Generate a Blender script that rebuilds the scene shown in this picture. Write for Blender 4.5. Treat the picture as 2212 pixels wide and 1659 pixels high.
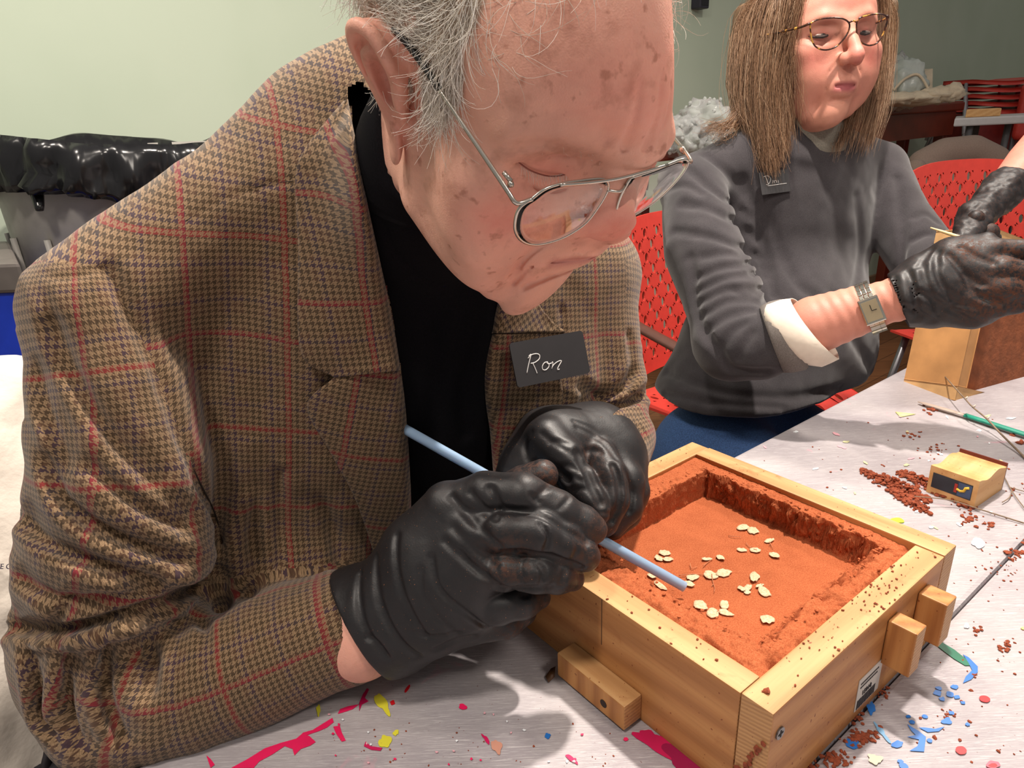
import bpy, bmesh, math, random
import numpy as np
from mathutils import Vector, Matrix
random.seed(7); RNG = np.random.default_rng(11)
for o in list(bpy.data.objects): bpy.data.objects.remove(o)
S = bpy.context.scene
COL = S.collection

# ------------------------------------------------------------------ camera
PW, PH, FPX = 2212.0, 1659.0, 1500.0
CAM = np.array([0.0, 0.0, 1.19])
_p, _r = math.radians(21.128), math.radians(-2.373)
_f = np.array([0, math.cos(_p), -math.sin(_p)]); _x = np.array([1.0, 0, 0]); _u = np.cross(_x, _f)
RIGHT = math.cos(_r)*_x + math.sin(_r)*_u; UP = -math.sin(_r)*_x + math.cos(_r)*_u; FWD = _f
cd = bpy.data.cameras.new('camera'); cam = bpy.data.objects.new('camera', cd); COL.objects.link(cam)
cd.sensor_fit = 'HORIZONTAL'; cd.sensor_width = 36.0; cd.lens = 36.0*FPX/PW; cd.clip_start = 0.02; cd.clip_end = 60
mw = Matrix.Identity(4)
for i in range(3):
    mw[i][0] = RIGHT[i]; mw[i][1] = UP[i]; mw[i][2] = -FWD[i]; mw[i][3] = CAM[i]
cam.matrix_world = mw
S.camera = cam
# ------------------------------------------------------------------ light
S.view_settings.view_transform = 'Standard'; S.view_settings.look = 'None'
S.view_settings.gamma = 1.0; S.view_settings.use_curve_mapping = False
S.view_settings.exposure = 0.10
def lin(c):
    c = np.array(c, float)/255.0
    return tuple(np.where(c <= .04045, c/12.92, ((c+.055)/1.055)**2.4))
W = bpy.data.worlds.new('world'); S.world = W; W.use_nodes = True
bg = W.node_tree.nodes['Background']; bg.inputs[0].default_value = (1.0, 0.95, 0.90, 1); bg.inputs[1].default_value = 0.25
U3 = np.array([math.cos(math.radians(37.62)), math.sin(math.radians(37.62)), 0.0])   # along the table edge
V3 = np.array([-U3[1], U3[0], 0.0])                                                   # from the table towards the sitters
Z3 = np.array([0, 0, 1.0])
TZ = 0.7482
BOXN = np.array([0.1531, 0.3246, TZ])                                                 # near corner of the big mould box
def F(u, v, z=0.0): return BOXN + U3*u + V3*v + Z3*z
def area(name, loc, target, size, power, col=(1.0, .90, .80)):
    l = bpy.data.lights.new(name, 'AREA'); l.shape = 'DISK'; l.size = size; l.energy = power; l.color = col
    o = bpy.data.objects.new(name, l); COL.objects.link(o); o.location = loc
    d = Vector(target)-Vector(loc); o.rotation_euler = d.to_track_quat('-Z', 'Y').to_euler(); return o
area('ceiling_spot_key', tuple(F(0.62, 0.36, 1.75)), tuple(F(0.0, 0.2, 0)), 0.07, 44)
area('ceiling_spot_left', tuple(F(-0.75, 0.1, 1.75)), tuple(F(-0.5, 0.6, 0)), 0.22, 16)
area('ceiling_spot_far', tuple(F(1.6, 0.25, 1.8)), tuple(F(1.1, 0.4, 0)), 0.25, 20)
area('ceiling_spot_near', tuple(F(0.25, -0.95, 1.6)), tuple(F(-0.1, 0.3, .25)), 0.30, 8)
area('ceiling_wall_wash', tuple(F(-0.6, 1.1, 1.8)), tuple(F(-0.9, 1.7, 0.2)), 0.3, 13)

# ------------------------------------------------------------------ helpers
def ray(px, py): return FWD + RIGHT*((px-PW/2)/FPX) - UP*((py-PH/2)/FPX)
def P(px, py, d): return CAM + ray(px, py)*d
def T(px, py, z=TZ):
    v = ray(px, py); return CAM + v*((z-CAM[2])/v[2])
def proj(p):
    q = np.asarray(p)-CAM; d = q@FWD
    return PW/2+FPX*(q@RIGHT)/d, PH/2-FPX*(q@UP)/d, d
def cw(v): v = np.asarray(v); return v[..., 0:1]*RIGHT - v[..., 1:2]*UP + v[..., 2:3]*FWD     # camera-space direction to world

def mesh_obj(name, V, Fc, mat=None, parent=None, smooth=True, uv=None, cols=None, mi=None, mats=None, kind=None):
    V = np.asarray(V, np.float32).reshape(-1, 3); me = bpy.data.meshes.new(name)
    if isinstance(Fc, np.ndarray) and Fc.ndim == 2:
        n = Fc.shape[1]; me.vertices.add(len(V)); me.vertices.foreach_set('co', V.ravel())
        me.loops.add(Fc.size); me.loops.foreach_set('vertex_index', Fc.astype(np.int32).ravel())
        me.polygons.add(len(Fc)); me.polygons.foreach_set('loop_start', np.arange(0, Fc.size, n, dtype=np.int32))
        me.polygons.foreach_set('loop_total', np.full(len(Fc), n, np.int32)); me.update(calc_edges=True); me.validate()
    else:
        me.from_pydata([tuple(map(float, v)) for v in V], [], [tuple(int(i) for i in f) for f in Fc])
    if smooth: me.polygons.foreach_set('use_smooth', np.ones(len(me.polygons), bool))
    if uv is not None:
        l = me.uv_layers.new(name='UVMap'); li = np.zeros(len(me.loops), np.int32); me.loops.foreach_get('vertex_index', li)
        uv = np.asarray(uv, np.float32)
        l.data.foreach_set('uv', (uv[li] if len(uv) == len(V) else uv).ravel())
    if cols is not None:
        for an, arr in cols.items():
            arr = np.asarray(arr, np.float32)
            if arr.ndim == 1:
                a = me.attributes.new(an, 'FLOAT', 'POINT'); a.data.foreach_set('value', arr)
            else:
                a = me.attributes.new(an, 'FLOAT_COLOR', 'POINT'); a.data.foreach_set('color', np.c_[arr, np.ones(len(arr))].astype(np.float32).ravel())
    if mats:
        for m in mats: me.materials.append(m)
        if mi is not None: me.polygons.foreach_set('material_index', np.asarray(mi, np.int32))
    elif mat: me.materials.append(mat)
    o = bpy.data.objects.new(name, me); COL.objects.link(o)
    if parent is not None:
        o.parent = parent; o.matrix_parent_inverse = parent.matrix_world.inverted() if parent.type == 'EMPTY' else Matrix.Identity(4)
    if kind: o['kind'] = kind
    return o
def empty(name, loc, label, cat, group=None):
    o = bpy.data.objects.new(name, None); COL.objects.link(o); o.location = tuple(map(float, loc)); o.empty_display_size = .05
    o.matrix_world = Matrix.Translation(Vector(tuple(map(float, loc))))
    tag(o, label, cat, group); return o
def tag(o, label=None, cat=None, group=None, kind=None):
    if label: o['label'] = label
    if cat: o['category'] = cat
    if group: o['group'] = group
    if kind: o['kind'] = kind
    return o
class MB:
    """mesh collector"""
    def __init__(s): s.v = []; s.f = []; s.n = 0; s.uv = []
    def add(s, V, Fc, uv=None):
        V = np.asarray(V, float).reshape(-1, 3); s.v.append(V); s.f += [tuple(int(i)+s.n for i in f) for f in Fc]; s.n += len(V)
        s.uv.append(np.zeros((len(V), 2)) if uv is None else np.asarray(uv)); return s
    def box(s, o, ax, ay, az, bev=0.0):
        """corner o, edge vectors; optional bevel"""
        o = np.asarray(o, float); ax, ay, az = map(lambda q: np.asarray(q, float), (ax, ay, az))
        if bev <= 0:
            V = [o+ax*i+ay*j+az*k for k in (0, 1) for j in (0, 1) for i in (0, 1)]
            return s.add(V, [(0, 2, 3, 1), (4, 5, 7, 6), (0, 1, 5, 4), (2, 6, 7, 3), (0, 4, 6, 2), (1, 3, 7, 5)])
        L = [np.linalg.norm(a) for a in (ax, ay, az)]; b = [bev/l for l in L]
        bm = bmesh.new(); bmesh.ops.create_cube(bm, size=1.0)
        M = Matrix(((ax[0], ay[0], az[0], 0), (ax[1], ay[1], az[1], 0), (ax[2], ay[2], az[2], 0), (0, 0, 0, 1)))
        for v in bm.verts: v.co = M @ (v.co+Vector((.5, .5, .5))) + Vector(o)
        bmesh.ops.bevel(bm, geom=bm.edges[:], offset=bev, segments=2, affect='EDGES', profile=.6)
        bm.verts.index_update(); V = [v.co[:] for v in bm.verts]; Fc = [[v.index for v in f.verts] for f in bm.faces]; bm.free()
        return s.add(V, Fc)
    def tube(s, pts, rad, n=8, closed=False, caps=True, flat=1.0, upv=None):
        pts = np.asarray(pts, float); m = len(pts); rad = np.broadcast_to(np.asarray(rad, float), (m,))
        tg = np.gradient(pts, axis=0) if not closed else (np.roll(pts, -1, 0)-np.roll(pts, 1, 0))
        tg /= np.linalg.norm(tg, axis=1)[:, None]+1e-12
        u = np.asarray(upv, float) if upv is not None else (np.array([0, 0, 1.]) if abs(tg[0][2]) < .9 else np.array([1., 0, 0]))
        V = []
        for i in range(m):
            a = u-tg[i]*(u@tg[i]); a /= np.linalg.norm(a)+1e-12; b = np.cross(tg[i], a)
            if upv is None: u = a
            for k in range(n):
                t = 2*math.pi*k/n; V.append(pts[i]+rad[i]*(a*math.cos(t)*flat+b*math.sin(t)))
        Fc = []
        for i in range(m if closed else m-1):
            j = (i+1) % m
            for k in range(n): k2 = (k+1) % n; Fc.append((i*n+k, i*n+k2, j*n+k2, j*n+k))
        if caps and not closed: Fc.append(tuple(range(n))[::-1]); Fc.append(tuple((m-1)*n+k for k in range(n)))
        uv = [(i/max(m-1, 1), (k % n)/n) for i in range(m) for k in range(n)]
        return s.add(V, Fc, uv)
    def build(s, name, mat=None, parent=None, smooth=False, uv=False, **kw):
        return mesh_obj(name, np.concatenate(s.v), s.f, mat, parent, smooth=smooth, uv=np.concatenate(s.uv) if uv else None, **kw)
def prism(pts3, thick, nrm):
    """closed slab from a 3-D outline (list of points) pushed along nrm"""
    p = np.asarray(pts3, float); n = len(p); q = p+np.asarray(nrm)*thick
    return np.concatenate([p, q]), [tuple(range(n))[::-1], tuple(range(n, 2*n))]+[(i, (i+1) % n, n+(i+1) % n, n+i) for i in range(n)]
def spline(pts, n):
    """Catmull-Rom through pts, n samples"""
    p = np.asarray(pts, float); p = np.concatenate([[2*p[0]-p[1]], p, [2*p[-1]-p[-2]]]); m = len(p)-3
    t = np.linspace(0, m-1e-9, n); i = t.astype(int); f = (t-i)[:, None]
    a, b, c, d = p[i], p[i+1], p[i+2], p[i+3]
    return .5*((2*b)+(c-a)*f+(2*a-5*b+4*c-d)*f**2+(3*b-a-3*c+d)*f**3)
def grid_faces(nu, nv, wrap=False):
    i, j = np.meshgrid(np.arange(nu-1), np.arange(nv if wrap else nv-1), indexing='ij'); j2 = (j+1) % nv
    return np.stack([i*nv+j, i*nv+j2, (i+1)*nv+j2, (i+1)*nv+j], -1).reshape(-1, 4)
def vnoise(p, seed=0):
    """cheap smooth value noise for (N,3) points, range -1..1"""
    p = np.asarray(p, float); i = np.floor(p).astype(np.int64); f = p-i; f = f*f*(3-2*f)
    def h(a):
        n = (a[..., 0]*73856093) ^ (a[..., 1]*19349663) ^ (a[..., 2]*83492791) ^ (seed*2654435761 & 0xffffffff)
        n = (n ^ (n >> 13)) * 1274126177 & 0xffffffff; n = (n ^ (n >> 16)) & 0xffff
        return n/32767.5-1
    r = 0
    for a in (0, 1):
        for b in (0, 1):
            for c in (0, 1):
                w = (f[..., 0] if a else 1-f[..., 0])*(f[..., 1] if b else 1-f[..., 1])*(f[..., 2] if c else 1-f[..., 2])
                r = r+w*h(i+np.array([a, b, c]))
    return r
def fbm(p, oct=4, seed=0, gain=.5):
    r = 0; a = 1; p = np.asarray(p, float)
    for k in range(oct): r = r+a*vnoise(p*2**k, seed+k*17); a *= gain
    return r

# ------------------------------------------------------------------ sculpting volume (signed distance grid + surface nets)
class Vol:
    def __init__(s, lo, hi, h):
        s.lo = np.asarray(lo, float); s.h = h; s.n = np.ceil((np.asarray(hi)-s.lo)/h).astype(int)+1
        s.d = np.full(s.n, 0.05, np.float32)
        s.ax = [(s.lo[i]+h*np.arange(s.n[i])).astype(np.float32) for i in range(3)]
    def sub(s, lo, hi, m):
        sl = []
        for i in range(3):
            a = int(np.clip((lo[i]-m-s.lo[i])/s.h, 0, s.n[i])); b = int(np.clip((hi[i]+m-s.lo[i])/s.h+2, 0, s.n[i]))
            if b <= a: return None
            sl.append(slice(a, b))
        return tuple(sl), s.ax[0][sl[0]][:, None, None], s.ax[1][sl[1]][None, :, None], s.ax[2][sl[2]][None, None, :]
    def mix(s, sl, q, k, op, amt=0.0):
        D = s.d[sl]
        if op == 'u':
            hh = np.maximum(k-np.abs(D-q), 0)/k; s.d[sl] = np.minimum(D, q)-hh*hh*k*.25
        elif op == 's':
            q = -q; hh = np.maximum(k-np.abs(D-q), 0)/k; s.d[sl] = np.maximum(D, q)+hh*hh*k*.25
        elif op == 'i':
            hh = np.maximum(k-np.abs(D-q), 0)/k; s.d[sl] = np.maximum(D, q)+hh*hh*k*.25
        elif op == 'g':                                    # groove (amt>0) or ridge (amt<0) with gaussian width k
            s.d[sl] = D+amt*np.exp(-(np.maximum(q, 0)/k)**2)
    def ell(s, c, r, R=None, k=.01, op='u', amt=0.0):
        c = np.asarray(c, float); r = np.asarray(r, float)*np.ones(3); R = np.eye(3) if R is None else np.asarray(R)
        m = r.max()+ (k*3 if op == 'g' else k+.012)
        t = s.sub(c, c, m)
        if t is None: return s
        sl, X, Y, Z = t; X = X-c[0]; Y = Y-c[1]; Z = Z-c[2]
        q = [X*R[0, i]+Y*R[1, i]+Z*R[2, i] for i in range(3)]
        k0 = np.sqrt(sum((q[i]/r[i])**2 for i in range(3))); k1 = np.sqrt(sum((q[i]/r[i]**2)**2 for i in range(3)))+1e-9
        s.mix(sl, (k0*(k0-1)/k1).astype(np.float32), k, op, amt); return s
    def capd(s, X, Y, Z, a, b, ra, rb):
        ab = b-a; l = ab@ab+1e-12; pX, pY, pZ = X-a[0], Y-a[1], Z-a[2]
        t = np.clip((pX*ab[0]+pY*ab[1]+pZ*ab[2])/l, 0, 1)
        return np.sqrt((pX-t*ab[0])**2+(pY-t*ab[1])**2+(pZ-t*ab[2])**2)-(ra+(rb-ra)*t)
    def path(s, pts, rad, k=.01, op='u', amt=0.0, kk=None):
        pts = [np.asarray(p, float) for p in pts]; rad = list(np.broadcast_to(rad, (len(pts),)))
        lo = np.min(pts, 0); hi = np.max(pts, 0); m = max(rad)+(k*3 if op == 'g' else k+.01)
        t = s.sub(lo, hi, m)
        if t is None: return s
        sl, X, Y, Z = t; q = None
        for i in range(len(pts)-1):
            c = s.capd(X, Y, Z, pts[i], pts[i+1], rad[i], rad[i+1])
            if q is None: q = c
            elif kk: hh = np.maximum(kk-np.abs(q-c), 0)/kk; q = np.minimum(q, c)-hh*hh*kk*.25
            else: q = np.minimum(q, c)
        s.mix(sl, q.astype(np.float32), k, op, amt); return s
    def rbox(s, c, hf, R=None, rd=.005, k=.01, op='u'):
        c = np.asarray(c, float); hf = np.asarray(hf, float); R = np.eye(3) if R is None else np.asarray(R)
        t = s.sub(c, c, np.linalg.norm(hf)+k+.01)
        if t is None: return s
        sl, X, Y, Z = t; X = X-c[0]; Y = Y-c[1]; Z = Z-c[2]
        q = [np.abs(X*R[0, i]+Y*R[1, i]+Z*R[2, i])-hf[i]+rd for i in range(3)]
        d = np.sqrt(sum(np.maximum(a, 0)**2 for a in q))+np.minimum(np.maximum(np.maximum(q[0], q[1]), q[2]), 0)-rd
        s.mix(sl, d.astype(np.float32), k, op); return s
    def plane(s, p, n, k=.004):
        """keep the side the normal points away from"""
        n = np.asarray(n, float); n = n/np.linalg.norm(n); p = np.asarray(p, float)
        q = (s.ax[0][:, None, None]-p[0])*n[0]+(s.ax[1][None, :, None]-p[1])*n[1]+(s.ax[2][None, None, :]-p[2])*n[2]
        s.mix((slice(None),)*3, q.astype(np.float32), k, 'i'); return s
    def mesh(s):
        d = s.d; d[0] = d[-1] = .05; d[:, 0] = d[:, -1] = .05; d[:, :, 0] = d[:, :, -1] = .05
        ins = d < 0; n = s.n
        c = np.zeros(n-1, np.uint8)
        for a in (0, 1):
            for b in (0, 1):
                for e in (0, 1): c += ins[a:n[0]-1+a, b:n[1]-1+b, e:n[2]-1+e]
        act = (c > 0) & (c < 8); idx = np.full(n-1, -1, np.int32); I = np.argwhere(act); idx[act] = np.arange(len(I))
        acc = np.zeros((len(I), 3)); cnt = np.zeros(len(I))
        cor = [(a, b, e) for a in (0, 1) for b in (0, 1) for e in (0, 1)]
        vals = {k: d[I[:, 0]+k[0], I[:, 1]+k[1], I[:, 2]+k[2]] for k in cor}
        for k in cor:
            for ax in range(3):
                if k[ax] == 0:
                    k2 = list(k); k2[ax] = 1; k2 = tuple(k2); A, B = vals[k], vals[k2]; m = (A < 0) != (B < 0)
                    t = A/(A-B+1e-20); p = np.zeros((len(I), 3)); p += k; p[:, ax] = np.where(m, t, 0)
                    acc[m] += p[m]; cnt[m] += 1
        V = s.lo+(I+acc/cnt[:, None])*s.h
        Q = []
        for ax in range(3):
            sa = [slice(1, -1)]*3; sa[ax] = slice(0, -1); sb = [slice(1, -1)]*3; sb[ax] = slice(1, None)
            A = ins[tuple(sa)]; B = ins[tuple(sb)]; E = np.argwhere(A != B)
            E2 = E.copy(); o1, o2 = [(1, 2), (2, 0), (0, 1)][ax]
            base = E+1; base[:, ax] -= 1
            fl = A[tuple(E.T)]
            def g(du, dv):
                b = base.copy(); b[:, o1] -= du; b[:, o2] -= dv; return idx[b[:, 0], b[:, 1], b[:, 2]]
            q = np.stack([g(1, 1), g(0, 1), g(0, 0), g(1, 0)], 1); q[~fl] = q[~fl][:, ::-1]; Q.append(q)
        return V, np.concatenate(Q)
def relax(V, Fq, it=2, lam=.5):
    n = len(V)
    for _ in range(it):
        a = np.zeros((n, 3)); c = np.zeros(n)
        for i in range(4):
            j = (i+1) % 4
            for x in range(3): a[:, x] += np.bincount(Fq[:, i], V[Fq[:, j], x], n)+np.bincount(Fq[:, j], V[Fq[:, i], x], n)
            c += np.bincount(Fq[:, i], minlength=n)+np.bincount(Fq[:, j], minlength=n)
        V = V+lam*(a/np.maximum(c, 1)[:, None]-V)
    return V
def normals(V, Fq):
    nrm = np.cross(V[Fq[:, 2]]-V[Fq[:, 0]], V[Fq[:, 3]]-V[Fq[:, 1]]); N = np.zeros_like(V)
    for i in range(4):
        for x in range(3): N[:, x] += np.bincount(Fq[:, i], nrm[:, x], len(V))
    return N/(np.linalg.norm(N, axis=1)[:, None]+1e-12)
def rbf_warp(V, src, dst, s=.06):
    """smooth deformation taking src points to dst"""
    src = np.asarray(src, float); dst = np.asarray(dst, float)
    K = np.exp(-((src[:, None]-src[None])**2).sum(-1)/(2*s*s))+np.eye(len(src))*.02
    w = np.linalg.solve(K, dst-src); out = V.copy()
    for i in range(0, len(V), 20000):
        out[i:i+20000] += np.exp(-((V[i:i+20000, None]-src[None])**2).sum(-1)/(2*s*s))@w
    return out

# ------------------------------------------------------------------ materials
class NT:
    def __init__(s, name, rough=.6, spec=.5):
        s.m = bpy.data.materials.new(name); s.m.use_nodes = True; s.t = s.m.node_tree; s.b = s.t.nodes['Principled BSDF']
        s.b.inputs['Roughness'].default_value = rough; s.b.inputs['Specular IOR Level'].default_value = spec
    def n(s, ty, **kw):
        o = s.t.nodes.new(ty)
        for k, v in kw.items(): setattr(o, k, v)
        return o
    def l(s, a, b): s.t.links.new(a, b)
    def coord(s, which='Object', scale=(1, 1, 1), rot=(0, 0, 0)):
        c = s.n('ShaderNodeTexCoord'); m = s.n('ShaderNodeMapping'); s.l(c.outputs[which], m.inputs[0])
        m.inputs['Scale'].default_value = scale; m.inputs['Rotation'].default_value = rot; return m.outputs[0]
    def noise(s, vec=None, scale=10, detail=4, rough=.5, dist=0):
        o = s.n('ShaderNodeTexNoise'); o.inputs['Scale'].default_value = scale; o.inputs['Detail'].default_value = detail
        o.inputs['Roughness'].default_value = rough; o.inputs['Distortion'].default_value = dist
        if vec is not None: s.l(vec, o.inputs['Vector'])
        return o.outputs['Fac']
    def ramp(s, fac, stops, interp='LINEAR'):
        o = s.n('ShaderNodeValToRGB'); o.color_ramp.interpolation = interp; e = o.color_ramp.elements
        while len(e) > 1: e.remove(e[-1])
        e[0].position = stops[0][0]; e[0].color = (*stops[0][1], 1) if len(stops[0][1]) == 3 else stops[0][1]
        for p, c in stops[1:]: x = e.new(p); x.color = (*c, 1)
        s.l(fac, o.inputs[0]); return o.outputs[0]
    def mixc(s, fac, a, b, mode='MIX'):
        o = s.n('ShaderNodeMix', data_type='RGBA', blend_type=mode)
        for sock, v in ((o.inputs[0], fac), (o.inputs[6], a), (o.inputs[7], b)):
            if hasattr(v, 'is_linked'): s.l(v, sock)
            elif isinstance(v, (int, float)): sock.default_value = v
            else: sock.default_value = (*v, 1)
        return o.outputs[2]
    def math(s, op, a, b=None, c=None):
        o = s.n('ShaderNodeMath', operation=op)
        for i, v in enumerate((a, b, c)):
            if v is None: continue
            if hasattr(v, 'is_linked'): s.l(v, o.inputs[i])
            else: o.inputs[i].default_value = v
        return o.outputs[0]
    def attr(s, name, fac=True): o = s.n('ShaderNodeAttribute', attribute_name=name); return o.outputs['Fac' if fac else 'Color']
    def color(s, c):
        if hasattr(c, 'is_linked'): s.l(c, s.b.inputs['Base Color'])
        else: s.b.inputs['Base Color'].default_value = (*c, 1)
        return s
    def bump(s, h, strength=.3, dist=.001):
        o = s.n('ShaderNodeBump'); o.inputs['Strength'].default_value = strength; o.inputs['Distance'].default_value = dist
        s.l(h, o.inputs['Height']); s.l(o.outputs[0], s.b.inputs['Normal']); return s
    def rough(s, r): s.l(r, s.b.inputs['Roughness']); return s
def simple(name, rgb, rough=.6, var=.12, nscale=40, bump=.0, bd=.001, spec=.5, metal=0.0, **kw):
    t = NT(name, rough, spec); c = np.array(lin(rgb)); v = t.coord()
    nz = t.noise(v, nscale, 4)
    t.color(t.ramp(nz, [(.3, tuple(c*(1-var))), (.7, tuple(np.minimum(c*(1+var), 1)))]))
    t.b.inputs['Metallic'].default_value = metal
    if bump: t.bump(t.noise(v, nscale*3, 4), bump, bd)
    for k, x in kw.items(): t.b.inputs[k.replace('_', ' ')].default_value = x
    return t.m
# ================================================================== room
def wall_mat():
    t = NT('wall_paint', .75, .3); v = t.coord(); n = t.noise(v, 3, 3)
    t.color(t.ramp(n, [(.35, lin((182, 195, 175))), (.65, lin((187, 199, 180)))])); t.bump(t.noise(v, 320, 3), .12, .001); return t.m
M_wall = wall_mat()
WV = 1.95
b = MB(); b.box(F(-3.2, WV, -TZ), U3*12, V3*.12, Z3*2.7); b.build('wall_back', M_wall, kind='structure')
b = MB(); b.box(F(8.8, -3, -TZ), U3*.12, V3*(WV+3.12), Z3*2.7); b.build('wall_right', M_wall, kind='structure')
def floor_mat():
    t = NT('floor_boards', .45); v = t.coord('Object', (1, 1, 1), (0, 0, math.radians(-37.6)))
    w = t.n('ShaderNodeTexBrick'); t.l(v, w.inputs[0]); w.inputs['Scale'].default_value = 1; w.inputs['Brick Width'].default_value = 1.6; w.inputs['Row Height'].default_value = .11
    w.inputs['Mortar Size'].default_value = .003; w.inputs['Color1'].default_value = (*lin((140, 92, 58)), 1); w.inputs['Color2'].default_value = (*lin((112, 70, 44)), 1); w.inputs['Mortar'].default_value = (*lin((50, 30, 20)), 1)
    g = t.noise(t.coord('Object', (3, 60, 3), (0, 0, math.radians(-37.6))), 2, 5); t.color(t.mixc(.5, w.outputs[0], t.ramp(g, [(.3, lin((95, 60, 38))), (.7, lin((160, 108, 70)))]))); return t.m
b = MB(); b.box(F(-3.2, -3, -TZ-.05), U3*12.1, V3*(WV+3.1), Z3*.05); b.build('floor', floor_mat(), kind='structure')
M_base = simple('baseboard_paint', (150, 120, 92), .5)
b = MB(); b.box(F(-3.2, WV-.018, -TZ), U3*12, V3*.018, Z3*.11, .004); b.build('baseboard_back', M_base, kind='structure')

# ================================================================== table
def table_mat():
    t = NT('scratched_table_film', .38, .5); v = t.coord('Object')
    r1 = t.coord('Object', (1, 34, 1), (0, 0, math.radians(-62))); r2 = t.coord('Object', (1, 30, 1), (0, 0, math.radians(-8))); r3 = t.coord('Object', (1, 26, 1), (0, 0, math.radians(-35))); r4 = t.coord('Object', (1, 36, 1), (0, 0, math.radians(40)))
    s1 = t.noise(r1, 38, 3, .65, 1.2); s2 = t.noise(r2, 34, 3, .65, 1.4); s3 = t.noise(r3, 26, 4, .7, 2.0); s4 = t.noise(r4, 36, 3, .65, 1.2)
    big = t.noise(v, 7, 3, .55, .6)
    base = t.ramp(big, [(.25, lin((146, 138, 144))), (.5, lin((166, 159, 163))), (.75, lin((182, 175, 176)))])
    sc = t.math('MAXIMUM', t.ramp(s1, [(.56, (0, 0, 0)), (.66, (1, 1, 1))]), t.ramp(s2, [(.60, (0, 0, 0)), (.70, (.6, .6, .6))]))
    sc = t.math('MAXIMUM', sc, t.ramp(s4, [(.58, (0, 0, 0)), (.66, (.8, .8, .8))]))
    sc = t.math('MAXIMUM', sc, t.ramp(s3, [(.56, (0, 0, 0)), (.7, (.7, .7, .7))]))
    c = t.mixc(t.math('MULTIPLY', sc, .55), base, lin((222, 218, 218)))
    dk = t.noise(r3, 90, 3, .6); c = t.mixc(t.ramp(dk, [(.3, (.55, .55, .55)), (.4, (0, 0, 0))]), c, lin((128, 120, 124)))
    pk = t.noise(v, 26, 3, .6, 1.0); c = t.mixc(t.ramp(pk, [(.66, (0, 0, 0)), (.74, (.35, .35, .35))]), c, lin((226, 150, 170)))
    sp = t.noise(v, 420, 2); c = t.mixc(t.ramp(sp, [(.72, (0, 0, 0)), (.76, (.7, .7, .7))]), c, lin((110, 60, 50)))
    t.color(c); t.rough(t.ramp(big, [(.3, (.32,)*3), (.7, (.5,)*3)]))
    t.bump(t.math('ADD', t.math('ADD', s1, s2), t.math('MULTIPLY', s3, .7)), .35, .0006); return t.m
M_table = table_mat(); M_rim = simple('table_edge_metal', (190, 186, 186), .35, .05, metal=.3); M_leg = simple('grey_steel', (120, 120, 124), .35, .08, metal=.7)
def table(u0, u1, v0, v1, label):
    e = empty('work_table', F((u0+u1)/2, (v0+v1)/2, -TZ), label, 'table')
    b = MB(); b.box(F(u0, v0, -.022), U3*(u1-u0), V3*(v1-v0), Z3*.022, .0045); b.build('table_top', M_table, e)
    b = MB(); b.box(F(u0+.004, v0+.004, -.045), U3*(u1-u0-.008), V3*(v1-v0-.008), Z3*.0225); b.build('apron', M_rim, e)
    for (a, c) in ((u0+.06, v0+.05), (u1-.06, v0+.05), (u0+.06, v1-.05), (u1-.06, v1-.05)):
        b = MB(); b.tube([F(a, c, -TZ), F(a, c, -.046)], .016, 10); b.build('leg', M_leg, e, True)
    return e
tab1 = table(-.75, 1.9, .0008, .318, 'narrow white scratched table along which the two sitters work, under the wooden tray')
tab2 = table(-.75, 1.9, -.62, -.0008, 'white scratched table in the near right corner, with blue and red paint spots')
M_paint = {}
def pm(rgb):
    if rgb not in M_paint: M_paint[rgb] = simple('dried_paint_%d' % len(M_paint), rgb, .4, .08)
    return M_paint[rgb]
SPL = {}
def blob_pts(cx, cy, rx, ry, ang, seed, jag=.35, n=26):
    rs = np.random.default_rng(seed); t = np.linspace(0, 2*math.pi, n, endpoint=False)
    r = 1+jag*sum(rs.normal()*np.cos(k*t+rs.uniform(0, 6.28))/k**.7 for k in range(2, 7))*.5
    r = np.clip(r, .3, 1.8)
    x, y = rx*r*np.cos(t), ry*r*np.sin(t); ca, sa = math.cos(ang), math.sin(ang)
    return [(cx+a*ca-b_*sa, cy+a*sa+b_*ca) for a, b_ in zip(x, y)]
_sk = [0]
def splat(rgb, poly, z=TZ+.0003):
    """paint fleck lying on the table: outline measured on the table top"""
    _sk[0] += 1; z = z+(_sk[0] % 60)*1.2e-5
    pts = np.array([T(x, y, z) for x, y in poly])
    V, Fc = prism(pts, .0003, Z3); SPL.setdefault(rgb, MB()).add(V, Fc)
PINK = (232, 30, 92); BLUE = (38, 110, 190); RED = (200, 20, 30); YEL = (222, 215, 60); GRN = (30, 110, 82); WHT = (236, 240, 244); CRM = (196, 20, 84)
splat(PINK, [(500, 1659), (535, 1640), (572, 1617), (607, 1605), (640, 1596), (652, 1586), (668, 1590), (682, 1603), (670, 1611), (650, 1618), (636, 1632), (632, 1618), (615, 1612), (588, 1630), (560, 1645), (548, 1659)])
splat(PINK, [(640, 1597), (655, 1583), (676, 1577), (700, 1562), (718, 1551), (721, 1560), (706, 1572), (690, 1579), (672, 1585)])
splat(PINK, [(730, 1542), (735, 1532), (752, 1526), (775, 1522), (762, 1532), (745, 1538)]); splat(CRM, [(776, 1519), (784, 1500), (793, 1487), (797, 1490), (788, 1508), (796, 1515), (782, 1522), (776, 1536)])
splat(PINK, [(720, 1570), (734, 1568), (738, 1582), (747, 1600), (738, 1602), (726, 1585)]); splat(PINK, [(446, 1632), (455, 1640), (464, 1652), (455, 1659), (450, 1645)])
splat(YEL, blob_pts(832, 1602, 14, 13, .2, 5, .5)); splat(YEL, blob_pts(826, 1520, 10, 26, -.5, 9, .5)); splat(YEL, blob_pts(855, 1583, 6, 6, 0, 3)); splat(YEL, blob_pts(688, 1534, 5, 10, 0, 8))
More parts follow.
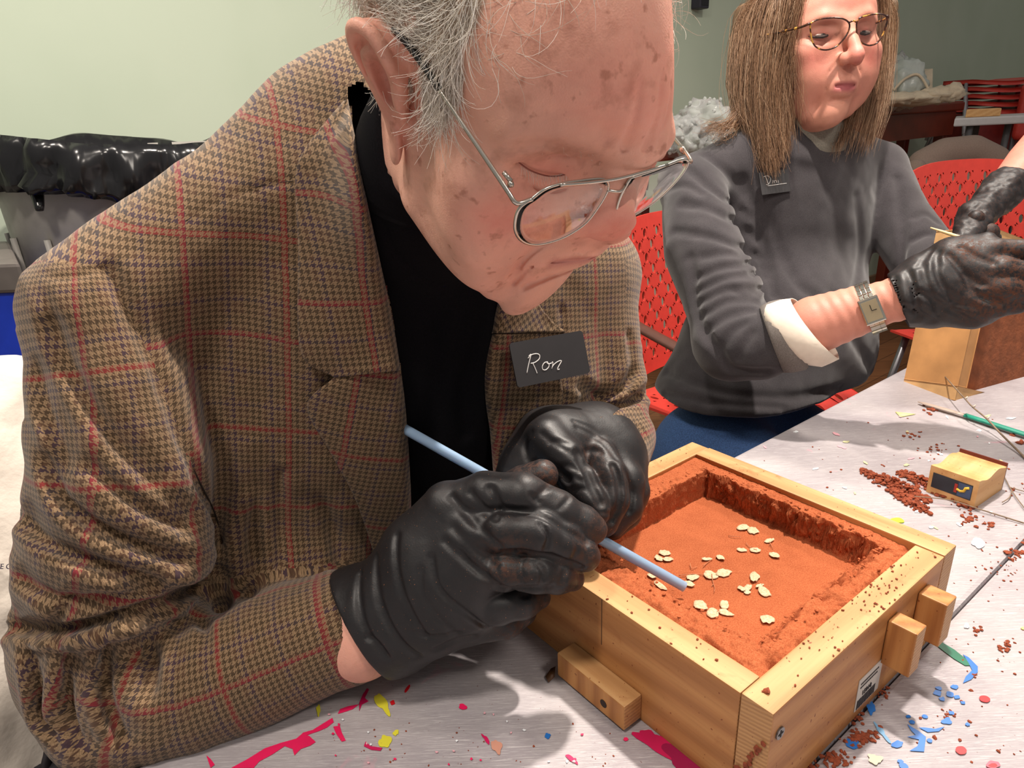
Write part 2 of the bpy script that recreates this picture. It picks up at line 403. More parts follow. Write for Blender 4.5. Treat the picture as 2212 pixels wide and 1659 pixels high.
splat(CRM, [(790, 1602), (800, 1612), (826, 1616), (822, 1622), (802, 1620), (786, 1612)]); splat((196, 140, 120), blob_pts(1073, 1613, 10, 16, -.5, 4)); splat(CRM, blob_pts(1050, 1597, 4, 12, -.7, 6))
splat(RED, blob_pts(848, 1518, 5, 5, 0, 2)); splat(RED, blob_pts(880, 1488, 3, 10, .6, 7)); splat(PINK, blob_pts(1000, 1527, 9, 6, .3, 11)); splat(BLUE, blob_pts(1183, 1590, 6, 6, 0, 12))
splat(CRM, blob_pts(1430, 1612, 60, 18, .45, 21, .5)); splat((150, 10, 70), blob_pts(1480, 1645, 60, 18, .5, 22, .4)); splat(CRM, blob_pts(1400, 1590, 20, 12, .3, 23)); splat(PINK, blob_pts(1235, 1640, 18, 4, .7, 24)); splat(PINK, blob_pts(1352, 1597, 5, 4, 0, 25))  # dark maroon fleck: crimson paint with the tray's shade put into its colour
splat(GRN, [(2013, 1386), (2030, 1385), (2062, 1404), (2088, 1425), (2100, 1438), (2085, 1438), (2060, 1423), (2035, 1404)]); splat(BLUE, [(2080, 1414), (2092, 1420), (2112, 1440), (2112, 1452), (2098, 1468), (2080, 1476), (2086, 1462), (2100, 1448), (2092, 1432)])
splat(BLUE, [(1960, 1565), (1985, 1580), (2000, 1592), (1996, 1624), (1965, 1622), (1982, 1612), (1985, 1598), (1960, 1592), (1978, 1588), (1968, 1578)]); splat(BLUE, [(1998, 1572), (2020, 1575), (2040, 1570), (2028, 1580), (2004, 1582), (1985, 1572)])
splat(BLUE, blob_pts(1938, 1608, 13, 7, -.2, 31)); splat(BLUE, blob_pts(1840, 1606, 17, 10, .4, 32)); splat(BLUE, blob_pts(1882, 1530, 9, 12, 0, 33, .5)); splat(BLUE, blob_pts(2045, 1558, 11, 7, 0, 34)); splat((120, 165, 200), blob_pts(1905, 1582, 24, 5, .9, 35, .5))
for i, (x, y, r) in enumerate([(2062, 1484, 6), (2067, 1506, 5), (2025, 1497, 7), (2080, 1518, 4), (1962, 1548, 4), (1998, 1548, 5), (2052, 1500, 7), (2035, 1510, 5), (1970, 1560, 5), (2008, 1600, 5), (2055, 1540, 5), (1952, 1655, 8), (1945, 1645, 5), (2090, 1565, 4), (2028, 1487, 5)]): splat(BLUE, blob_pts(x, y, r*1.3, r*.8, .3, 40+i))
splat(RED, blob_pts(2127, 1510, 12, 7, .2, 51, .12)); splat(RED, blob_pts(2076, 1621, 12, 9, .3, 52, .12)); splat((226, 90, 110), blob_pts(2145, 1652, 15, 8, 0, 53, .2)); splat(RED, blob_pts(2145, 1654, 9, 5, 0, 54, .2))
splat(WHT, blob_pts(2113, 1173, 14, 11, .3, 55, .25)); splat(WHT, blob_pts(2088, 1352, 6, 5, 0, 56)); splat((236, 232, 130), blob_pts(2211, 1357, 6, 3, 0, 57)); splat((190, 235, 60), blob_pts(1938, 1124, 16, 5, .1, 58, .2)); splat((210, 196, 170), blob_pts(1890, 1640, 16, 10, .5, 59, .4))
for i in range(60):
    x = RNG.uniform(1560, 2200); y = RNG.uniform(890, 1200)
    if y > 960+(x-1500)*.40-10 and y < 1240: continue
    if T(x, y) @ V3 - BOXN @ V3 > .31: continue
    splat([WHT, (226, 170, 180), WHT, (210, 205, 160)][i % 4], blob_pts(x, y, RNG.uniform(2, 9), RNG.uniform(1.5, 3), RNG.uniform(-.3, .8), 100+i, .5, 14))
for i in range(26):
    splat([PINK, (226, 170, 180), WHT][i % 3], blob_pts(RNG.uniform(700, 1300), RNG.uniform(1540, 1655), RNG.uniform(1.5, 4), RNG.uniform(1.5, 3), 0, 200+i, .4, 12))
for k, (rgb, mb) in enumerate(SPL.items()):
    mb.build('dried_paint', pm(rgb), tab1 if k < 4 else tab2, kind='stuff')

# ================================================================== wooden mould tray
def wood_mat(name, c1, c2, c3, axis=0, scale=1.0, endg=False, stain=.4):
    t = NT(name, .5, .35)
    c = t.n('ShaderNodeTexCoord'); m = t.n('ShaderNodeMapping'); t.l(c.outputs['Object'], m.inputs[0]); m.inputs['Rotation'].default_value = (0, 0, math.radians(-37.62))
    v = m.outputs[0]
    m2 = t.n('ShaderNodeMapping'); t.l(v, m2.inputs[0]); sc = [26, 26, 26]; sc[axis] = 26 if endg else 2.2; m2.inputs['Scale'].default_value = [s*scale for s in sc]
    m3 = t.n('ShaderNodeMapping'); t.l(v, m3.inputs[0]); sc = [300, 300, 300]; sc[axis] = 14; m3.inputs['Scale'].default_value = sc
    w = t.n('ShaderNodeTexWave'); w.wave_type = 'BANDS' if not endg else 'RINGS'; w.bands_direction = 'DIAGONAL'; t.l(m2.outputs[0], w.inputs[0]); w.inputs['Scale'].default_value = .9 if not endg else 2.4
    w.inputs['Distortion'].default_value = 4.5 if not endg else 1.2; w.inputs['Detail'].default_value = 3; w.inputs['Detail Scale'].default_value = .8
    c3 = tuple(.55*a+.45*b for a, b in zip(c2, c3)); col = t.ramp(w.outputs[0], [(.0, lin(c1)), (.6, lin(c2)), (1, lin(c3))])
    f = t.noise(m3.outputs[0], 1, 3); col = t.mixc(.3, col, t.ramp(f, [(.3, lin(c3)), (.6, lin(c1))]))
    st = t.noise(v, 38, 5, .65, .8); col = t.mixc(t.ramp(st, [(.6, (0, 0, 0)), (.72, (stain,)*3)]), col, lin((150, 84, 44)))
    sp = t.noise(v, 260, 2); col = t.mixc(t.ramp(sp, [(.70, (0, 0, 0)), (.73, (.8,)*3)]), col, lin((120, 52, 26)))
    t.color(col); t.bump(t.math('ADD', f, w.outputs[0]), .25, .0006); return t.m
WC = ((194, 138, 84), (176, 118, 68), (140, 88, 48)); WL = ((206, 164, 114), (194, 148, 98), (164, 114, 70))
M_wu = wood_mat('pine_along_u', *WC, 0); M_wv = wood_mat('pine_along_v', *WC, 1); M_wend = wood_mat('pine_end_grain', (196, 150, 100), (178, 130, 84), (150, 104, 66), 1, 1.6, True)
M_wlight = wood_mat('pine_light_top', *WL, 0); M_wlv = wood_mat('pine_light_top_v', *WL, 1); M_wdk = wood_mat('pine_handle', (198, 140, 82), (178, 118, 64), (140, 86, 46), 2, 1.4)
BX = .2715; BT = .023; BH = .09
def board(name, u0, u1, v0, v1, z0, z1, mside, mtop, parent, bev=.0012, dz=0):
    """board: side and top faces get their own wood (the tops are paler)"""
    b = MB(); b.box(F(u0, v0, z0), U3*(u1-u0), V3*(v1-v0), Z3*(z1-z0+dz), bev)
    V = np.concatenate(b.v); mi = []
    for f in b.f:
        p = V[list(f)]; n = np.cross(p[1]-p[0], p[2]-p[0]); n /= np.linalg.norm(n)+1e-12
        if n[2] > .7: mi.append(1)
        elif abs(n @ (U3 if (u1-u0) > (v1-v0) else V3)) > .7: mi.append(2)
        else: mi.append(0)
    return mesh_obj(name, V, b.f, None, parent, smooth=False, mats=[mside, mtop, M_wend], mi=mi)
tray = empty('wooden_mould_tray', F(BX/2, BX/2, 0), 'square pine mould tray in front of the man, filled with red-brown sand', 'tray')
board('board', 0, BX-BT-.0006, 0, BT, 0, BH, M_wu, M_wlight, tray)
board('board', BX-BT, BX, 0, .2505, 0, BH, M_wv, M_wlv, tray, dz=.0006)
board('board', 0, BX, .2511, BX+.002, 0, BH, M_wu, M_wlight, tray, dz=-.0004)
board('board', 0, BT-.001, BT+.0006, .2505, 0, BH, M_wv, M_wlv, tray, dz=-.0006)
board('bottom_panel', BT, BX-BT, BT, .2505, .001, .009, M_wu, M_wu, tray)
board('handle_block', .1535, .1695, -.0212, -.0002, .037, .0775, M_wdk, M_wdk, tray)
board('handle_block', .2045, .2225, -.0215, -.0002, .036, .0765, M_wdk, M_wdk, tray)
board('handle_block', -.0195, -.0002, .1045, .1795, .003, .0265, M_wdk, M_wlv, tray)
def disc(c, n, r, h, seg=18):
    n = np.asarray(n); a = np.cross(n, Z3 if abs(n[2]) < .9 else U3); a /= np.linalg.norm(a); q = np.cross(n, a)
    return prism([c+a*r*math.cos(t)+q*r*math.sin(t) for t in np.linspace(0, 2*math.pi, seg, endpoint=False)], h, n)
M_screw = simple('screw_steel', (120, 120, 122), .3, .1, metal=.8); M_dark = simple('dark_recess', (24, 20, 18), .8)
def screw(c, n, parent, r=.0045):
    b = MB(); V, Fc = disc(c, n, r, .0012); b.add(V, Fc); s_ = b.build('screw', M_screw, parent)
    a = np.cross(n, Z3); b = MB(); w = r*.6; b.box(c+n*.0011-a*w-Z3*w*.22, a*2*w, Z3*w*.44, n*.0003); b.box(c+n*.0011-Z3*w-a*w*.22, Z3*2*w, a*w*.44, n*.00031); b.build('cross_slot', M_dark, s_)
screw(F(.0103, 0, .068), -V3, tray)
# paper sticker with bar code low on the front board
M_stk = simple('sticker_paper', (205, 198, 188), .6, .05); M_ink = simple('printed_ink', (52, 48, 50), .6, .1)
b = MB(); b.box(F(.1205, -.0006, .0095), U3*.037, V3*.0005, Z3*.0305); stk = b.build('barcode_sticker', M_stk, tray)
b = MB(); rr = random.Random(3); x = .1225
while x < .1505:
    w = rr.choice([.0004, .0007, .0011]); b.box(F(x, -.0009, .0105), U3*w, V3*.00025, Z3*.009); x += w+rr.choice([.0005, .0009])
for k in range(2):
    x = .124
    while x < .15:
        w = rr.uniform(.0008, .0022); b.box(F(x, -.0009, .0305+.0035*k), U3*w, V3*.00025, Z3*.0014); x += w+.0007
b.build('printed_bars', M_ink, stk)
def text3(name, s, org, ax, up, size, mat, parent, thick=.0002, shear=0.0):
    cu = bpy.data.curves.new(name, 'FONT'); cu.body = s; cu.size = size; cu.shear = shear; cu.extrude = thick
    o = bpy.data.objects.new(name, cu); COL.objects.link(o); bpy.context.view_layer.update()
    me = bpy.data.meshes.new_from_object(o); bpy.data.objects.remove(o)
    n = np.cross(ax, up); V = np.array([v.co[:] for v in me.vertices]); Wd = np.asarray(org)+V[:, :1]*ax+V[:, 1:2]*up+V[:, 2:]*n
    Fc = [list(p.vertices) for p in me.polygons]; return mesh_obj(name, Wd, Fc, mat, parent, smooth=False)
text3('printed_number', '15018', F(.128, -.0009, .0215), U3, Z3, .006, M_ink, stk)
# dark knot and cracks
M_knot = simple('wood_knot', (46, 28, 20), .7)
b = MB(); V, Fc = disc(F(-.0196, .126, .0135), -U3, .0034, .0003); b.add(V, Fc); b.build('knot', M_knot, tray)
M_crack = simple('pencil_line', (60, 42, 30), .8)
for v_, in ((.2135,), (.1475,)):
    b = MB(); b.box(F(-.0003, v_, .045), V3*.0005, Z3*.044, U3*.0004); b.build('pencil_mark', M_crack, tray)

# ---- sand
def sand_mat():
    t = NT('moulding_sand', .92, .15); v = t.coord()
    n1 = t.noise(v, 60, 5, .6); n2 = t.noise(v, 900, 3, .6); n3 = t.noise(v, 260, 4, .7)
    c = t.ramp(n1, [(.3, lin((152, 76, 44))), (.7, lin((174, 93, 57)))]); c = t.mixc(.35, c, t.ramp(n2, [(.35, lin((138, 62, 34))), (.65, lin((216, 134, 90)))]))
    t.color(c); t.bump(t.math('ADD', n2, t.math('MULTIPLY', n3, 1.2)), .5, .0006); return t.m
M_sand = sand_mat()
nu, nv = 340, 340
def dens(a, b, n, c, wd, boost):
    x = np.linspace(a, b, 4000); d = 1+boost*np.exp(-((x-c)/wd)**2); k = np.cumsum(d); k = (k-k[0])/(k[-1]-k[0]); return np.interp(np.linspace(0, 1, n), k, x)
uu = dens(BT+.0004, BX-BT-.0004, nu, .2330, .0032, 14); vv = dens(BT+.0011, .2505, nv, .2250, .0030, 12)
UU, VV = np.meshgrid(uu, vv, indexing='ij')
def crumb(u, v, s, seed, o=4): return fbm(np.stack([u*s, v*s, np.full_like(u, seed)], -1).reshape(-1, 3), o, seed, .6).reshape(u.shape)
rough = crumb(UU, VV, 90, 3); fine = crumb(UU, VV, 420, 4, 3); edge = crumb(UU, VV, 60, 9, 4)
# signed distance to the recess edges
du0 = UU-(.0575+edge*.004*1.0); du1 = (.2325+.0022*crumb(UU, VV, 110, 5))-UU; dv0 = VV-(.0475+edge*.005); dv1 = (.2245+.0012*crumb(UU, VV, 80, 6))-VV
def sst(x, a, b): x = np.clip((x-a)/(b-a), 0, 1); return x*x*(3-2*x)
w = np.minimum(np.minimum(sst(du0, -.012, .014), sst(du1, -.0012, .0022)), np.minimum(sst(dv0, -.010, .012), sst(dv1, -.001, .0022)))
top = .0865+.0008*crumb(UU, VV, 18, 8)-.0006
lip = np.minimum(np.minimum(np.abs(du0-.0), np.abs(dv0)), np.minimum(np.abs(du1), np.abs(dv1)))
rim = np.exp(-(np.minimum(np.minimum(du0, du1), np.minimum(dv0, dv1))/.012)**2)
clod = np.maximum(rough, 0)**1.0*.0022*rim - np.maximum(-crumb(UU, VV, 150, 12), .25)*.0016*rim
nearr = np.clip(1-np.minimum(du0+.02, dv0+.02)/.035, 0, 1)
FLOORZ = .0585
H = top*(1-w)+FLOORZ*w + clod*(1-w*.9) + .00035*fine*(1-.8*w) + nearr*rough*.0018*(1-w)
H -= .004*np.exp(-(np.minimum(UU-uu[0], VV-vv[0])/.004)**2)*(crumb(UU, VV, 40, 14) > .1)
# torn gaps right beside the near right board
H -= .012*np.exp(-((UU-.045)**2+(VV-.026)**2)/.006**2)+.007*np.exp(-((UU-.026)**2/.002**2+(VV-.06)**2/.012**2))
Wp = (BOXN+UU[..., None]*U3+VV[..., None]*V3+H[..., None]*Z3).reshape(-1, 3)
# overhang irregularity on the steep far walls
sl = np.clip(w*(1-w)*4, 0, 1)
q3 = np.stack([UU, VV, H*1.3], -1).reshape(-1, 3); n3 = fbm(q3*140, 4, 33, .62).reshape(UU.shape); n4 = fbm(q3*140+7, 4, 35, .62).reshape(UU.shape)
wu_ = np.exp(-(np.abs(UU-.233)/.006)**2)*(VV > .04)*(VV < .235); wv_ = np.exp(-(np.abs(VV-.225)/.005)**2)*(UU > .04)*(UU < .24)
deep = np.clip((top-H)/.006, 0, 1)*np.clip((H-FLOORZ)/.002, 0, 1)
Wp += ((wu_*deep*(.0030*n3+.0018*np.maximum(n4, 0)))[..., None]*U3).reshape(-1, 3)+((wv_*deep*.0010*n4)[..., None]*V3).reshape(-1, 3)
Fs = grid_faces(nu, nv)
# skirt + base so the sand is a solid block
bord = np.concatenate([np.arange(nv), np.arange(1, nu)*nv+nv-1, (nu-1)*nv+np.arange(nv-2, -1, -1), np.arange(nu-2, 0, -1)*nv])
low = Wp[bord].copy(); low[:, 2] = TZ+.0095; n0 = len(Wp); m_ = len(bord)
sk = [(int(bord[i]), int(n0+i), int(n0+(i+1) % m_), int(bord[(i+1) % m_])) for i in range(m_)]
allF = Fs.tolist()+sk+[tuple(range(n0, n0+m_))]
sand = mesh_obj('moulding_sand', np.concatenate([Wp, low]), allF, M_sand, None, smooth=True)
tag(sand, 'red-brown packed sand with a square flat-bottomed recess, filling the near pine tray', 'sand', kind='stuff')

def clods(name, centers, sizes, mat, label=None, cat=None, parent=None, kind='stuff', seed=1, flat=.6, zb=0.0):
    """crumbs of sand as small irregular lumps"""
    b = MB(); rs = np.random.default_rng(seed)
    ico = bmesh.new(); bmesh.ops.create_icosphere(ico, subdivisions=1, radius=1); IV = np.array([v.co[:] for v in ico.verts]); IF = [[v.index for v in f.verts] for f in ico.faces]; ico.free()
    for c, s_ in zip(centers, sizes):
        V = IV*(1+rs.normal(size=(len(IV), 1))*.22)*np.array([rs.uniform(.7, 1.3), rs.uniform(.7, 1.3), flat])*s_
        a = rs.uniform(0, 6.28); R = np.array([[math.cos(a), -math.sin(a), 0], [math.sin(a), math.cos(a), 0], [0, 0, 1]]); V = V@R.T
        b.add(V+np.asarray(c)+Z3*(s_*flat*.6), IF)
    o = b.build(name, mat, parent, kind=kind)
    if label: tag(o, label, cat)
    return o
M_crumb = simple('sand_crumb', (138, 66, 40), .95, .3, 400)
cs, ss = [], []
for i in range(90):                                     # specks on the board tops
    u = abs(RNG.normal(.15, .05)); v = RNG.uniform(.001, .022); 
    if u < .245: cs.append(F(u, v, BH+.0004)); ss.append(RNG.uniform(.0003, .0011))
for i in range(30): cs.append(F(RNG.uniform(0, .25), RNG.uniform(.253, .27), BH)); ss.append(RNG.uniform(.0003, .0007))
for i in range(14): cs.append(F(RNG.uniform(0.001, .021), RNG.uniform(.03, .2), BH-.0004)); ss.append(RNG.uniform(.0004, .0012))
cs.append(F(.0125, .0125, BH+.0004)); ss.append(.0023); cs.append(F(.031, .004, BH+.0004)); ss.append(.0013)
clods('sand_specks', cs, ss, M_crumb, None, None, tray, seed=4)
cs, ss = [], []
for i in range(260):                                     # crumbs on the recess rim
    s_ = RNG.integers(0, 4); a = RNG.uniform(.05, .235)
    u, v = [(a, .222+abs(RNG.normal(0, .008))+.004), (.236+abs(RNG.normal(0, .004)), a), (a, .046-abs(RNG.normal(0, .007))), (.054-abs(RNG.normal(0, .008)), a)][s_]
    if BT+.002 < u < BX-BT-.002 and BT+.002 < v < .248: cs.append(F(u, v, .086)); ss.append(RNG.uniform(.0004, .0017))
clods('sand_crumbs', cs, ss, M_sand, 'loose crumbs of red-brown sand along the rim of the recess in the near tray', 'crumbs', seed=5)
# ragged sand smeared over the tray's end grain
cs = [F(-.0006, .004+.0145*k/9+RNG.normal()*.0012, .062-.035*k/9+RNG.normal()*.002) for k in range(10)]
b = MB()
for k, c in enumerate(cs):
    rs = np.random.default_rng(k); t_ = np.linspace(0, 6.28, 9)[:-1]; r_ = rs.uniform(.0012, .0032, 8)
    V, Fc = prism([c+V3*(1 if k % 2 else .7)*r_[i]*math.cos(t_[i])+Z3*r_[i]*math.sin(t_[i]) for i in range(8)], .0006, -U3*1); b.add(V, Fc)
b.build('sand_smears', M_crumb, tray, kind='stuff')

# ---- pressed petals and sprigs on the recess floor (pixel places measured on the sand floor)
ZF = TZ+FLOORZ+.0004
t = NT('dry_petal', .6, .3); vv_ = t.coord(); t.color(t.ramp(t.noise(vv_, 700, 3), [(.3, lin((186, 160, 122))), (.7, lin((220, 200, 168)))])); M_petal = t.m
M_stem = simple('dry_stem', (190, 122, 84), .7, .2)
ZP = lambda x, y: (1240+x*760/2212, 980+y*760/2212)
def on_sand(px, py, z=ZF):
    return T(px, py, z)
petals = [(1058, 464, 30, 13, 0, 'oval petal nearest the far dark wall of the recess, left of a pair'), (1124, 484, 28, 15, .25, 'oval petal at the far side of the recess, right of a pair'),
 (568, 625, 32, 12, .1, 'upper petal of the little cluster near the straw'), (532, 658, 22, 12, .3, 'left petal of the little cluster beside the straw'), (588, 664, 27, 12, -.1, 'lower right petal of the little cluster beside the straw'),
 (918, 652, 22, 13, .4, 'small pale petal alone above the middle of the recess'), (1259, 638, 28, 13, .35, 'narrow pink-white petal farthest right on the sand floor'), (1225, 548, 24, 9, -.2, 'ragged pale petal with a stalk, right side of the recess'),
 (938, 750, 38, 19, -.1, 'large oval petal in the middle of the recess'), (855, 765, 38, 18, .2, 'fan-shaped petal left of the large middle petal'), (743, 778, 31, 17, -.15, 'round petal just past the tip of the straw'),
 (1132, 775, 24, 27, .1, 'pale upright petal with a red spot'), (1052, 848, 23, 11, .5, 'left leaflet of the three-part sprig'), (1091, 845, 19, 14, -.3, 'upper leaflet of the three-part sprig'), (1089, 872, 18, 8, .1, 'lower leaflet of the three-part sprig'),
 (1192, 866, 36, 20, .45, 'oval petal right of the three-part sprig'), (1166, 830, 22, 8, -.3, 'thin petal tucked above the oval petal'), (1212, 1040, 40, 24, .12, 'large oval petal nearest the front corner of the recess'),
 (792, 952, 38, 24, .5, 'broad crinkled petal at the front of the recess'), (943, 950, 26, 21, .6, 'small fan petal at the front of the recess'), (870, 1003, 32, 22, .3, 'broad white petal of the front pair'), (952, 1001, 38, 12, .25, 'long white petal of the front pair'),
 (556, 933, 25, 18, .5, 'petal lying on the rough left rim of the recess'), (540, 828, 36, 14, .6, 'petal just under the straw'), (490, 768, 24, 14, .4, 'petal half hidden under the straw'), (720, 818, 30, 14, .3, 'small pale petal touching the straw tip'), (1136, 608, 28, 10, .15, 'curved thin petal of the right hand sprig'), (1052, 606, 26, 7, .1, 'thin petal at the left end of the right hand sprig'), (832, 663, 26, 7, -.05, 'thin leaflet left of centre')]
for i, (x, y, a, c, ang, lab) in enumerate(petals):
    px, py = ZP(x, y); rs = np.random.default_rng(i+60); n = 16; k = 760/2212
    ring = []
    zz = ZF+.0009
    if i == 22: zz = TZ+.079
    for j in range(n):
        t_ = 2*math.pi*j/n; rr_ = 1+.10*math.sin(2*t_+rs.uniform(0, 6))+rs.normal()*.03; tipf = 1+.22*max(0, math.cos(t_))**6
        X = a*1.18*k*rr_*tipf*math.cos(t_); Y = c*1.25*k*rr_*math.sin(t_)
        ring.append((px+X*math.cos(ang)-Y*math.sin(ang), py+X*math.sin(ang)+Y*math.cos(ang)))
    out = np.array([T(q[0], q[1], zz) for q in ring]); cen = T(px, py, zz); mid = cen+(out-cen)*.55
    lift = rs.uniform(.0002, .0012, n); out[:, 2] += lift*np.array([1+math.cos(2*math.pi*j/n+i) for j in range(n)])*.7; mid[:, 2] -= .0002
    V = np.concatenate([out, mid, [cen+Z3*.0003]]); V = np.concatenate([V, V-Z3*.00035]); m_ = 2*n+1
    Fc = [(j, (j+1) % n, n+(j+1) % n, n+j) for j in range(n)]+[(n+j, n+(j+1) % n, 2*n) for j in range(n)]
    Fc += [tuple(q+m_ for q in f[::-1]) for f in Fc]+[(j, j+m_, (j+1) % n+m_, (j+1) % n) for j in range(n)]
    o = mesh_obj('petal', V, Fc, M_petal, None, True); tag(o, 'dried '+lab, 'petal', 'dried petals laid on the sand')
sprigs = [([(660, 766), (720, 757), (790, 757), (838, 772)], 'reddish stem lying across the middle of the sand floor'), ([(866, 755), (872, 800), (884, 845), (880, 868)], 'forked pale stem hanging below the fan-shaped petal'),
 ([(812, 705), (845, 680), (872, 662)], 'short stem with thin leaflet left of centre'), ([(1080, 560), (1110, 592), (1150, 604)], 'thin curved stem of the right hand sprig'), ([(1228, 552), (1240, 575), (1252, 592)], 'short forked stalk under the ragged petal'),
 ([(970, 516), (1005, 520), (1052, 522)], 'hair-thin stem below the far pair of petals'), ([(905, 975), (902, 992), (920, 996)], 'short stem joining the front pair of petals'), ([(730, 690), (740, 720), (775, 710)], 'tiny bent stem above the straw tip'), ([(1140, 800), (1160, 812), (1185, 826)], 'short red stem beside the upright petal')]
for i, (pts, lab) in enumerate(sprigs):
    p3 = spline([T(*ZP(*q), ZF+.0012+.0006*math.sin(j*2+i)) for j, q in enumerate(pts)], 12)
    b = MB(); b.tube(p3, np.linspace(.00035, .00022, 12), 5)
    if i in (1, 3, 4): b.tube(np.array([p3[5], p3[5]+(p3[8]-p3[5])*.8+V3*.003, p3[8]+U3*.004+V3*.004]), .0002, 5)
    o = b.build('stem', M_stem, None, True); tag(o, lab, 'stem', 'dried stems laid on the sand')

# ================================================================== things on the table
# stamp block
stamp = empty('stamp_block', F(.545, .10), 'small wavy-topped maple block with a dark picture on its side, beyond the tray', 'wooden block')
A0, A1, Bz = T(2000, 1062), T(2103, 1100), T(2163, 1058)
A0 = np.array(A0); A1 = np.array(A1); ax = A1-A0; ay = (np.array(Bz)-A1); hz = .036
nseg = 12; V = []
for i in range(nseg+1):
    f = i/nseg; z1 = hz*(.93+.07*math.cos(f*9.5))
    for (o_, z_) in ((A0, 0), (A1, 0), (A1, z1), (A0, z1)): V.append(o_+ay*f+Z3*z_)
Fc = []
for i in range(nseg):
    for j in range(4): Fc.append((i*4+j, (i+1)*4+j, (i+1)*4+(j+1) % 4, i*4+(j+1) % 4))
Fc += [(0, 1, 2, 3), tuple(nseg*4+j for j in (3, 2, 1, 0))]
M_maple = wood_mat('maple_block', (222, 176, 120), (212, 162, 104), (196, 142, 88), 0, 1.2, False, .1)
mesh_obj('block', V, Fc, M_maple, stamp, False)
nrm = np.cross(ax, Z3); nrm /= np.linalg.norm(nrm); nrm = nrm if nrm @ V3 < 0 or nrm @ U3 < 0 else -nrm
if nrm @ (CAM-A0) < 0: nrm = -nrm
axn = ax/np.linalg.norm(ax); L_ = np.linalg.norm(ax)
def patch(name, x0, x1, z0, z1, mat, off): b = MB(); b.box(A0+axn*x0*L_+Z3*z0*hz+nrm*.0001, axn*(x1-x0)*L_, Z3*(z1-z0)*hz, nrm*off); return b.build(name, mat, stamp)
patch('picture_panel', .08, .9, .25, .78, simple('dark_print', (44, 50, 60), .5, .3), .0004); patch('picture_panel', .62, .89, .28, .74, simple('blue_print', (66, 84, 120), .5, .2), .0006)
M_yel = simple('yellow_print', (222, 180, 60), .5); M_rprint = simple('red_print', (180, 50, 40), .5)
b = MB(); b.tube([A0+axn*L_*x_+Z3*hz*z_+nrm*.0009 for x_, z_ in ((.6, .5), (.68, .46), (.75, .5), (.77, .62), (.84, .66))], .0016, 6, flat=1); b.build('picture_line', M_yel, stamp, True)
patch('picture_patch', .55, .61, .36, .66, M_rprint, .0010)
b = MB(); b.box(A0+Z3*.0001+ay+nrm*0, ax, ay/np.linalg.norm(ay)*.0018, Z3*hz*.98); b.build('rubber_sheet', simple('red_rubber', (104, 42, 34), .6), stamp)
# crumb ridges
def ridge(name, pts, wd, hgt, label, seed, n=170, mat=M_crumb):
    p3 = spline([T(*q) for q in pts], 60); rs = np.random.default_rng(seed); cs, ss = [], []
    for i in range(n):
        f = rs.uniform(0, 1); c = p3[int(f*59)]; o_ = rs.normal(size=2)*wd*(.35+.65*math.sin(math.pi*f)**.5)*.5
        q = c+np.array([o_[0], o_[1], 0]); h_ = max(0, hgt*math.sin(math.pi*min(f*1.1, 1))*math.exp(-(np.linalg.norm(o_)/wd)**2*3))
        s_ = rs.uniform(.0008, .0034); cs.append(q+Z3*rs.uniform(0, 1)*h_); ss.append(s_)
    return clods(name, cs, ss, mat, label, 'crumbs', seed=seed, flat=.8)
ridge('sand_crumbs', [(1868, 1020), (1915, 1043), (1960, 1062), (2005, 1085)], .014, .010, 'long ridge of red-brown sand crumbs left of the stamped block', 21, 320)
ridge('sand_crumbs', [(1925, 1058), (1960, 1082), (2005, 1110)], .010, .006, 'darker trail of sand crumbs nearest the tray, beside the long ridge', 22, 150, M_crumb)
ridge('sand_crumbs', [(1945, 1022), (1985, 1040), (2030, 1062), (2070, 1082), (2098, 1097)], .012, .013, 'heap of red-brown sand crumbs leaning against the stamped block', 23, 320)
cs, ss = [], []
def sc(px, py, sp, n, a, b_):
    for _ in range(n): cs.append(T(px+RNG.normal()*sp, py+RNG.normal()*sp*.6)); ss.append(RNG.uniform(a, b_))
for (x, y, sp, n, a, b_) in [(1975, 940, 9, 10, .0012, .003), (2025, 972, 12, 14, .001, .0025), (2010, 888, 10, 10, .002, .004), (2090, 1122, 12, 22, .001, .003), (2135, 1135, 8, 10, .001, .0025), (2195, 1195, 16, 26, .001, .003),
    (2188, 935, 7, 5, .002, .0045), (2208, 955, 6, 5, .002, .004), (2150, 1010, 16, 8, .0008, .002), (2190, 1055, 14, 8, .0008, .002), (2175, 1400, 10, 14, .001, .0022), (2115, 1365, 7, 8, .0008, .002), (1850, 1590, 12, 26, .001, .0022), (1870, 1595, 14, 24, .001, .0024), (1805, 1640, 17, 40, .001, .0024), (1850, 1553, 10, 12, .0008, .002), (1905, 1495, 16, 26, .0006, .0018), (2045, 1545, 8, 10, .0006, .0016), (2190, 1385, 3, 2, .0007, .001), (2160, 1230, 30, 26, .0005, .0013), (1745, 1655, 10, 8, .001, .002), (2105, 1460, 8, 8, .0006, .0015)]: sc(x, y, sp, n, a, b_)
for _ in range(230):
    x = RNG.uniform(1600, 2205); y = RNG.uniform(900, 1650)
    if 940+(x-1500)*.43 < y < 1590-(x-1660)*1.0+40: continue
    if (T(x, y)-BOXN) @ V3 > .31: continue
    cs.append(T(x, y)); ss.append(RNG.uniform(.0004, .0016))
for _ in range(40): cs.append(T(RNG.uniform(700, 1350), RNG.uniform(1560, 1655))); ss.append(RNG.uniform(.0003, .0009))
clods('scattered_crumbs', cs, ss, M_crumb, 'small dark sand crumbs scattered over the white table right of the tray', 'crumbs', seed=6)
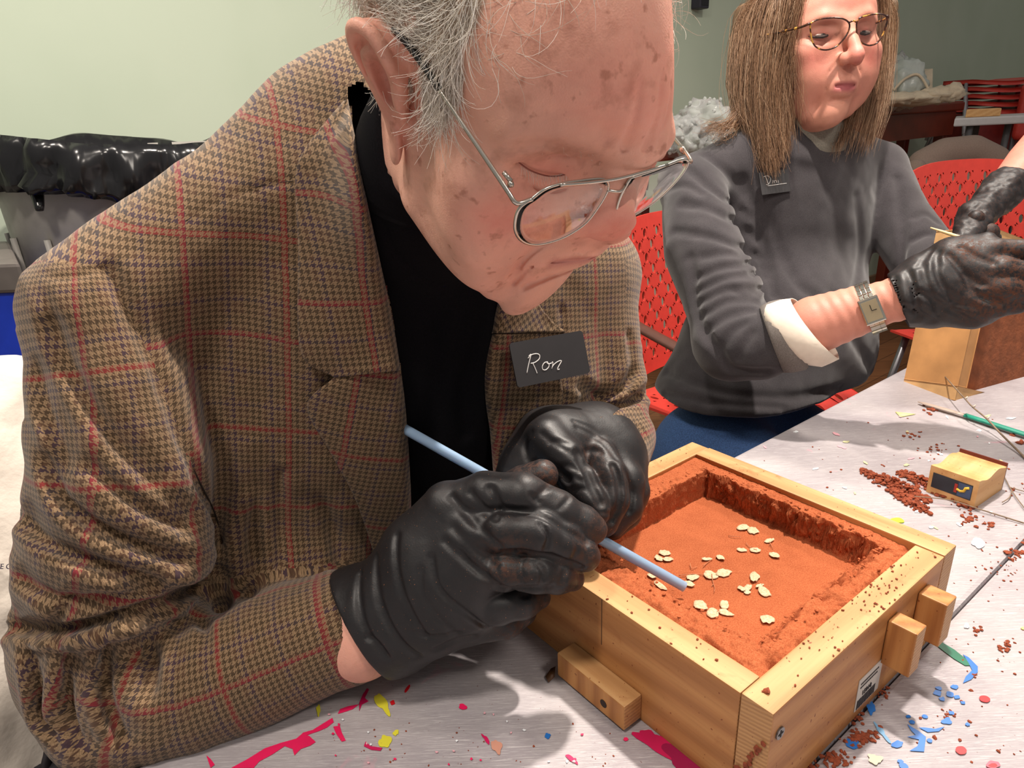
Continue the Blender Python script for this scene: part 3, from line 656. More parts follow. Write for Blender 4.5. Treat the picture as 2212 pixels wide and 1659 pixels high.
# twig
def stick(name, pts, r0, r1, mat, label, cat, n=24, sides=6):
    b = MB(); p = spline(pts, n); b.tube(p, np.linspace(r0, r1, n), sides); o = b.build(name, mat, None, True); tag(o, label, cat); return o
M_twig = simple('twig_bark', (132, 112, 92), .7, .25, 200)
tw = empty('twig', T(2105, 900), 'thin bare twig with pale buds leaning over the far table edge beside the second tray', 'twig')
p = [T(2040, 812, TZ+.028), T(2085, 862, TZ+.03), T(2102, 880, TZ+.026), T(2132, 905, TZ+.018), T(2160, 935, TZ+.010), T(2212, 987, TZ+.002), T(2260, 1040, TZ+.003)]
b = MB(); b.tube(spline(p, 30), np.linspace(.0009, .0016, 30), 6); b.build('branch', M_twig, tw, True)
b = MB()
for q in (1, 2, 3): b.tube([p[q], p[q]+Z3*.004+RIGHT*.003], [.0021, .0008], 6)
b.build('buds', simple('pale_bud', (216, 200, 184), .6), tw, True)
stick('twig', [T(1975, 1072, TZ+.014), T(2050, 1080, TZ+.009), T(2110, 1098, TZ+.004), T(2212, 1130, TZ+.002)], .0006, .0009, M_twig, 'very thin straight twig in front of the stamped block', 'twig')
b = MB()
for pts in ([(2165, 1020), (2180, 1050), (2196, 1075), (2215, 1100)], [(2180, 1052), (2200, 1058), (2215, 1062)], [(2186, 1060), (2180, 1075), (2165, 1085)]): b.tube(spline([T(*q, TZ+.003) for q in pts], 10), .0006, 5)
o = b.build('twig', M_twig, None, True); tag(o, 'small forked twig right of the stamped block at the edge of view', 'twig')
# green tool with pale blade
tool = empty('modelling_tool', T(2110, 905), 'narrow green-handled tool with a pale blade lying beyond the twig', 'tool')
pa, pb, pc = T(1983, 868, TZ+.004), T(2085, 897, TZ+.005), T(2250, 950, TZ+.006)
b = MB(); b.tube(np.linspace(pa, pb, 8), np.array([.0015, .0042, .005, .005, .005, .0048, .0045, .0045]), 10, flat=.35, upv=Z3); b.build('blade', simple('pale_blade', (176, 158, 146), .4, .1), tool, True)
b = MB(); b.tube(np.linspace(pb, pc, 6), .0052, 10, flat=.55, upv=Z3); b.build('handle', simple('green_handle', (40, 140, 118), .4, .15), tool, True)
pts = [T(1934, 890, TZ+.0008), T(1945, 901, TZ+.0008), T(1978, 895, TZ+.0008), T(1940, 887, TZ+.003)]
V, Fc = prism(pts[:3], .0006, Z3); o = mesh_obj('paper_scrap', V, Fc, simple('yellow_paper', (236, 226, 150), .7, .05)); tag(o, 'small pale yellow paper triangle on the table beyond the tray', 'paper')
# bent dark leaf by the left handle
pts = [T(1178, 1462, TZ+.002), T(1190, 1445, TZ+.006), T(1200, 1440, TZ+.009), T(1198, 1462, TZ+.003), T(1185, 1475, TZ+.001)]
V, Fc = prism(pts, .0005, Z3); o = mesh_obj('dry_leaf', V, Fc, simple('brown_leaf', (84, 54, 30), .5, .3)); tag(o, 'brown curled dry leaf against the left handle block of the tray', 'leaf')
# ================================================================== skin and heads
def skin_mat(name, base, red, spot, amt_spots=.6):
    t = NT(name, .5, .4); v = t.coord()
    n1 = t.noise(v, 26, 5, .6, .6); n2 = t.noise(v, 85, 4, .6); n3 = t.noise(v, 900, 3, .6)
    b0 = np.array(lin(base)); c = t.ramp(n1, [(.3, tuple(b0*.86)), (.7, tuple(np.minimum(b0*1.08, 1)))])
    c = t.mixc(t.math('MULTIPLY', t.attr('red'), t.ramp(n2, [(.25, (.6,)*3), (.7, (1, 1, 1))])), c, lin(red))
    s1 = t.noise(v, 42, 4, .6, .1); s2 = t.noise(v, 110, 3, .5, .1)
    m = t.math('MAXIMUM', t.ramp(s1, [(.54, (0, 0, 0)), (.72, (.6,)*3)]), t.ramp(s2, [(.62, (0, 0, 0)), (.72, (.7,)*3)]))
    c = t.mixc(t.math('MULTIPLY', t.math('MULTIPLY', m, amt_spots), t.attr('spots')), c, lin(spot))
    c = t.mixc(t.attr('scalp'), c, lin((176, 160, 142))); c = t.mixc(t.attr('dark'), c, lin((120, 66, 52))); c = t.mixc(t.attr('lip'), c, lin((168, 88, 90)))
    t.color(c)
    vo = t.n('ShaderNodeTexVoronoi'); t.l(v, vo.inputs[0]); vo.inputs['Scale'].default_value = 950
    t.bump(t.math('ADD', t.math('MULTIPLY', vo.outputs[0], .5), t.math('ADD', n3, t.math('MULTIPLY', n2, 1.5))), .28, .0006)
    t.b.inputs['Subsurface Weight'].default_value = .12; t.b.inputs['Subsurface Radius'].default_value = (.012, .004, .002); t.b.inputs['Subsurface Scale'].default_value = .3
    return t.m
def rotx(a): c, s_ = math.cos(a), math.sin(a); return np.array([[1, 0, 0], [0, c, -s_], [0, s_, c]])
def roty(a): c, s_ = math.cos(a), math.sin(a); return np.array([[c, 0, s_], [0, 1, 0], [-s_, 0, c]])
def rotz(a): c, s_ = math.cos(a), math.sin(a); return np.array([[c, -s_, 0], [s_, c, 0], [0, 0, 1]])
def ear(v, sgn, old=1.0, tilt=0.0):
    """outer ear at x = sgn*.073, local head coordinates (x right, y forward, z up)"""
    O = np.array([sgn*.074, -.012, 0.0]); s = sgn
    def p(x, y, z): return O+np.array([s*x, y, z])
    v.ell(p(.005, .0, .006), (.0075, .019, .032), R=rotz(s*.30), k=.006); v.ell(p(.010, -.008, .020), (.006, .014, .017), R=rotz(s*.45), k=.006); v.ell(p(.009, -.010, -.004), (.006, .012, .022), R=rotz(s*.45), k=.006)
    rim = [p(.004, .014, .012), p(.011, .012, .026), p(.016, .0, .036), p(.019, -.014, .032), p(.018, -.021, .017), p(.015, -.02, 0), p(.012, -.014, -.014), p(.009, -.006, -.026)]
    sp = spline(rim, 24); v.path(list(sp), [.0042]*20+[.0044, .005, .0055, .006], k=.004)
    v.path(list(spline([p(.013, -.001, .024), p(.015, -.009, .016), p(.013, -.0115, 0), p(.009, -.006, -.012)], 12)), .0034, k=.004)   # antihelix
    v.ell(p(.008, -.001, -.034), (.0058, .0095, .0125*old), k=.006)               # lobe
    v.ell(p(.0115, .001, .003), (.0085, .0085, .0135), k=.0035, op='s')           # concha
    v.path([p(.017, -.006, .029), p(.0175, -.016, .018), p(.0165, -.016, .002)], .0018, k=.003, op='s')
    v.ell(p(.0035, .014, -.002), (.0055, .0045, .008), k=.004)                    # tragus
    v.ell(p(.004, .006, -.003), (.006, .004, .006), k=.003, op='s')
def base_head(h, male=True, lo=(-.105, -.135, -.17), hi=(.105, .15, .155)):
    v = Vol(lo, hi, h)
    v.ell((0, -.018, .055), (.077, .099, .084), k=.02)
    v.ell((0, .035, .052), (.066, .062, .058), k=.03)                              # forehead
    v.ell((0, .038, -.012), (.06, .058, .075), k=.03)                              # face mass
    for s in (1, -1):
        v.path([(s*.060, .0, -.03), (s*.056, .008, -.062), (s*.034, .055, -.086), (0, .076, -.092)], [.016, .016, .016, .018], k=.022)
        v.ell((s*.044, .056, -.004), (.026, .026, .021), k=.016)                   # cheekbone
        v.ell((s*.043, .048, -.04), (.026, .034, .034), k=.02)                     # cheek
        v.path([(s*.048, .070, .036), (s*.030, .087, .042), (s*.012, .092, .037)], [.007, .009, .008], k=.014)  # brow
        v.ell((s*.032, .095, .021), (.019, .016, .0135), k=.014, op='s')           # socket
        v.ell((s*.031, .074, .022), (.0148, .0142, .0136), k=.005)                 # eyeball under the lids
    v.ell((0, .078, -.05), (.033, .027, .034), k=.02)                              # muzzle
    v.ell((0, .078, -.09), (.021, .021, .017), k=.014)                             # chin
    v.path([(0, .093, .032), (0, .104, .012), (0, .114, -.006), (0, .1195, -.016)], [.0085, .0085, .010, .0115], k=.010)
    v.ell((0, .1185, -.017), (.0125, .0125, .0115), k=.006)
    for s in (1, -1):
        v.ell((s*.0125, .106, -.021), (.0085, .0125, .0095), k=.005)
        v.ell((s*.0068, .1085, -.0315), (.0036, .0062, .0052), k=.003, op='s')
    # lips
    v.path(list(spline([(-.025, .0905, -.0545), (-.013, .102, -.0505), (0, .1062, -.0500), (.013, .102, -.0505), (.025, .0905, -.0545)], 14)), [.002]+[.0042]*12+[.002], k=.006)
    v.path(list(spline([(-.024, .0900, -.0575), (-.012, .100, -.0615), (0, .1035, -.0625), (.012, .100, -.0615), (.024, .0900, -.0575)], 14)), [.002]+[.0058]*12+[.002], k=.006)
    v.path(list(spline([(-.0285, .089, -.0562), (-.014, .1035, -.0552), (0, .109, -.0556), (.014, .1035, -.0552), (.0285, .089, -.0562)], 14)), .0004, k=.0018, op='g', amt=.0032)
    v.path([(0, .108, -.036), (0, .111, -.047)], .002, k=.003, op='g', amt=.0012)
    v.path([(-.014, .094, -.0735), (0, .098, -.0745), (.014, .094, -.0735)], .001, k=.004, op='g', amt=.0025)
    return v
def close_lids(v, z=.0145, amt=.0022):
    for s in (1, -1):
        v.path(list(spline([(s*.0185, .0835, .0205), (s*.025, .0885, z+.0005), (s*.032, .0895, z-.001), (s*.040, .0845, z+.0015), (s*.046, .077, .019)], 14)), .0004, k=.0014, op='g', amt=amt)
def head_attrs(V, spots=1.0):
    """colour masks by place on the face (local coordinates)"""
    x, y, z = np.abs(V[:, 0]), V[:, 1], V[:, 2]
    g = lambda c, r: np.exp(-(((x-c[0])/r[0])**2+((y-c[1])/r[1])**2+((z-c[2])/r[2])**2))
    red = .7*g((.045, .075, -.015), (.022, .03, .02))+.9*g((0, .122, -.018), (.018, .022, .02))+.40*g((.085, -.012, 0), (.02, .03, .045))+.5*g((0, .09, .08), (.06, .04, .035))+.35*g((.03, .07, -.06), (.03, .04, .03))+.5*g((.031, .088, .018), (.018, .012, .012))
    lip = g((0, .104, -.057), (.028, .018, .0065))*(z < -.0485)*(z > -.066)
    lip = np.clip(lip*1.3, 0, 1)*np.clip((.026-x)/.006, 0, 1)
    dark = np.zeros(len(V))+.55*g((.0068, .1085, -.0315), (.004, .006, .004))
    sp = np.ones(len(V))*spots
    return red, lip, dark, sp
EYE_W = simple('eye_white', (214, 196, 186), .25, .03); EYE_I = simple('eye_iris', (46, 40, 40), .15, .1)

# ---- the man: pose fitted to the photograph's landmarks
RM = np.array([[-0.731, 0.602, 0.321], [0.402, 0.76, -0.511], [-0.552, -0.244, -0.797]]); TM = np.array([-.00867, -.18224, .41772])
def loc2w(V, R, T_): c = V@R.T+T_; return CAM+cw(c)
def w2loc(Wd, R, T_):
    q = Wd-CAM; c = np.stack([q@RIGHT, -(q@UP), q@FWD], -1); return (c-T_)@R
def fitpts(lms, R, T_):
    """each landmark slides off to the pixel ray that sees it, at its own depth"""
    src, dst = [], []
    for l in lms:
        L = np.array(l[:3]); w_ = loc2w(L[None], R, T_)[0]; src.append(L)
        if l[3] is None: dst.append(L); continue
        r_ = ray(l[3], l[4]); t_ = ((w_-CAM)@r_)/(r_@r_); dst.append(w2loc((CAM+r_*t_)[None], R, T_)[0])
    return np.array(src), np.array(dst)
HV = .0013
v = base_head(HV, lo=(-.11, -.135, -.20), hi=(.11, .15, .155))
close_lids(v, .0135, .0042)
ear(v, 1, 1.15); ear(v, -1, 1.15)
v.path([(0, -.028, -.03), (.0, -.036, -.09), tuple(w2loc((P(868, 560, .615)+RIGHT*.008)[None], RM, TM)[0])], [.054, .048, .046], k=.03)
# an old face: folds and sagging
for s in (1, -1):
    v.ell((s*.050, .038, -.070), (.017, .028, .022), k=.012)                                          # jowl
    v.path(list(spline([(s*.017, .106, -.018), (s*.028, .094, -.035), (s*.036, .084, -.052), (s*.037, .076, -.068)], 12)), .0005, k=.0028, op='g', amt=.0056)
    v.path(list(spline([(s*.0290, .0875, -.0575), (s*.032, .081, -.066), (s*.032, .073, -.078)], 8)), .0005, k=.0026, op='g', amt=.0022)
    v.path(list(spline([(s*.017, .086, .012), (s*.026, .086, .0045), (s*.038, .078, .004), (s*.047, .068, .011)], 10)), .001, k=.0022, op='g', amt=.0030)   # eye bag
    v.path(list(spline([(s*.0175, .083, .027), (s*.030, .089, .0295), (s*.043, .082, .026), (s*.052, .07, .018)], 10)), .001, k=.0018, op='g', amt=.0044)  # lid crease
    v.path(list(spline([(s*.022, .091, .034), (s*.036, .088, .031), (s*.050, .074, .022)], 10)), .0042, k=.006)                                              # hooded lid
    for q in range(3): v.path([(s*.050, .066, .018-.004*q), (s*.058, .052, .022-.010*q)], .0006, k=.0013, op='g', amt=.0020)
    for q in range(2): v.path([(s*(.060+.001*q), .035-.012*q, -.002-.02*q), (s*.056, .045-.01*q, -.035-.018*q)], .0006, k=.002, op='g', amt=.0014)
    v.path([(s*.008, .094, .060), (s*.0065, .100, .042), (s*.006, .1, .036)], .0006, k=.0024, op='g', amt=.0013)
    v.path([(s*.020, .091, .062), (s*.016, .096, .048)], .0006, k=.0026, op='g', amt=.0008)
for xx in (-.026, -.015, -.005, .006): v.path(list(spline([(xx*.8, .098, .038), (xx, .0985, .054), (xx*1.25, .094, .072), (xx*1.5, .088, .086)], 10)), .0006, k=.0015, op='g', amt=.0016)
for q, zz in enumerate((.060, .070, .081)):
    v.path(list(spline([(-.045, .074-.004*q, zz-.004), (-.022, .091-.006*q, zz), (0, .0955-.006*q, zz+.001), (.022, .091-.006*q, zz), (.045, .074-.004*q, zz-.004)], 12)), .0006, k=.0015, op='g', amt=.0006)
for q in (-1, 0, 1): v.path([(q*.008, .1115, -.036), (q*.009, .1085, -.047)], .0006, k=.0012, op='g', amt=.0011)
v.path([(.0, .097, .030), (.0, .1, .024)], .001, k=.003, op='g', amt=.002)
v.path(list(spline([(.026, .084, -.080), (.013, .095, -.0755), (0, .099, -.074), (-.013, .095, -.0755), (-.026, .084, -.080)], 12)), .0008, k=.0028, op='g', amt=.0045)
# lower lip pushed out
v.ell((0, .0985, -.066), (.017, .009, .008), k=.006)
for s in (1, -1): v.ell((s*.0165, .083, .019), (.010, .010, .011), k=.008)
V, Fq = v.mesh(); V = relax(V, Fq, 1, .4)
LM_M = [(.0745, .0, 0, 866, 205), (.082, -.018, .033, 812, 60), (.091, -.033, .014, 772, 105), (.083, -.014, -.047, 852, 346), (.046, .074, .018, 1112, 352), (.0185, .0835, .0205, 1255, 366), (.031, .088, .014, 1186, 366),
        (0, .1305, -.018, 1341, 482), (0, .1085, -.034, 1275, 545), (.026, .0905, -.055, 1168, 562), (0, .108, -.056, 1253, 556), (.012, .080, -.105, 1110, 660), (0, .098, -.088, 1196, 615), (0, .1085, -.064, 1240, 572),
        (0, .098, -.0745, 1224, 583), (.0235, .084, -.078, 1148, 606), (.058, .0, -.075, 876, 440), (.048, .04, -.098, 1005, 592), (0, .098, .04, 1378, 335), (-.01, .098, .065, 1432, 275), (-.02, .085, .100, 1478, 90), (-.035, .09, .06, 1450, 235),
        (.012, .096, .036, 1280, 330), (.048, .074, .036, 1130, 290), (.0285, .094, -.035, 1160, 530), (.037, .078, -.065, 1108, 598),
        (.05, -.06, .10, None, None), (-.07, 0, 0, None, None), (0, -.1, .05, None, None), (-.05, -.05, .1, None, None), (0, -.07, -.15, None, None), (.05, -.05, -.12, None, None), (.03, .05, .11, None, None), (.07, .03, .05, None, None)]
src, dst = fitpts(LM_M, RM, TM)
def warp_man(P_): return rbf_warp(P_, src, dst, .045)
red, lip, dark, spt = head_attrs(V)
Vl = warp_man(V)
man = empty('person', F(-.25, .62, -TZ), 'elderly white-haired man in a tweed jacket bending over the sand tray, holding a blue straw', 'person')
M_skin_m = skin_mat('skin_old', (236, 180, 158), (224, 122, 110), (160, 98, 74), .8)
def inpoly(x, y, poly):
    r = np.zeros(len(x), bool); n = len(poly)
    for i in range(n):
        x1, y1 = poly[i]; x2, y2 = poly[(i+1) % n]
        c = ((y1 > y) != (y2 > y)) & (x < (x2-x1)*(y-y1)/(y2-y1+1e-9)+x1); r ^= c
    return r
def pxa(Wd): q = Wd-CAM; d = q@FWD; return PW/2+FPX*(q@RIGHT)/d, PH/2-FPX*(q@UP)/d
Wm = loc2w(Vl, RM, TM)
# where hair grows: side of the head, temple and back; the other side mirrors it
HAIRP = [(700, -300), (1000, -300), (1020, -60), (1050, 0), (1030, 50), (1000, 100), (1005, 170), (990, 225), (965, 262), (940, 262), (912, 235), (885, 190), (870, 130), (830, 60), (790, 50), (765, 90), (770, 200), (800, 330), (790, 400), (720, 420), (600, 100)]
Vmir = Vl*np.array([-1, 1, 1])
def hairmask(Vloc):
    Vx = Vloc.copy(); Vx[:, 0] = np.abs(Vx[:, 0]); x, y = pxa(loc2w(Vx, RM, TM)); m = inpoly(x, y, HAIRP)
    return (m & (Vloc[:, 2] > -.07) & (np.abs(Vloc[:, 0]) < .0775+.004*(Vloc[:, 1] < 0))) | ((Vloc[:, 1] < -.05) & (Vloc[:, 2] > -.07))
hm = hairmask(Vl); hm &= (Vl[:, 2] > -.045); hm &= ~((Vl[:, 0] > .062) & (Vl[:, 1] > -.032) & (Vl[:, 1] < .012) & (Vl[:, 2] < .038) & (Vl[:, 2] > -.06))
hs = hm.astype(float)
for _ in range(6): 
    q = np.zeros(len(Vl)); c_ = np.zeros(len(Vl))
    for i in range(4): q += np.bincount(Fq[:, i], hs[Fq[:, (i+1) % 4]]+hs[Fq[:, (i+3) % 4]], len(Vl)); c_ += np.bincount(Fq[:, i], minlength=len(Vl))*2
    hs = .5*hs+.5*q/c_
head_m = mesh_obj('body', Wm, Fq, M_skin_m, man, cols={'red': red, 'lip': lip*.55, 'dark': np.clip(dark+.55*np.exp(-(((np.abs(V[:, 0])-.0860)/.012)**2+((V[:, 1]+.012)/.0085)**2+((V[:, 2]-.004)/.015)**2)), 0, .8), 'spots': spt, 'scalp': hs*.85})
def manp(*p): return loc2w(warp_man(np.array([p], float)), RM, TM)[0]

def strands(name, roots, nrm, dirs, length, mat, parent, rad=.00018, seg=7, lift=.3, curl=.25, grav=None, seed=0, sides=3, rs=None, keep=None, lab=None):
    """hair as thin three-sided tapering tubes growing from root points"""
    r = np.random.default_rng(seed); n = len(roots); L = np.broadcast_to(length, (n,))*r.uniform(.55, 1.15, n); L = L/seg
    P_ = roots.copy(); d = dirs+nrm*lift*r.uniform(.3, 1.2, (n, 1))+r.normal(size=(n, 3))*.12; d /= np.linalg.norm(d, axis=1)[:, None]
    cax = r.normal(size=(n, 3)); pts = [P_.copy()]
    for k in range(seg):
        P_ = P_+d*L[:, None]; pts.append(P_.copy())
        d = d+np.cross(cax, d)*curl*r.uniform(.2, 1, (n, 1))*.5+fbm(P_*90, 2, seed+5)[:, None]*cax*.10
        if grav is not None: d = d+np.asarray(grav)
        d = d-nrm*lift*.30; d /= np.linalg.norm(d, axis=1)[:, None]
    pts = np.stack(pts, 1); tg = np.gradient(pts, axis=1); tg /= np.linalg.norm(tg, axis=2)[..., None]+1e-12
    a = np.cross(tg, np.array([.3, .5, .8])); a /= np.linalg.norm(a, axis=2)[..., None]+1e-9; b_ = np.cross(tg, a); m = seg+1
    taper = np.linspace(1, .35, m)[None, :, None]*rad
    ring = [pts+taper*(a*math.cos(2*math.pi*k/sides)+b_*math.sin(2*math.pi*k/sides)) for k in range(sides)]
    Vh = np.stack(ring, 2).reshape(-1, 3)
    i = np.arange(n)[:, None, None]*m*sides; j = np.arange(seg)[None, :, None]*sides; k = np.arange(sides)[None, None, :]; k2 = (k+1) % sides
    Fh = np.stack([i+j+k, i+j+k2, i+j+sides+k2, i+j+sides+k], -1).reshape(-1, 4)
    rnd = np.repeat(r.uniform(0, 1, n), m*sides)
    return mesh_obj(name, Vh, Fh, mat, parent, True, cols={'rnd': rnd}, kind='stuff')
def hair_mat(name, stops, rough=.45):
    t = NT(name, rough, .35); t.color(t.ramp(t.attr('rnd'), [(p_, lin(c_)) for p_, c_ in stops])); return t.m
def surf_samples(Vw, Fq_, mask, n, seed):
    r = np.random.default_rng(seed); fm = mask[Fq_].all(1); ff = Fq_[fm]
    A = np.linalg.norm(np.cross(Vw[ff[:, 2]]-Vw[ff[:, 0]], Vw[ff[:, 3]]-Vw[ff[:, 1]]), axis=1); i = r.choice(len(ff), n, p=A/A.sum()); u = r.uniform(size=(n, 2))
    q = ff[i]; a = Vw[q[:, 0]]*(1-u[:, :1])+Vw[q[:, 1]]*u[:, :1]; b_ = Vw[q[:, 3]]*(1-u[:, :1])+Vw[q[:, 2]]*u[:, :1]
    return a*(1-u[:, 1:])+b_*u[:, 1:], q[:, 0]
Nm = normals(Wm, Fq)
M_whair = hair_mat('white_hair', [(0, (204, 192, 176)), (.35, (232, 224, 210)), (.7, (246, 240, 230)), (1, (255, 253, 248))])
Rw = cw(RM.T)                                                   # rows: world directions of local x, y, z
def locdir(d): return np.asarray(d)@Rw
pos, vi = surf_samples(Wm, Fq, hm, 19000, 3); nn = Nm[vi]
ly = Vl[vi]
dd = np.tile(locdir((0, .10, -1.0)), (len(pos), 1)) + np.clip((ly[:, 2:3]-.06)/.05, -.3, 1)*0 + np.clip((ly[:, 1:2]+.0)/.05, -1, 1)*locdir((0, .35, 0))
_bk = np.clip((.026-ly[:, 1:2])/.012, 0, 1)*np.clip((ly[:, 2:3]-.028)/.01, 0, 1)*(ly[:, 1:2] > -.032); dd = dd*(1-_bk)+_bk*locdir((0, -.9, -.45))
dd = dd-nn*(dd*nn).sum(1)[:, None]; dd /= np.linalg.norm(dd, axis=1)[:, None]
ln = np.where(ly[:, 1] > .01, .036, .036)*np.where((ly[:, 2] < 0) & (ly[:, 1] < 0), .55, 1)*np.where(ly[:, 2] < .03, .75, 1)*np.where((_bk[:, 0] > .4) & (ly[:, 2] < .06), .55, 1)
hair_o = strands('hair', pos, nn, dd, ln, M_whair, man, .00018, 8, .42, .42, None, 1)
# long stray hairs over the bald forehead and the crown
sel = (np.abs(Vl[:, 0]) < .075) & (Vl[:, 2] > .055) & (Vl[:, 1] < .06) & (Vl[:, 1] > -.06)
pos, vi = surf_samples(Wm, Fq, sel, 900, 8); nn = Nm[vi]
dd = np.tile(locdir((.4, .8, -.2)), (len(pos), 1))*np.where(RNG.uniform(size=(len(pos), 1)) > .3, 1, .3)+RNG.normal(size=(len(pos), 3))*.35
dd = dd-nn*(dd*nn).sum(1)[:, None]; dd /= np.linalg.norm(dd, axis=1)[:, None]
strands('hair', pos, nn, dd, .034, M_whair, man, .00014, 9, .5, .5, None, 2)
sel = hm & (Vl[:, 2] > .045); pos, vi = surf_samples(Wm, Fq, sel, 900, 9); nn = Nm[vi]; dd = locdir((0, .2, -.8))[None]+RNG.normal(size=(len(pos), 3))*.6
dd = dd-nn*(dd*nn).sum(1)[:, None]; dd /= np.linalg.norm(dd, axis=1)[:, None]
strands('hair', pos, nn, dd, .03, M_whair, man, .00014, 9, .8, .6, None, 4)
# eyebrows and the few lashes
for s in (1, -1):
    P0 = spline([(s*.050, .073, .034), (s*.034, .088, .040), (s*.014, .096, .036)], 260); r_ = np.random.default_rng(3)
    P1 = P0+r_.normal(size=P0.shape)*[.001, .0012, .0028]; Pw = loc2w(warp_man(P1), RM, TM)
    dN = locdir((0, 1, .1)); d0 = np.tile(locdir((-s*.8, .1, -.35)), (len(Pw), 1))
    strands('eyebrow', Pw-dN*.0012, np.tile(dN, (len(Pw), 1)), d0, .010, M_whair, man, .00013, 5, .5, .3, None, 5+s)
b = MB(); b.tube(spline([manp(s_[0], s_[1]+.0006, s_[2]) for s_ in [(.0185, .0840, .0200), (.025, .0888, .0142), (.032, .0896, .0126), (.040, .0846, .0150), (.046, .0775, .0190)]], 16), np.array([.0002]+[.00045]*14+[.0002]), 5)
b.build('lid_line', simple('lid_line_skin', (150, 84, 72), .6), man, True)
P0 = spline([(.022, .0868, .0165), (.032, .0900, .0130), (.044, .080, .0165)], 70); Pw = loc2w(warp_man(P0), RM, TM); dN = locdir((.2, .9, -.5))
strands('eyelashes', Pw, np.tile(dN, (len(Pw), 1)), np.tile(locdir((.1, .7, -.7)), (len(Pw), 1)), .007, M_whair, man, .00010, 4, .2, .2, None, 15)

# ---- his wire-rimmed spectacles
M_silver = simple('silver_wire', (196, 190, 180), .22, .04, metal=.9)
def glass_mat(name, tint=(1, 1, 1)):
    t = NT(name, .02, .9); t.color(tint); t.b.inputs['Transmission Weight'].default_value = 1.0; t.b.inputs['IOR'].default_value = 1.33; return t.m
M_lens = glass_mat('spectacle_lens', (.97, .95, .93))
G1, G2 = P(1112, 440, .330), P(1488, 351, .398); gdn = -Rw[2]*.98+Rw[1]*.20; gn = np.cross(G2-G1, gdn); gn /= np.linalg.norm(gn)
if gn @ Rw[1] < 0: gn = -gn
def onG(px, py, off=0): r_ = ray(px, py); t_ = ((G1-CAM)@gn)/(r_@gn); return CAM+r_*t_+gn*off
specs = empty('spectacles', onG(1325, 395), 'silver wire double-bridge spectacles low on the elderly man\'s nose', 'glasses')
LN = [(1147, 431), (1176, 409), (1212, 397), (1256, 390), (1295, 386), (1311, 392), (1312, 412), (1290, 450), (1262, 484), (1220, 511), (1180, 525), (1150, 528), (1126, 519), (1113, 498), (1114, 470), (1124, 447)]
LF = [(1362, 384), (1400, 372), (1440, 357), (1476, 344), (1486, 352), (1474, 374), (1450, 402), (1418, 432), (1385, 455), (1356, 470), (1338, 474), (1331, 464), (1335, 440), (1346, 412)]
for k, LP in enumerate((LN, LF)):
    o3 = np.array([onG(*q) for q in LP]); c3 = spline(np.concatenate([o3, o3[:2]]), 60)[:-4]; c3 = spline(np.concatenate([o3, o3[:1]]), 56)[:-1]
    b = MB(); b.tube(c3, .00085, 8, closed=True); b.build('rim', M_silver, specs, True)
    cen = c3.mean(0); nR = 6; Vv = []
    for side in (1, -1):
        for q in range(nR):
            f = 1-q/nR; Vv += list(cen+(c3-cen)*f+gn*(side*.0006+.0022*(1-f*f)))
        Vv.append(cen+gn*(side*.0006+.0022))
    n = len(c3); Fl = []
    for side in (0, 1):
        base = side*(nR*n+1)
        for q in range(nR-1):
            for j in range(n): F_ = (base+q*n+j, base+q*n+(j+1) % n, base+(q+1)*n+(j+1) % n, base+(q+1)*n+j); Fl.append(F_ if side else F_[::-1])
        for j in range(n): F_ = (base+(nR-1)*n+j, base+(nR-1)*n+(j+1) % n, base+nR*n); Fl.append(F_ if side else F_[::-1])
    for j in range(n): Fl.append((j, (j+1) % n, nR*n+1+(j+1) % n, nR*n+1+j))
    mesh_obj('lens', Vv, Fl, M_lens, specs)
b = MB(); b.tube(spline([onG(1208, 397, .001), onG(1256, 391, .002), onG(1326, 382, .002), onG(1387, 366, .002), onG(1440, 354, .001)], 20), .0009, 8); b.build('brow_bar', M_silver, specs, True)
b = MB(); b.tube(spline([onG(1312, 411), onG(1330, 407, .003), onG(1350, 400)], 10), .0009, 8); b.build('bridge', M_silver, specs, True)
b = MB(); b.tube(spline([onG(1150, 430), onG(1128, 441, -.001), P(1112, 436, .3325), P(1098, 415, .332), P(1060, 358, .333), P(1000, 268, .336), P(946, 189, .340)], 30), .0012, 8); b.build('temple', M_silver, specs, True)
b = MB(); b.tube(spline([P(948, 192, .340), P(915, 142, .3415), P(880, 95, .343), P(850, 62, .346)], 16), .0018, 8); b.build('temple_tip', simple('black_tip', (28, 26, 26), .4), specs, True)
b = MB(); b.tube([P(1104, 392, .3325), P(1088, 372, .3325)], .0013, 6); b.tube([P(1099, 398, .332), P(1107, 398, .333)], .0016, 8); b.build('hinge', M_silver, specs, True)
b = MB(); b.tube(spline([onG(1484, 350), P(1493, 349, .406), P(1482, 330, .414), P(1462, 305, .43), P(1436, 273, .455)], 16), .0011, 8); b.build('temple', M_silver, specs, True)
b = MB(); b.tube([P(1470, 318, .422), P(1478, 327, .417)], .0018, 8); b.build('hinge', M_silver, specs, True)
for sx, sg in (((1318, 425)), 1), ((1342, 420), -1):
    c_ = onG(sx[0], sx[1], -.006); b = MB(); b.tube([c_-Rw[2]*.005, c_, c_+Rw[2]*.005], [.0012, .0022, .0012], 8); b.tube([c_, onG(sx[0]-6*sg, sx[1]-10)], .0004, 5); b.build('nose_pad', glass_mat('nose_pad'), specs, True)
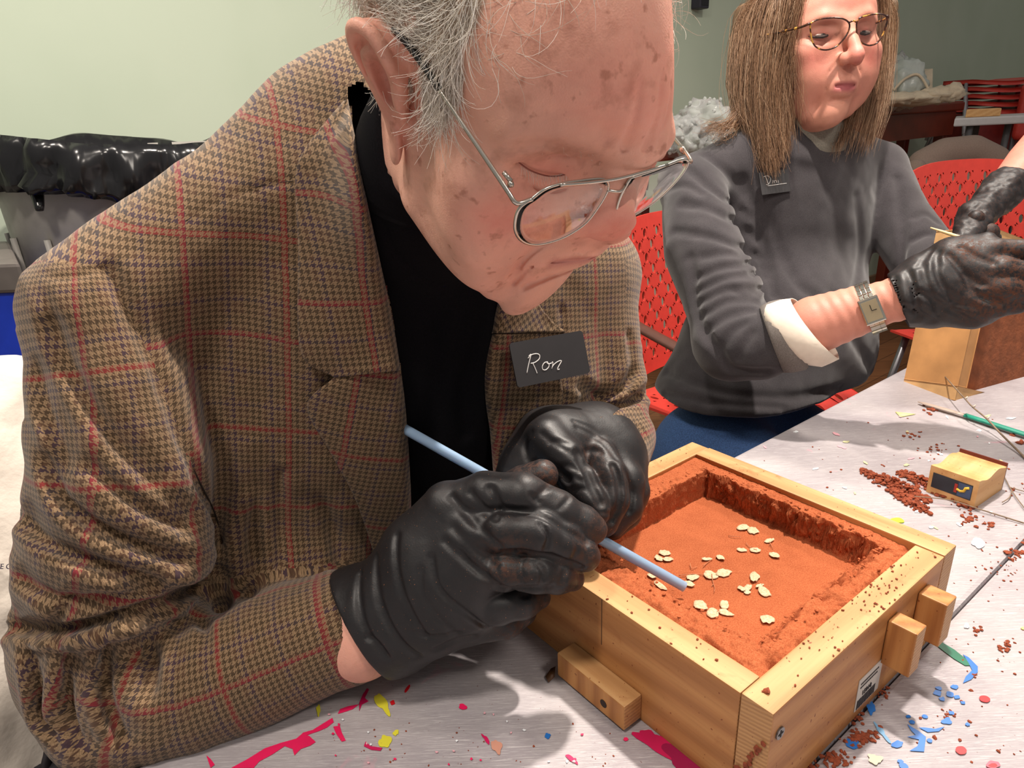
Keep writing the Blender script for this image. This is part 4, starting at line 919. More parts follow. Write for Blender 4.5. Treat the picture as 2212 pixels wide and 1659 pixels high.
# ================================================================== the man's clothes
def hitvol(v, px, py, d0=.25, d1=1.3, off=0.0):
    """world points where pixel rays first meet a sculpting volume"""
    px = np.atleast_1d(np.asarray(px, float)); py = np.atleast_1d(np.asarray(py, float))
    R_ = FWD[None]+RIGHT[None]*((px-PW/2)/FPX)[:, None]-UP[None]*((py-PH/2)/FPX)[:, None]
    d = np.full(len(px), d0); done = np.zeros(len(px), bool); out = np.full(len(px), np.nan)
    def samp(p):
        q = (p-v.lo)/v.h; i = np.floor(q).astype(int); ok = ((i >= 0) & (i < v.n-1)).all(1); i = np.clip(i, 0, v.n-2); f = np.clip(q-i, 0, 1); r = 0
        for a in (0, 1):
            for b_ in (0, 1):
                for c_ in (0, 1):
                    r = r+(f[:, 0] if a else 1-f[:, 0])*(f[:, 1] if b_ else 1-f[:, 1])*(f[:, 2] if c_ else 1-f[:, 2])*v.d[i[:, 0]+a, i[:, 1]+b_, i[:, 2]+c_]
        return np.where(ok, r, .05)
    for _ in range(260):
        s_ = samp(CAM+R_*d[:, None]); h_ = (s_ < .0004) & ~done; out[h_] = d[h_]; done |= h_
        if done.all() or (d > d1).all(): break
        d = np.where(done, d, d+np.maximum(s_*.7, .0012))
    m = np.isnan(out)
    if m.any():
        if (~m).any():
            g_ = np.where(~m)[0]
            for i in np.where(m)[0]: out[i] = out[g_[np.argmin((px[g_]-px[i])**2+(py[g_]-py[i])**2)]]
        else: out[:] = .6
    return CAM+R_*(out-off)[:, None]
def crease(v, pts, w, amt, r=.0005, n=20, drop=0.0):
    p = spline(np.array(pts, float), n); Wd = hitvol(v, p[:, 0], p[:, 1])
    k = np.ones(5)/5; Wd = np.stack([np.convolve(np.pad(Wd[:, i], 2, mode='edge'), k, mode='valid') for i in range(3)], 1)
    v.path(list(Wd), r, k=w, op='g', amt=amt)
def bnd(pts, m=.06):
    a = np.array([P(*p) for p in pts]); return a.min(0)-m, a.max(0)+m

def tweed_mat(name='tweed', p=.0047):
    t = NT(name, .92, .12); uv = t.n('ShaderNodeUVMap').outputs[0]
    wn = t.n('ShaderNodeTexNoise'); wn.inputs['Scale'].default_value = 60; wn.inputs['Detail'].default_value = 2; t.l(uv, wn.inputs[0])
    mx = t.n('ShaderNodeVectorMath', operation='MULTIPLY_ADD'); t.l(wn.outputs['Color'], mx.inputs[0]); mx.inputs[1].default_value = (.0016,)*3; t.l(uv, mx.inputs[2])
    sp = t.n('ShaderNodeSeparateXYZ'); t.l(mx.outputs[0], sp.inputs[0]); u, v_ = sp.outputs[0], sp.outputs[1]
    def cell(x, period, duty): return t.math('LESS_THAN', t.math('FRACT', t.math('DIVIDE', x, period)), duty)
    a = cell(u, p, .5); b_ = cell(v_, p, .5); d = cell(t.math('ADD', u, v_), p/2, .5)
    hd = t.mixc(d, t.mixc(a, (0, 0, 0), (1, 1, 1)), t.mixc(b_, (0, 0, 0), (1, 1, 1)))
    fz = t.noise(uv, 1500, 3, .7); fz2 = t.noise(uv, 420, 3, .6)
    lt = t.ramp(fz, [(.3, lin((96, 76, 56))), (.65, lin((156, 128, 98)))]); dk = t.ramp(fz2, [(.3, lin((62, 44, 34))), (.7, lin((100, 74, 56)))])
    # every sixth column or row of dark teeth is bluish or olive
    bl = t.math('MAXIMUM', cell(u, p*6, .17), cell(v_, p*6, .17)); dk = t.mixc(t.math('MULTIPLY', bl, .65), dk, lin((58, 44, 62)))
    ol = t.math('MAXIMUM', cell(t.math('ADD', u, p*3), p*6, .34), cell(t.math('ADD', v_, p*3), p*6, .34)); dk = t.mixc(t.math('MULTIPLY', ol, .4), dk, lin((62, 56, 36)))
    c = t.mixc(hd, dk, lt)
    ru = cell(u, .070, .062); rv = cell(v_, .076, .056)
    hv = t.math('SUBTRACT', 1.0, t.math('MULTIPLY', hd, .72)); c = t.mixc(t.math('MULTIPLY', t.math('MULTIPLY', t.math('MAXIMUM', ru, rv), .68), hv), c, lin((132, 36, 40)))
    t.color(c)
    hb = t.math('ADD', t.math('MULTIPLY', hd, .6), t.math('ADD', fz, t.math('MULTIPLY', fz2, .8)))
    t.bump(hb, .5, .0009); t.b.inputs['Sheen Weight'].default_value = .25; t.b.inputs['Sheen Roughness'].default_value = .5; return t.m
M_tweed = tweed_mat()
M_black = simple('black_knit', (17, 16, 19), .95, .25, 900, .3, .0004, .1)

lo, hi = bnd([(60, 600, .42), (60, 1600, .52), (1400, 500, .8), (1400, 1000, .8), (760, 200, .55), (760, 250, .8), (600, 1500, .95), (1300, 1250, .9)], .05)
J = Vol(lo, hi, .0030)
sA = P(110, 610, .50); sB = P(1290, 610, .70)
s_ax = (sB-sA)/np.linalg.norm(sB-sA)
spine = P(760, 1500, .95)-P(760, 350, .62); spine /= np.linalg.norm(spine); spine -= s_ax*(spine@s_ax); spine /= np.linalg.norm(spine)
n_ax = np.cross(s_ax, spine); n_ax *= np.sign(n_ax@(CAM-P(800, 800, .7)))
RT = np.stack([s_ax, spine, n_ax], 1)
# trunk
J.ell(P(830, 830, .735), (.205, .34, .15), R=RT, k=.03)
J.ell(P(760, 1250, .86), (.19, .26, .15), R=RT, k=.05)
J.path([P(208, 668, .525), P(330, 585, .545), P(480, 478, .565), P(640, 388, .59), P(790, 320, .63), P(900, 330, .66)], [.050, .053, .056, .058, .060, .058], k=.03)
J.path([P(900, 330, .66), P(1120, 470, .70), P(1268, 590, .72)], [.06, .055, .056], k=.03)
J.path([P(420, 640, .60), P(480, 900, .64), P(560, 1150, .70)], [.055, .075, .08], k=.05)          # right breast of the coat
J.path([P(1190, 640, .70), P(1185, 820, .69), P(1160, 1000, .72)], [.055, .055, .06], k=.04)         # left breast
body_torso = J.d.copy()
# sleeves
J.path([P(210, 690, .525), P(250, 850, .53), P(268, 1020, .535), P(256, 1200, .54), P(196, 1375, .545)], [.0495, .056, .064, .068, .054], k=.012)
J.path([P(190, 1430, .548), P(266, 1490, .553), P(420, 1470, .56), P(560, 1420, .568), P(700, 1365, .575), P(790, 1338, .578)], [.052, .060, .056, .051, .0465, .0455], k=.012)
J.path([P(1262, 610, .72), P(1290, 760, .715), P(1325, 890, .70), P(1345, 935, .69)], [.050, .046, .034, .026], k=.012)
J.path([P(1348, 945, .68), P(1318, 975, .655), P(1250, 985, .635), P(1200, 1000, .62)], [.030, .036, .034, .030], k=.012)
# folds. right sleeve
crease(J, [(20, 1352), (46, 1358), (100, 1360), (160, 1352), (256, 1328), (348, 1300), (440, 1264), (500, 1235)], .0095, .034)
for c_, w_, a_ in [([(70, 1400), (82, 1470), (92, 1540), (125, 1590)], .005, .008), ([(148, 1425), (150, 1490), (150, 1550), (172, 1610)], .0055, .010), ([(228, 1400), (226, 1470), (234, 1530), (262, 1590)], .006, .011), ([(300, 1370), (318, 1420), (316, 1480)], .006, .006),
                 ([(110, 1000), (148, 1095), (245, 1158), (393, 1212)], .006, .0085), ([(48, 1115), (114, 1176), (220, 1216), (330, 1260)], .0065, .0075), ([(196, 1010), (300, 1095), (400, 1145)], .0055, .0065), ([(240, 960), (330, 1060), (430, 1120)], .005, .0045),
                 ([(36, 1250), (110, 1290), (220, 1290), (330, 1262)], .006, .006), ([(110, 700), (170, 840), (260, 950), (350, 1040)], .006, .005), ([(88, 800), (120, 900), (150, 1000)], .006, .005), ([(430, 1290), (500, 1300), (560, 1270)], .005, .006),
                 ([(330, 1330), (420, 1340), (480, 1310)], .006, .007), ([(120, 1395), (160, 1420), (190, 1470)], .004, .006)]:
    crease(J, c_, w_*1.35, a_*2.1)
crease(J, [(232, 575), (262, 640), (330, 780), (412, 1000), (465, 1110), (492, 1220)], .0042, .016)          # armhole seam
J.path([P(330, 1180, .64), P(480, 1210, .655), P(640, 1230, .67)], .06, k=.03)
crease(J, [(92, 590), (140, 600), (232, 578)], .0016, .0035)
crease(J, [(640, 388), (560, 402), (480, 432), (400, 478)], .0011, .0030)                                    # shoulder seam
crease(J, [(605, 1010), (602, 1120), (606, 1230)], .004, .012)                                               # front edge fold
crease(J, [(545, 1080), (520, 1160), (520, 1240)], .010, -.006)
# left side folds
for c_, w_, a_ in [([(1210, 900), (1250, 895), (1300, 888), (1352, 880), (1390, 860)], .005, .012), ([(1260, 830), (1300, 850), (1340, 840), (1368, 800)], .005, .008), ([(1262, 868), (1280, 872), (1296, 868)], .006, .014), ([(1358, 720), (1366, 780), (1352, 850)], .004, .007),
                 ([(1352, 1000), (1375, 960), (1390, 930)], .0035, .006), ([(1290, 960), (1340, 930), (1380, 920)], .0035, .004), ([(1215, 660), (1218, 800)], .002, .003)]:
    crease(J, c_, w_, a_)
# sleeve openings
fdir = P(790, 1338, .578)-P(560, 1420, .568); fdir /= np.linalg.norm(fdir)
tq = J.sub(P(770, 1340, .577), P(770, 1340, .577), .10); sl, X, Y, Z = tq; pc = P(766, 1342, .577)
J.mix(sl, np.maximum(((X-pc[0])*fdir[0]+(Y-pc[1])*fdir[1]+(Z-pc[2])*fdir[2])*-1., J.capd(X, Y, Z, P(770, 1340, .577), P(900, 1300, .58), .06, .06)).astype(np.float32), .003, 's')
J.path([P(660, 1380, .573), P(800, 1338, .579)], .0405, k=.003, op='s')
V, Fq = J.mesh(); V = relax(V, Fq, 1, .4)
# soft cloth unevenness
Nn = normals(V, Fq); V = V+Nn*(fbm(V*16, 3, 5)*.0022)[:, None]
def fold_disp(V, Fq, folds, dmax):
    N_ = normals(V, Fq); px, py = pxa(V); dep_ = (V-CAM)@FWD; fac = ((CAM-V)*N_).sum(1)/np.linalg.norm(CAM-V, axis=1); ok = (fac > -.1) & (dep_ < dmax); D0 = np.zeros(len(V))
    for pts, w, a in folds:
        c = spline(np.array(pts, float), 24); best = np.full(len(V), 1e9); side = np.zeros(len(V)); tt = np.zeros(len(V))
        m = ok & (px > c[:, 0].min()-5*w) & (px < c[:, 0].max()+5*w) & (py > c[:, 1].min()-5*w) & (py < c[:, 1].max()+5*w); i = np.where(m)[0]; X = np.stack([px[i], py[i]], 1); b_ = np.full(len(i), 1e9); s_ = np.zeros(len(i)); t_ = np.zeros(len(i))
        for k in range(23):
            q0, q1 = c[k], c[k+1]; e_ = q1-q0; l = e_@e_+1e-9; u = np.clip(((X-q0)@e_)/l, 0, 1); r_ = X-q0-u[:, None]*e_; d = np.hypot(r_[:, 0], r_[:, 1]); z_ = d < b_; b_[z_] = d[z_]; s_[z_] = (e_[0]*r_[z_, 1]-e_[1]*r_[z_, 0])/math.sqrt(l); t_[z_] = (k+u[z_])/23
        env = np.sin(np.pi*np.clip(t_*.92+.04, 0, 1))**.5
        D0[i] += env*a*.72*(-np.exp(-(b_/w)**2)+.75*np.exp(-((s_-1.8*w)/(1.1*w))**2)*(b_ > 0)+.35*np.exp(-((s_+1.8*w)/(1.1*w))**2))
    return V+N_*D0[:, None]
V0 = V.copy()
V = fold_disp(V, Fq, [([(40, 1360), (100, 1362), (170, 1352), (260, 1326), (350, 1298), (450, 1262)], 15, .016), ([(66, 1405), (80, 1470), (95, 1540), (128, 1592)], 13, .011), ([(148, 1425), (146, 1490), (150, 1550), (172, 1608)], 14, .014), ([(232, 1400), (226, 1470), (236, 1530), (265, 1590)], 15, .014), ([(318, 1380), (330, 1430), (322, 1500)], 15, .007),
    ([(100, 985), (150, 1092), (250, 1158), (400, 1212)], 15, .011), ([(45, 1110), (114, 1178), (225, 1222), (340, 1255)], 16, .010), ([(190, 1000), (300, 1092), (420, 1150)], 14, .007), ([(40, 1245), (120, 1290), (230, 1292), (340, 1268)], 14, .008), ([(95, 640), (150, 790), (230, 930), (330, 1040)], 16, .006), ([(75, 780), (105, 900), (150, 1010)], 14, .006), ([(400, 1310), (440, 1350), (445, 1400)], 14, .006),
    ([(560, 1060), (545, 1150), (560, 1240)], 22, .010), ([(690, 1080), (720, 1150), (740, 1220)], 18, .008), ([(150, 1290), (120, 1330), (60, 1345)], 12, .006)], .66)
V = fold_disp(V, Fq, [([(1205, 905), (1260, 896), (1310, 886), (1360, 868), (1392, 845)], 11, .012), ([(1255, 838), (1300, 858), (1345, 840), (1372, 800)], 11, .007)], .80)
px, py = pxa(V)
OPEN = [(752, 195), (758, 210), (768, 290), (796, 420), (822, 540), (850, 690), (868, 800), (880, 950), (886, 1100), (880, 1300), (1040, 1300), (1075, 1020), (1068, 900), (1052, 800), (1075, 700), (1085, 630), (1090, 540), (1050, 440), (980, 350), (900, 280), (820, 215), (775, 180)]
dep = (V-CAM)@FWD; axd = (P(830, 830, .735)-CAM)@FWD
hole = inpoly(px, py, OPEN) & (((V-P(830, 830, .735))@n_ax) > -.02) & ((V-P(790, 320, .63))@n_ax > -.03)
keep = ~hole[Fq].any(1); Fq = Fq[keep]
use = np.zeros(len(V), bool); use[Fq.ravel()] = True; re_ = np.cumsum(use)-1; V = V[use]; V0 = V0[use]; Fq = re_[Fq]
def seam(pts, r=.0007, n=60, off=.0006):
    p_ = spline(np.array(pts, float), n); W_ = hitvol(J, p_[:, 0], p_[:, 1], off=off); k_ = np.ones(5)/5; W_ = np.stack([np.convolve(np.pad(W_[:, i], 2, mode='edge'), k_, mode='valid') for i in range(3)], 1)
    b_ = MB(); b_.tube(W_, r, 5); return b_.build('seam', M_seam, man, True)
M_seam = simple('dark_thread', (40, 28, 22), .9)
seam([(234, 580), (262, 640), (330, 780), (412, 1000), (465, 1110), (490, 1210)]); seam([(640, 390), (560, 402), (480, 432), (400, 478)], .00035, off=.0001)
# UVs: forearm, upper arm, left arm, trunk
def tubeuv(C, pts, ref):  # ends extend straight on
    """(around, along) coordinates in metres about a bent axis"""
    pts = spline(np.array(pts), 14); Ls = np.zeros(len(C)); Ws = np.zeros(len(C))+1e-30; best = np.full(len(C), 1e9); U_ = np.zeros(len(C)); L_ = np.zeros(len(C)); acc = 0
    for i in range(len(pts)-1):
        a, b_ = pts[i], pts[i+1]; ab = b_-a; l = np.linalg.norm(ab); tr = ((C-a)@ab)/l**2; t_ = np.clip(tr, 0, 1); r_ = C-(a+t_[:, None]*ab); d = np.linalg.norm(r_, axis=1)
        lo_, hi_ = (-9 if i == 0 else 0), (9 if i == len(pts)-2 else 1); t_ = np.clip(tr, lo_, hi_)
        m = d < best; wt_ = np.exp(-np.maximum(d-.02, 0)/.007); Ls += wt_*(acc+t_*l); Ws += wt_; e1 = ref-ab*(ref@ab)/l**2; e1 /= np.linalg.norm(e1); e2 = np.cross(ab/l, e1)
        U_[m] = np.arctan2(r_[m]@e2, r_[m]@e1); best[m] = d[m]; acc += l
    return U_, Ls/Ws, best
def jacket_uv(V, Fq):
    C = V[Fq].mean(1)
    fa = [P(175, 1430, .548), P(420, 1470, .56), P(790, 1338, .578)]; ua = [P(205, 640, .525), P(250, 1020, .535), P(175, 1400, .545)]
    la = [P(1262, 610, .72), P(1325, 890, .70), P(1345, 935, .69)]; lf = [P(1348, 945, .68), P(1250, 985, .635), P(1180, 1000, .61)]
    out = np.zeros((len(Fq), 4, 2)); cp = np.stack(pxa(C), 1)
    D = [tubeuv(C, q, -FWD)[2] for q in (fa, ua, la, lf)]
    near_ = np.minimum(D[0], D[1]) < .080
    arm = near_ & inpoly(cp[:, 0], cp[:, 1], [(0, 560), (232, 575), (330, 780), (412, 1000), (465, 1110), (492, 1220), (480, 1250), (760, 1210), (900, 1210), (900, 1700), (-200, 1700), (-200, 560)]) & ((C-CAM)@FWD < .66)
    larm = ((cp[:, 0] > 1352) | ((cp[:, 1] > 893) & (cp[:, 0] > 1195))) & (cp[:, 1] > 560)
    reg = np.full(len(C), 4); reg[arm] = np.where(D[0][arm] < D[1][arm]*.92, 0, 1); reg[larm] = np.where(D[2][larm] < D[3][larm], 2, 3)
    Lv = V[Fq]
    for k, (q, R0, off) in enumerate(((fa, .050, (.004, .028)), (ua, .062, (.02, .02)), (la, .05, (0, 0)), (lf, .034, (0, 0)))):
        m = reg == k
        if not m.any(): continue
        u0, _, _ = tubeuv(C[m], q, -FWD)
        for j in range(4):
            u_, l_, _ = tubeuv(Lv[m][:, j], q, -FWD); u_ = u0+(u_-u0+np.pi) % (2*np.pi)-np.pi; out[m, j, 0] = u_*R0+off[0]; out[m, j, 1] = l_+off[1]
    m = reg == 4
    o_ = P(400, 690, .55); out[m, :, 0] = (Lv[m]-o_)@s_ax; out[m, :, 1] = (Lv[m]-o_)@spine
    # over the top of the shoulder the cloth turns away: unroll along the slope
    return out.reshape(-1, 2)
jacket = mesh_obj('jacket', V, Fq, M_tweed, man, uv=jacket_uv(V0, Fq)); jacket['label'] = 'brown houndstooth tweed jacket with red windowpane lines'

# black roll-neck underneath
Sh = Vol(P(760, 300, .45)-np.array([.30, .12, .50]), P(760, 300, .45)+np.array([.42, .52, .16]), .0032)
nb = P(868, 560, .615)
_o = RIGHT*.013+UP*-.004
ncol = [manp(0, -.040, -.055)+_o, manp(0, -.05, -.085)+_o, manp(0, -.046, -.12)+_o, nb]
Sh.ell(P(850, 850, .745), (.185, .33, .148), R=RT, k=.03)
Sh.ell(P(780, 1250, .86), (.17, .25, .145), R=RT, k=.05)
Sh.path([P(300, 640, .57), P(640, 430, .61), P(860, 420, .66), P(1230, 620, .73)], .045, k=.03)
Sh.path(ncol+[P(880, 700, .68)], [.044, .050, .058, .066, .08], k=.012)
# keep cloth off the jaw
shv = Sh
for c_, w_, a_ in [([(812, 430), (835, 500), (870, 570), (930, 615), (1000, 630)], .0022, .004), ([(1062, 640), (1052, 690), (1020, 760), (1000, 850), (1010, 950)], .006, .005), ([(930, 700), (940, 820), (935, 950)], .008, .004), ([(1000, 690), (990, 760)], .006, .003)]: crease(Sh, c_, w_, a_)
V, Fq = Sh.mesh(); V = relax(V, Fq, 1, .4); V = V+normals(V, Fq)*(fbm(V*14, 2, 8)*.0015)[:, None]
mesh_obj('roll_neck', V, Fq, M_black, man)

def sleeve_ring(name, pts, mat, parent, th=.0016, n=28, wob=.0012, seed=1, tilt=0.0, up=None):
    """open cloth tube with an inner face; pts = (point, radius)"""
    p = np.array([q[0] for q in pts]); r = np.array([q[1] for q in pts]); tg = np.gradient(p, axis=0); tg /= np.linalg.norm(tg, axis=1)[:, None]; V = []
    ref = Z3 if up is None else up
    for inner in (0, 1):
        for i in range(len(p)):
            a = ref-tg[i]*(ref@tg[i]); a /= np.linalg.norm(a); b_ = np.cross(tg[i], a)
            for k in range(n):
                t_ = 2*math.pi*k/n; rr_ = r[i]-inner*th+wob*math.sin(5*t_+seed+i*.7)*(1-.2*inner); V.append(p[i]+a*math.cos(t_)*rr_+b_*math.sin(t_)*rr_+tg[i]*tilt*math.cos(t_))
    m = len(p); F1 = grid_faces(m, n, True); F2 = F1[:, ::-1]+m*n; k = np.arange(n); k2 = (k+1) % n
    F3 = np.stack([k, k2, k2+m*n, k+m*n], 1)[:, ::-1]; e = (m-1)*n; F4 = np.stack([e+k, e+k2, e+k2+m*n, e+k+m*n], 1)
    return mesh_obj(name, V, np.concatenate([F1, F2, F3, F4]), mat, parent)
sleeve_ring('folded_collar', [(manp(0, -.040, -.072)+_o, .0520), (manp(0, -.040, -.068)+_o, .0545), (manp(0, -.042, -.074)+_o, .0562), (manp(0, -.044, -.088)+_o, .0580), (manp(0, -.046, -.104)+_o, .0595), (manp(0, -.045, -.114)+_o, .0600)], M_black, man, th=.002, n=48, wob=.0006, seed=2)

# lapels and collar: cloth laid over chest and neck
D_ = Vol(J.lo, J.lo+J.h*(J.n-1), .005)
D_.ell(P(830, 830, .735), (.205, .34, .15), R=RT, k=.03); D_.path([P(208, 668, .525), P(330, 585, .545), P(480, 478, .565), P(640, 388, .59), P(790, 320, .63), P(900, 330, .66)], [.050, .053, .056, .058, .060, .058], k=.03)
D_.path([P(420, 640, .60), P(480, 900, .64), P(560, 1150, .70)], [.055, .075, .08], k=.05); D_.path([P(1190, 640, .70), P(1185, 820, .69), P(1160, 1000, .72)], [.055, .055, .06], k=.04)
D_.path([P(900, 330, .66), P(1120, 470, .70), P(1268, 590, .72)], [.06, .055, .056], k=.03); D_.ell(P(760, 1250, .86), (.19, .26, .15), R=RT, k=.05)
D_.path(ncol[1:], [.060, .066, .070], k=.02)
def lapel(name, inner, outer, nu, nv, off_in, off_out, thick=.0026, roll=.006, uvrot=0.0, base=(0, 0), end_roll=0.0):
    a = spline(np.array(inner, float), nu); b_ = spline(np.array(outer, float), nu); t_ = np.linspace(0, 1, nv)
    G = a[:, None]*(1-t_)[None, :, None]+b_[:, None]*t_[None, :, None]
    Wd = hitvol(D_, G[..., 0].ravel(), G[..., 1].ravel()).reshape(nu, nv, 3)
    # smooth the draped depth so the cloth bridges small hollows
    dd_ = (Wd-CAM)@FWD
    for _ in range(60):
        q = np.pad(dd_, 1, mode='edge'); dd_ = np.minimum(dd_, (q[:-2, 1:-1]+q[2:, 1:-1]+q[1:-1, :-2]+q[1:-1, 2:])/4+.0003)*.5+.5*(q[:-2, 1:-1]+q[2:, 1:-1]+q[1:-1, :-2]+q[1:-1, 2:])/4
    off = off_in*(1-t_)+off_out*t_+.003*np.sin(np.pi*t_); dd_ = dd_-off[None]
    dd_ += roll*np.clip(1-t_/.12, 0, 1)[None]**2                 # inner edge rolls back
    R_ = FWD+RIGHT*((G[..., 0:1]-PW/2)/FPX)-UP*((G[..., 1:2]-PH/2)/FPX)
    top_ = CAM+R_*dd_[..., None]; bot = CAM+R_*(dd_+thick)[..., None]
    Vv = np.concatenate([top_.reshape(-1, 3), bot.reshape(-1, 3)]); n0 = nu*nv; F1 = grid_faces(nu, nv); F2 = F1[:, ::-1]+n0
    bd = np.concatenate([np.arange(nv), np.arange(1, nu)*nv+nv-1, (nu-1)*nv+np.arange(nv-2, -1, -1), np.arange(nu-2, 0, -1)*nv]); m_ = len(bd)
    F3 = np.stack([bd, np.roll(bd, -1), np.roll(bd, -1)+n0, bd+n0], 1)
    o_ = P(400, 690, .55); uu_ = (Vv-o_)@s_ax; vv_ = (Vv-o_)@spine; c_, s_ = math.cos(uvrot), math.sin(uvrot)
    uv_ = np.stack([uu_*c_-vv_*s_+base[0], uu_*s_+vv_*c_+base[1]], 1)
    return mesh_obj(name, Vv, np.concatenate([F1[:, ::-1], F2[:, ::-1], F3]), M_tweed, man, uv=uv_)
lapel('collar', [(752, 214), (758, 250), (768, 300), (790, 420), (818, 550), (846, 680), (866, 800)], [(742, 218), (704, 262), (656, 326), (638, 385), (644, 540), (649, 757), (722, 816)], 70, 26, .012, .009, roll=.012, uvrot=.18, base=(.012, .02))
lapel('lapel', [(866, 798), (876, 880), (884, 990), (888, 1100), (880, 1210)], [(722, 814), (663, 877), (712, 975), (770, 1085), (822, 1240)], 60, 22, .010, .011, roll=.012, uvrot=-.12, base=(.02, .0))
lapel('collar', [(1104, 560), (1086, 620), (1074, 660), (1062, 720)], [(1160, 560), (1158, 640), (1190, 690), (1222, 716)], 30, 18, .010, .006, roll=.008, uvrot=.5)
lapel('lapel', [(1062, 722), (1048, 790), (1046, 850), (1058, 930), (1066, 1030)], [(1222, 717), (1216, 760), (1213, 820), (1212, 880), (1150, 1040)], 46, 24, .010, .006, roll=.008, uvrot=.0, base=(.030, .0))

# name badge pinned on the left lapel
def badge(corners, depth_off, label, vol, name='name_badge'):
    q = hitvol(vol, [c[0] for c in corners], [c[1] for c in corners]); dep_ = ((q-CAM)@FWD).min()-depth_off
    return dep_
_q = hitvol(D_, [1098, 1256, 1267, 1113, 1180], [742, 714, 799, 839, 780]); _d = ((_q-CAM)@FWD)-.022; _m = min(_d[0], _d[3])
_e = max(.0, min(min(_d[1], _d[2]), _d[4]+.01)-_m); _m = min(_m, _d[4]-_e*.5); c3 = [P(1098, 742, _m), P(1256, 714, _m+_e), P(1267, 799, _m+_e), P(1113, 839, _m)]
ax_ = c3[1]-c3[0]; W_ = np.linalg.norm(ax_); ax_ /= W_; ay_ = c3[3]-c3[0]; ay_ -= ax_*(ay_@ax_); H_ = np.linalg.norm(ay_); ay_ /= H_; bn = np.cross(ay_, ax_)
if bn@(CAM-c3[0]) < 0: bn = -bn
bad = empty('name_badge', c3[0]+ax_*W_/2+ay_*H_/2, 'black name badge with white handwriting pinned to the elderly man\'s lapel', 'badge')
ol = []
for (cx_, cy_, a0) in ((W_-.003, .003, -90), (W_-.003, H_-.003, 0), (.003, H_-.003, 90), (.003, .003, 180)):
    for k in range(5): a = math.radians(a0+k*22.5); ol.append(c3[0]+ax_*(cx_+.003*math.cos(a))+ay_*(cy_+.003*math.sin(a)))
V, Fc = prism(ol, .0016, bn); M_badge = simple('black_plastic', (46, 44, 46), .4, .08); mesh_obj('plate', V, Fc, M_badge, bad, False)
M_chalk = simple('white_marker', (235, 233, 230), .7, .04)
def bpt(zx, zy):                                    # writing measured on the enlarged photograph
    px_, py_ = 1000+zx*440/1587, 600+zy*460/1659; r_ = ray(px_, py_); t_ = ((c3[0]+bn*.0017-CAM)@bn)/(r_@bn); return CAM+r_*t_
b = MB()
for st in ([(512, 612), (530, 598), (520, 640), (508, 690), (498, 742)], [(505, 628), (535, 600), (575, 592), (597, 605), (592, 635), (560, 660), (528, 668)], [(545, 668), (560, 700), (578, 745)],
           [(660, 655), (635, 662), (618, 690), (622, 715), (645, 718), (668, 695), (668, 668), (652, 662), (668, 672), (690, 665)], [(692, 660), (700, 658), (698, 690), (690, 708), (705, 680), (735, 655), (762, 645), (765, 655), (745, 690), (735, 715), (752, 712)]):
    b.tube(spline([bpt(*q) for q in st], 26), .00042, 5)
b.build('handwriting', M_chalk, bad, True)

# ================================================================== gloves
def glove_mat():
    t = NT('black_nitrile', .46, .45); v = t.coord(); n = t.noise(v, 30, 3); n2 = t.noise(v, 700, 2)
    c = t.ramp(n, [(.3, lin((26, 25, 27))), (.7, lin((36, 35, 37)))])
    d1 = t.noise(v, 220, 4, .7); dm = t.math('MULTIPLY', t.ramp(d1, [(.42, (0, 0, 0)), (.62, (1, 1, 1))]), t.attr('dirt')); c = t.mixc(t.math('MULTIPLY', dm, .75), c, lin((98, 56, 34)))
    sp = t.noise(v, 900, 1); c = t.mixc(t.ramp(sp, [(.76, (0, 0, 0)), (.78, (.8,)*3)]), c, lin((168, 110, 74)))
    t.color(c); t.rough(t.mixc(dm, (.46,)*3, (.85,)*3)); t.bump(t.math('ADD', n2, t.math('MULTIPLY', dm, 1.5)), .25, .0004); return t.m
M_glove = glove_mat()
def dirt_from(V, tips):
    d = np.zeros(len(V))
    for c_, r_ in tips: d = np.maximum(d, np.exp(-(((V-c_)**2).sum(1))/r_**2))
    return d
def PR(l, s=1.0): return [P(*q[:3]) for q in l], [q[3]*s for q in l]
G = Vol(*bnd([(720, 1180, .50), (720, 1500, .60), (1320, 1000, .50), (1320, 1350, .60)], .045), .0014)
# back of the hand and palm
for l in ([(835, 1305, .568, .036), (905, 1190, .553, .029), (968, 1098, .540, .0215)], [(840, 1330, .566, .036), (930, 1230, .545, .030), (1025, 1155, .528, .0225)], [(845, 1350, .566, .035), (940, 1280, .545, .030), (1035, 1232, .527, .022)], [(850, 1365, .566, .034), (945, 1325, .550, .029), (1020, 1302, .537, .0215)]):
    a, r = PR(l); G.path(a, r, k=.014, kk=.01)
a, r = PR([(900, 1330, .585, .030), (1000, 1260, .575, .030), (1040, 1200, .57, .028)]); G.path(a, r, k=.02)
a, r = PR([(1020, 1335, .556, .020), (1090, 1335, .556, .017), (1125, 1318, .558, .013)]); G.path(a, r, k=.012)      # heel of the little finger
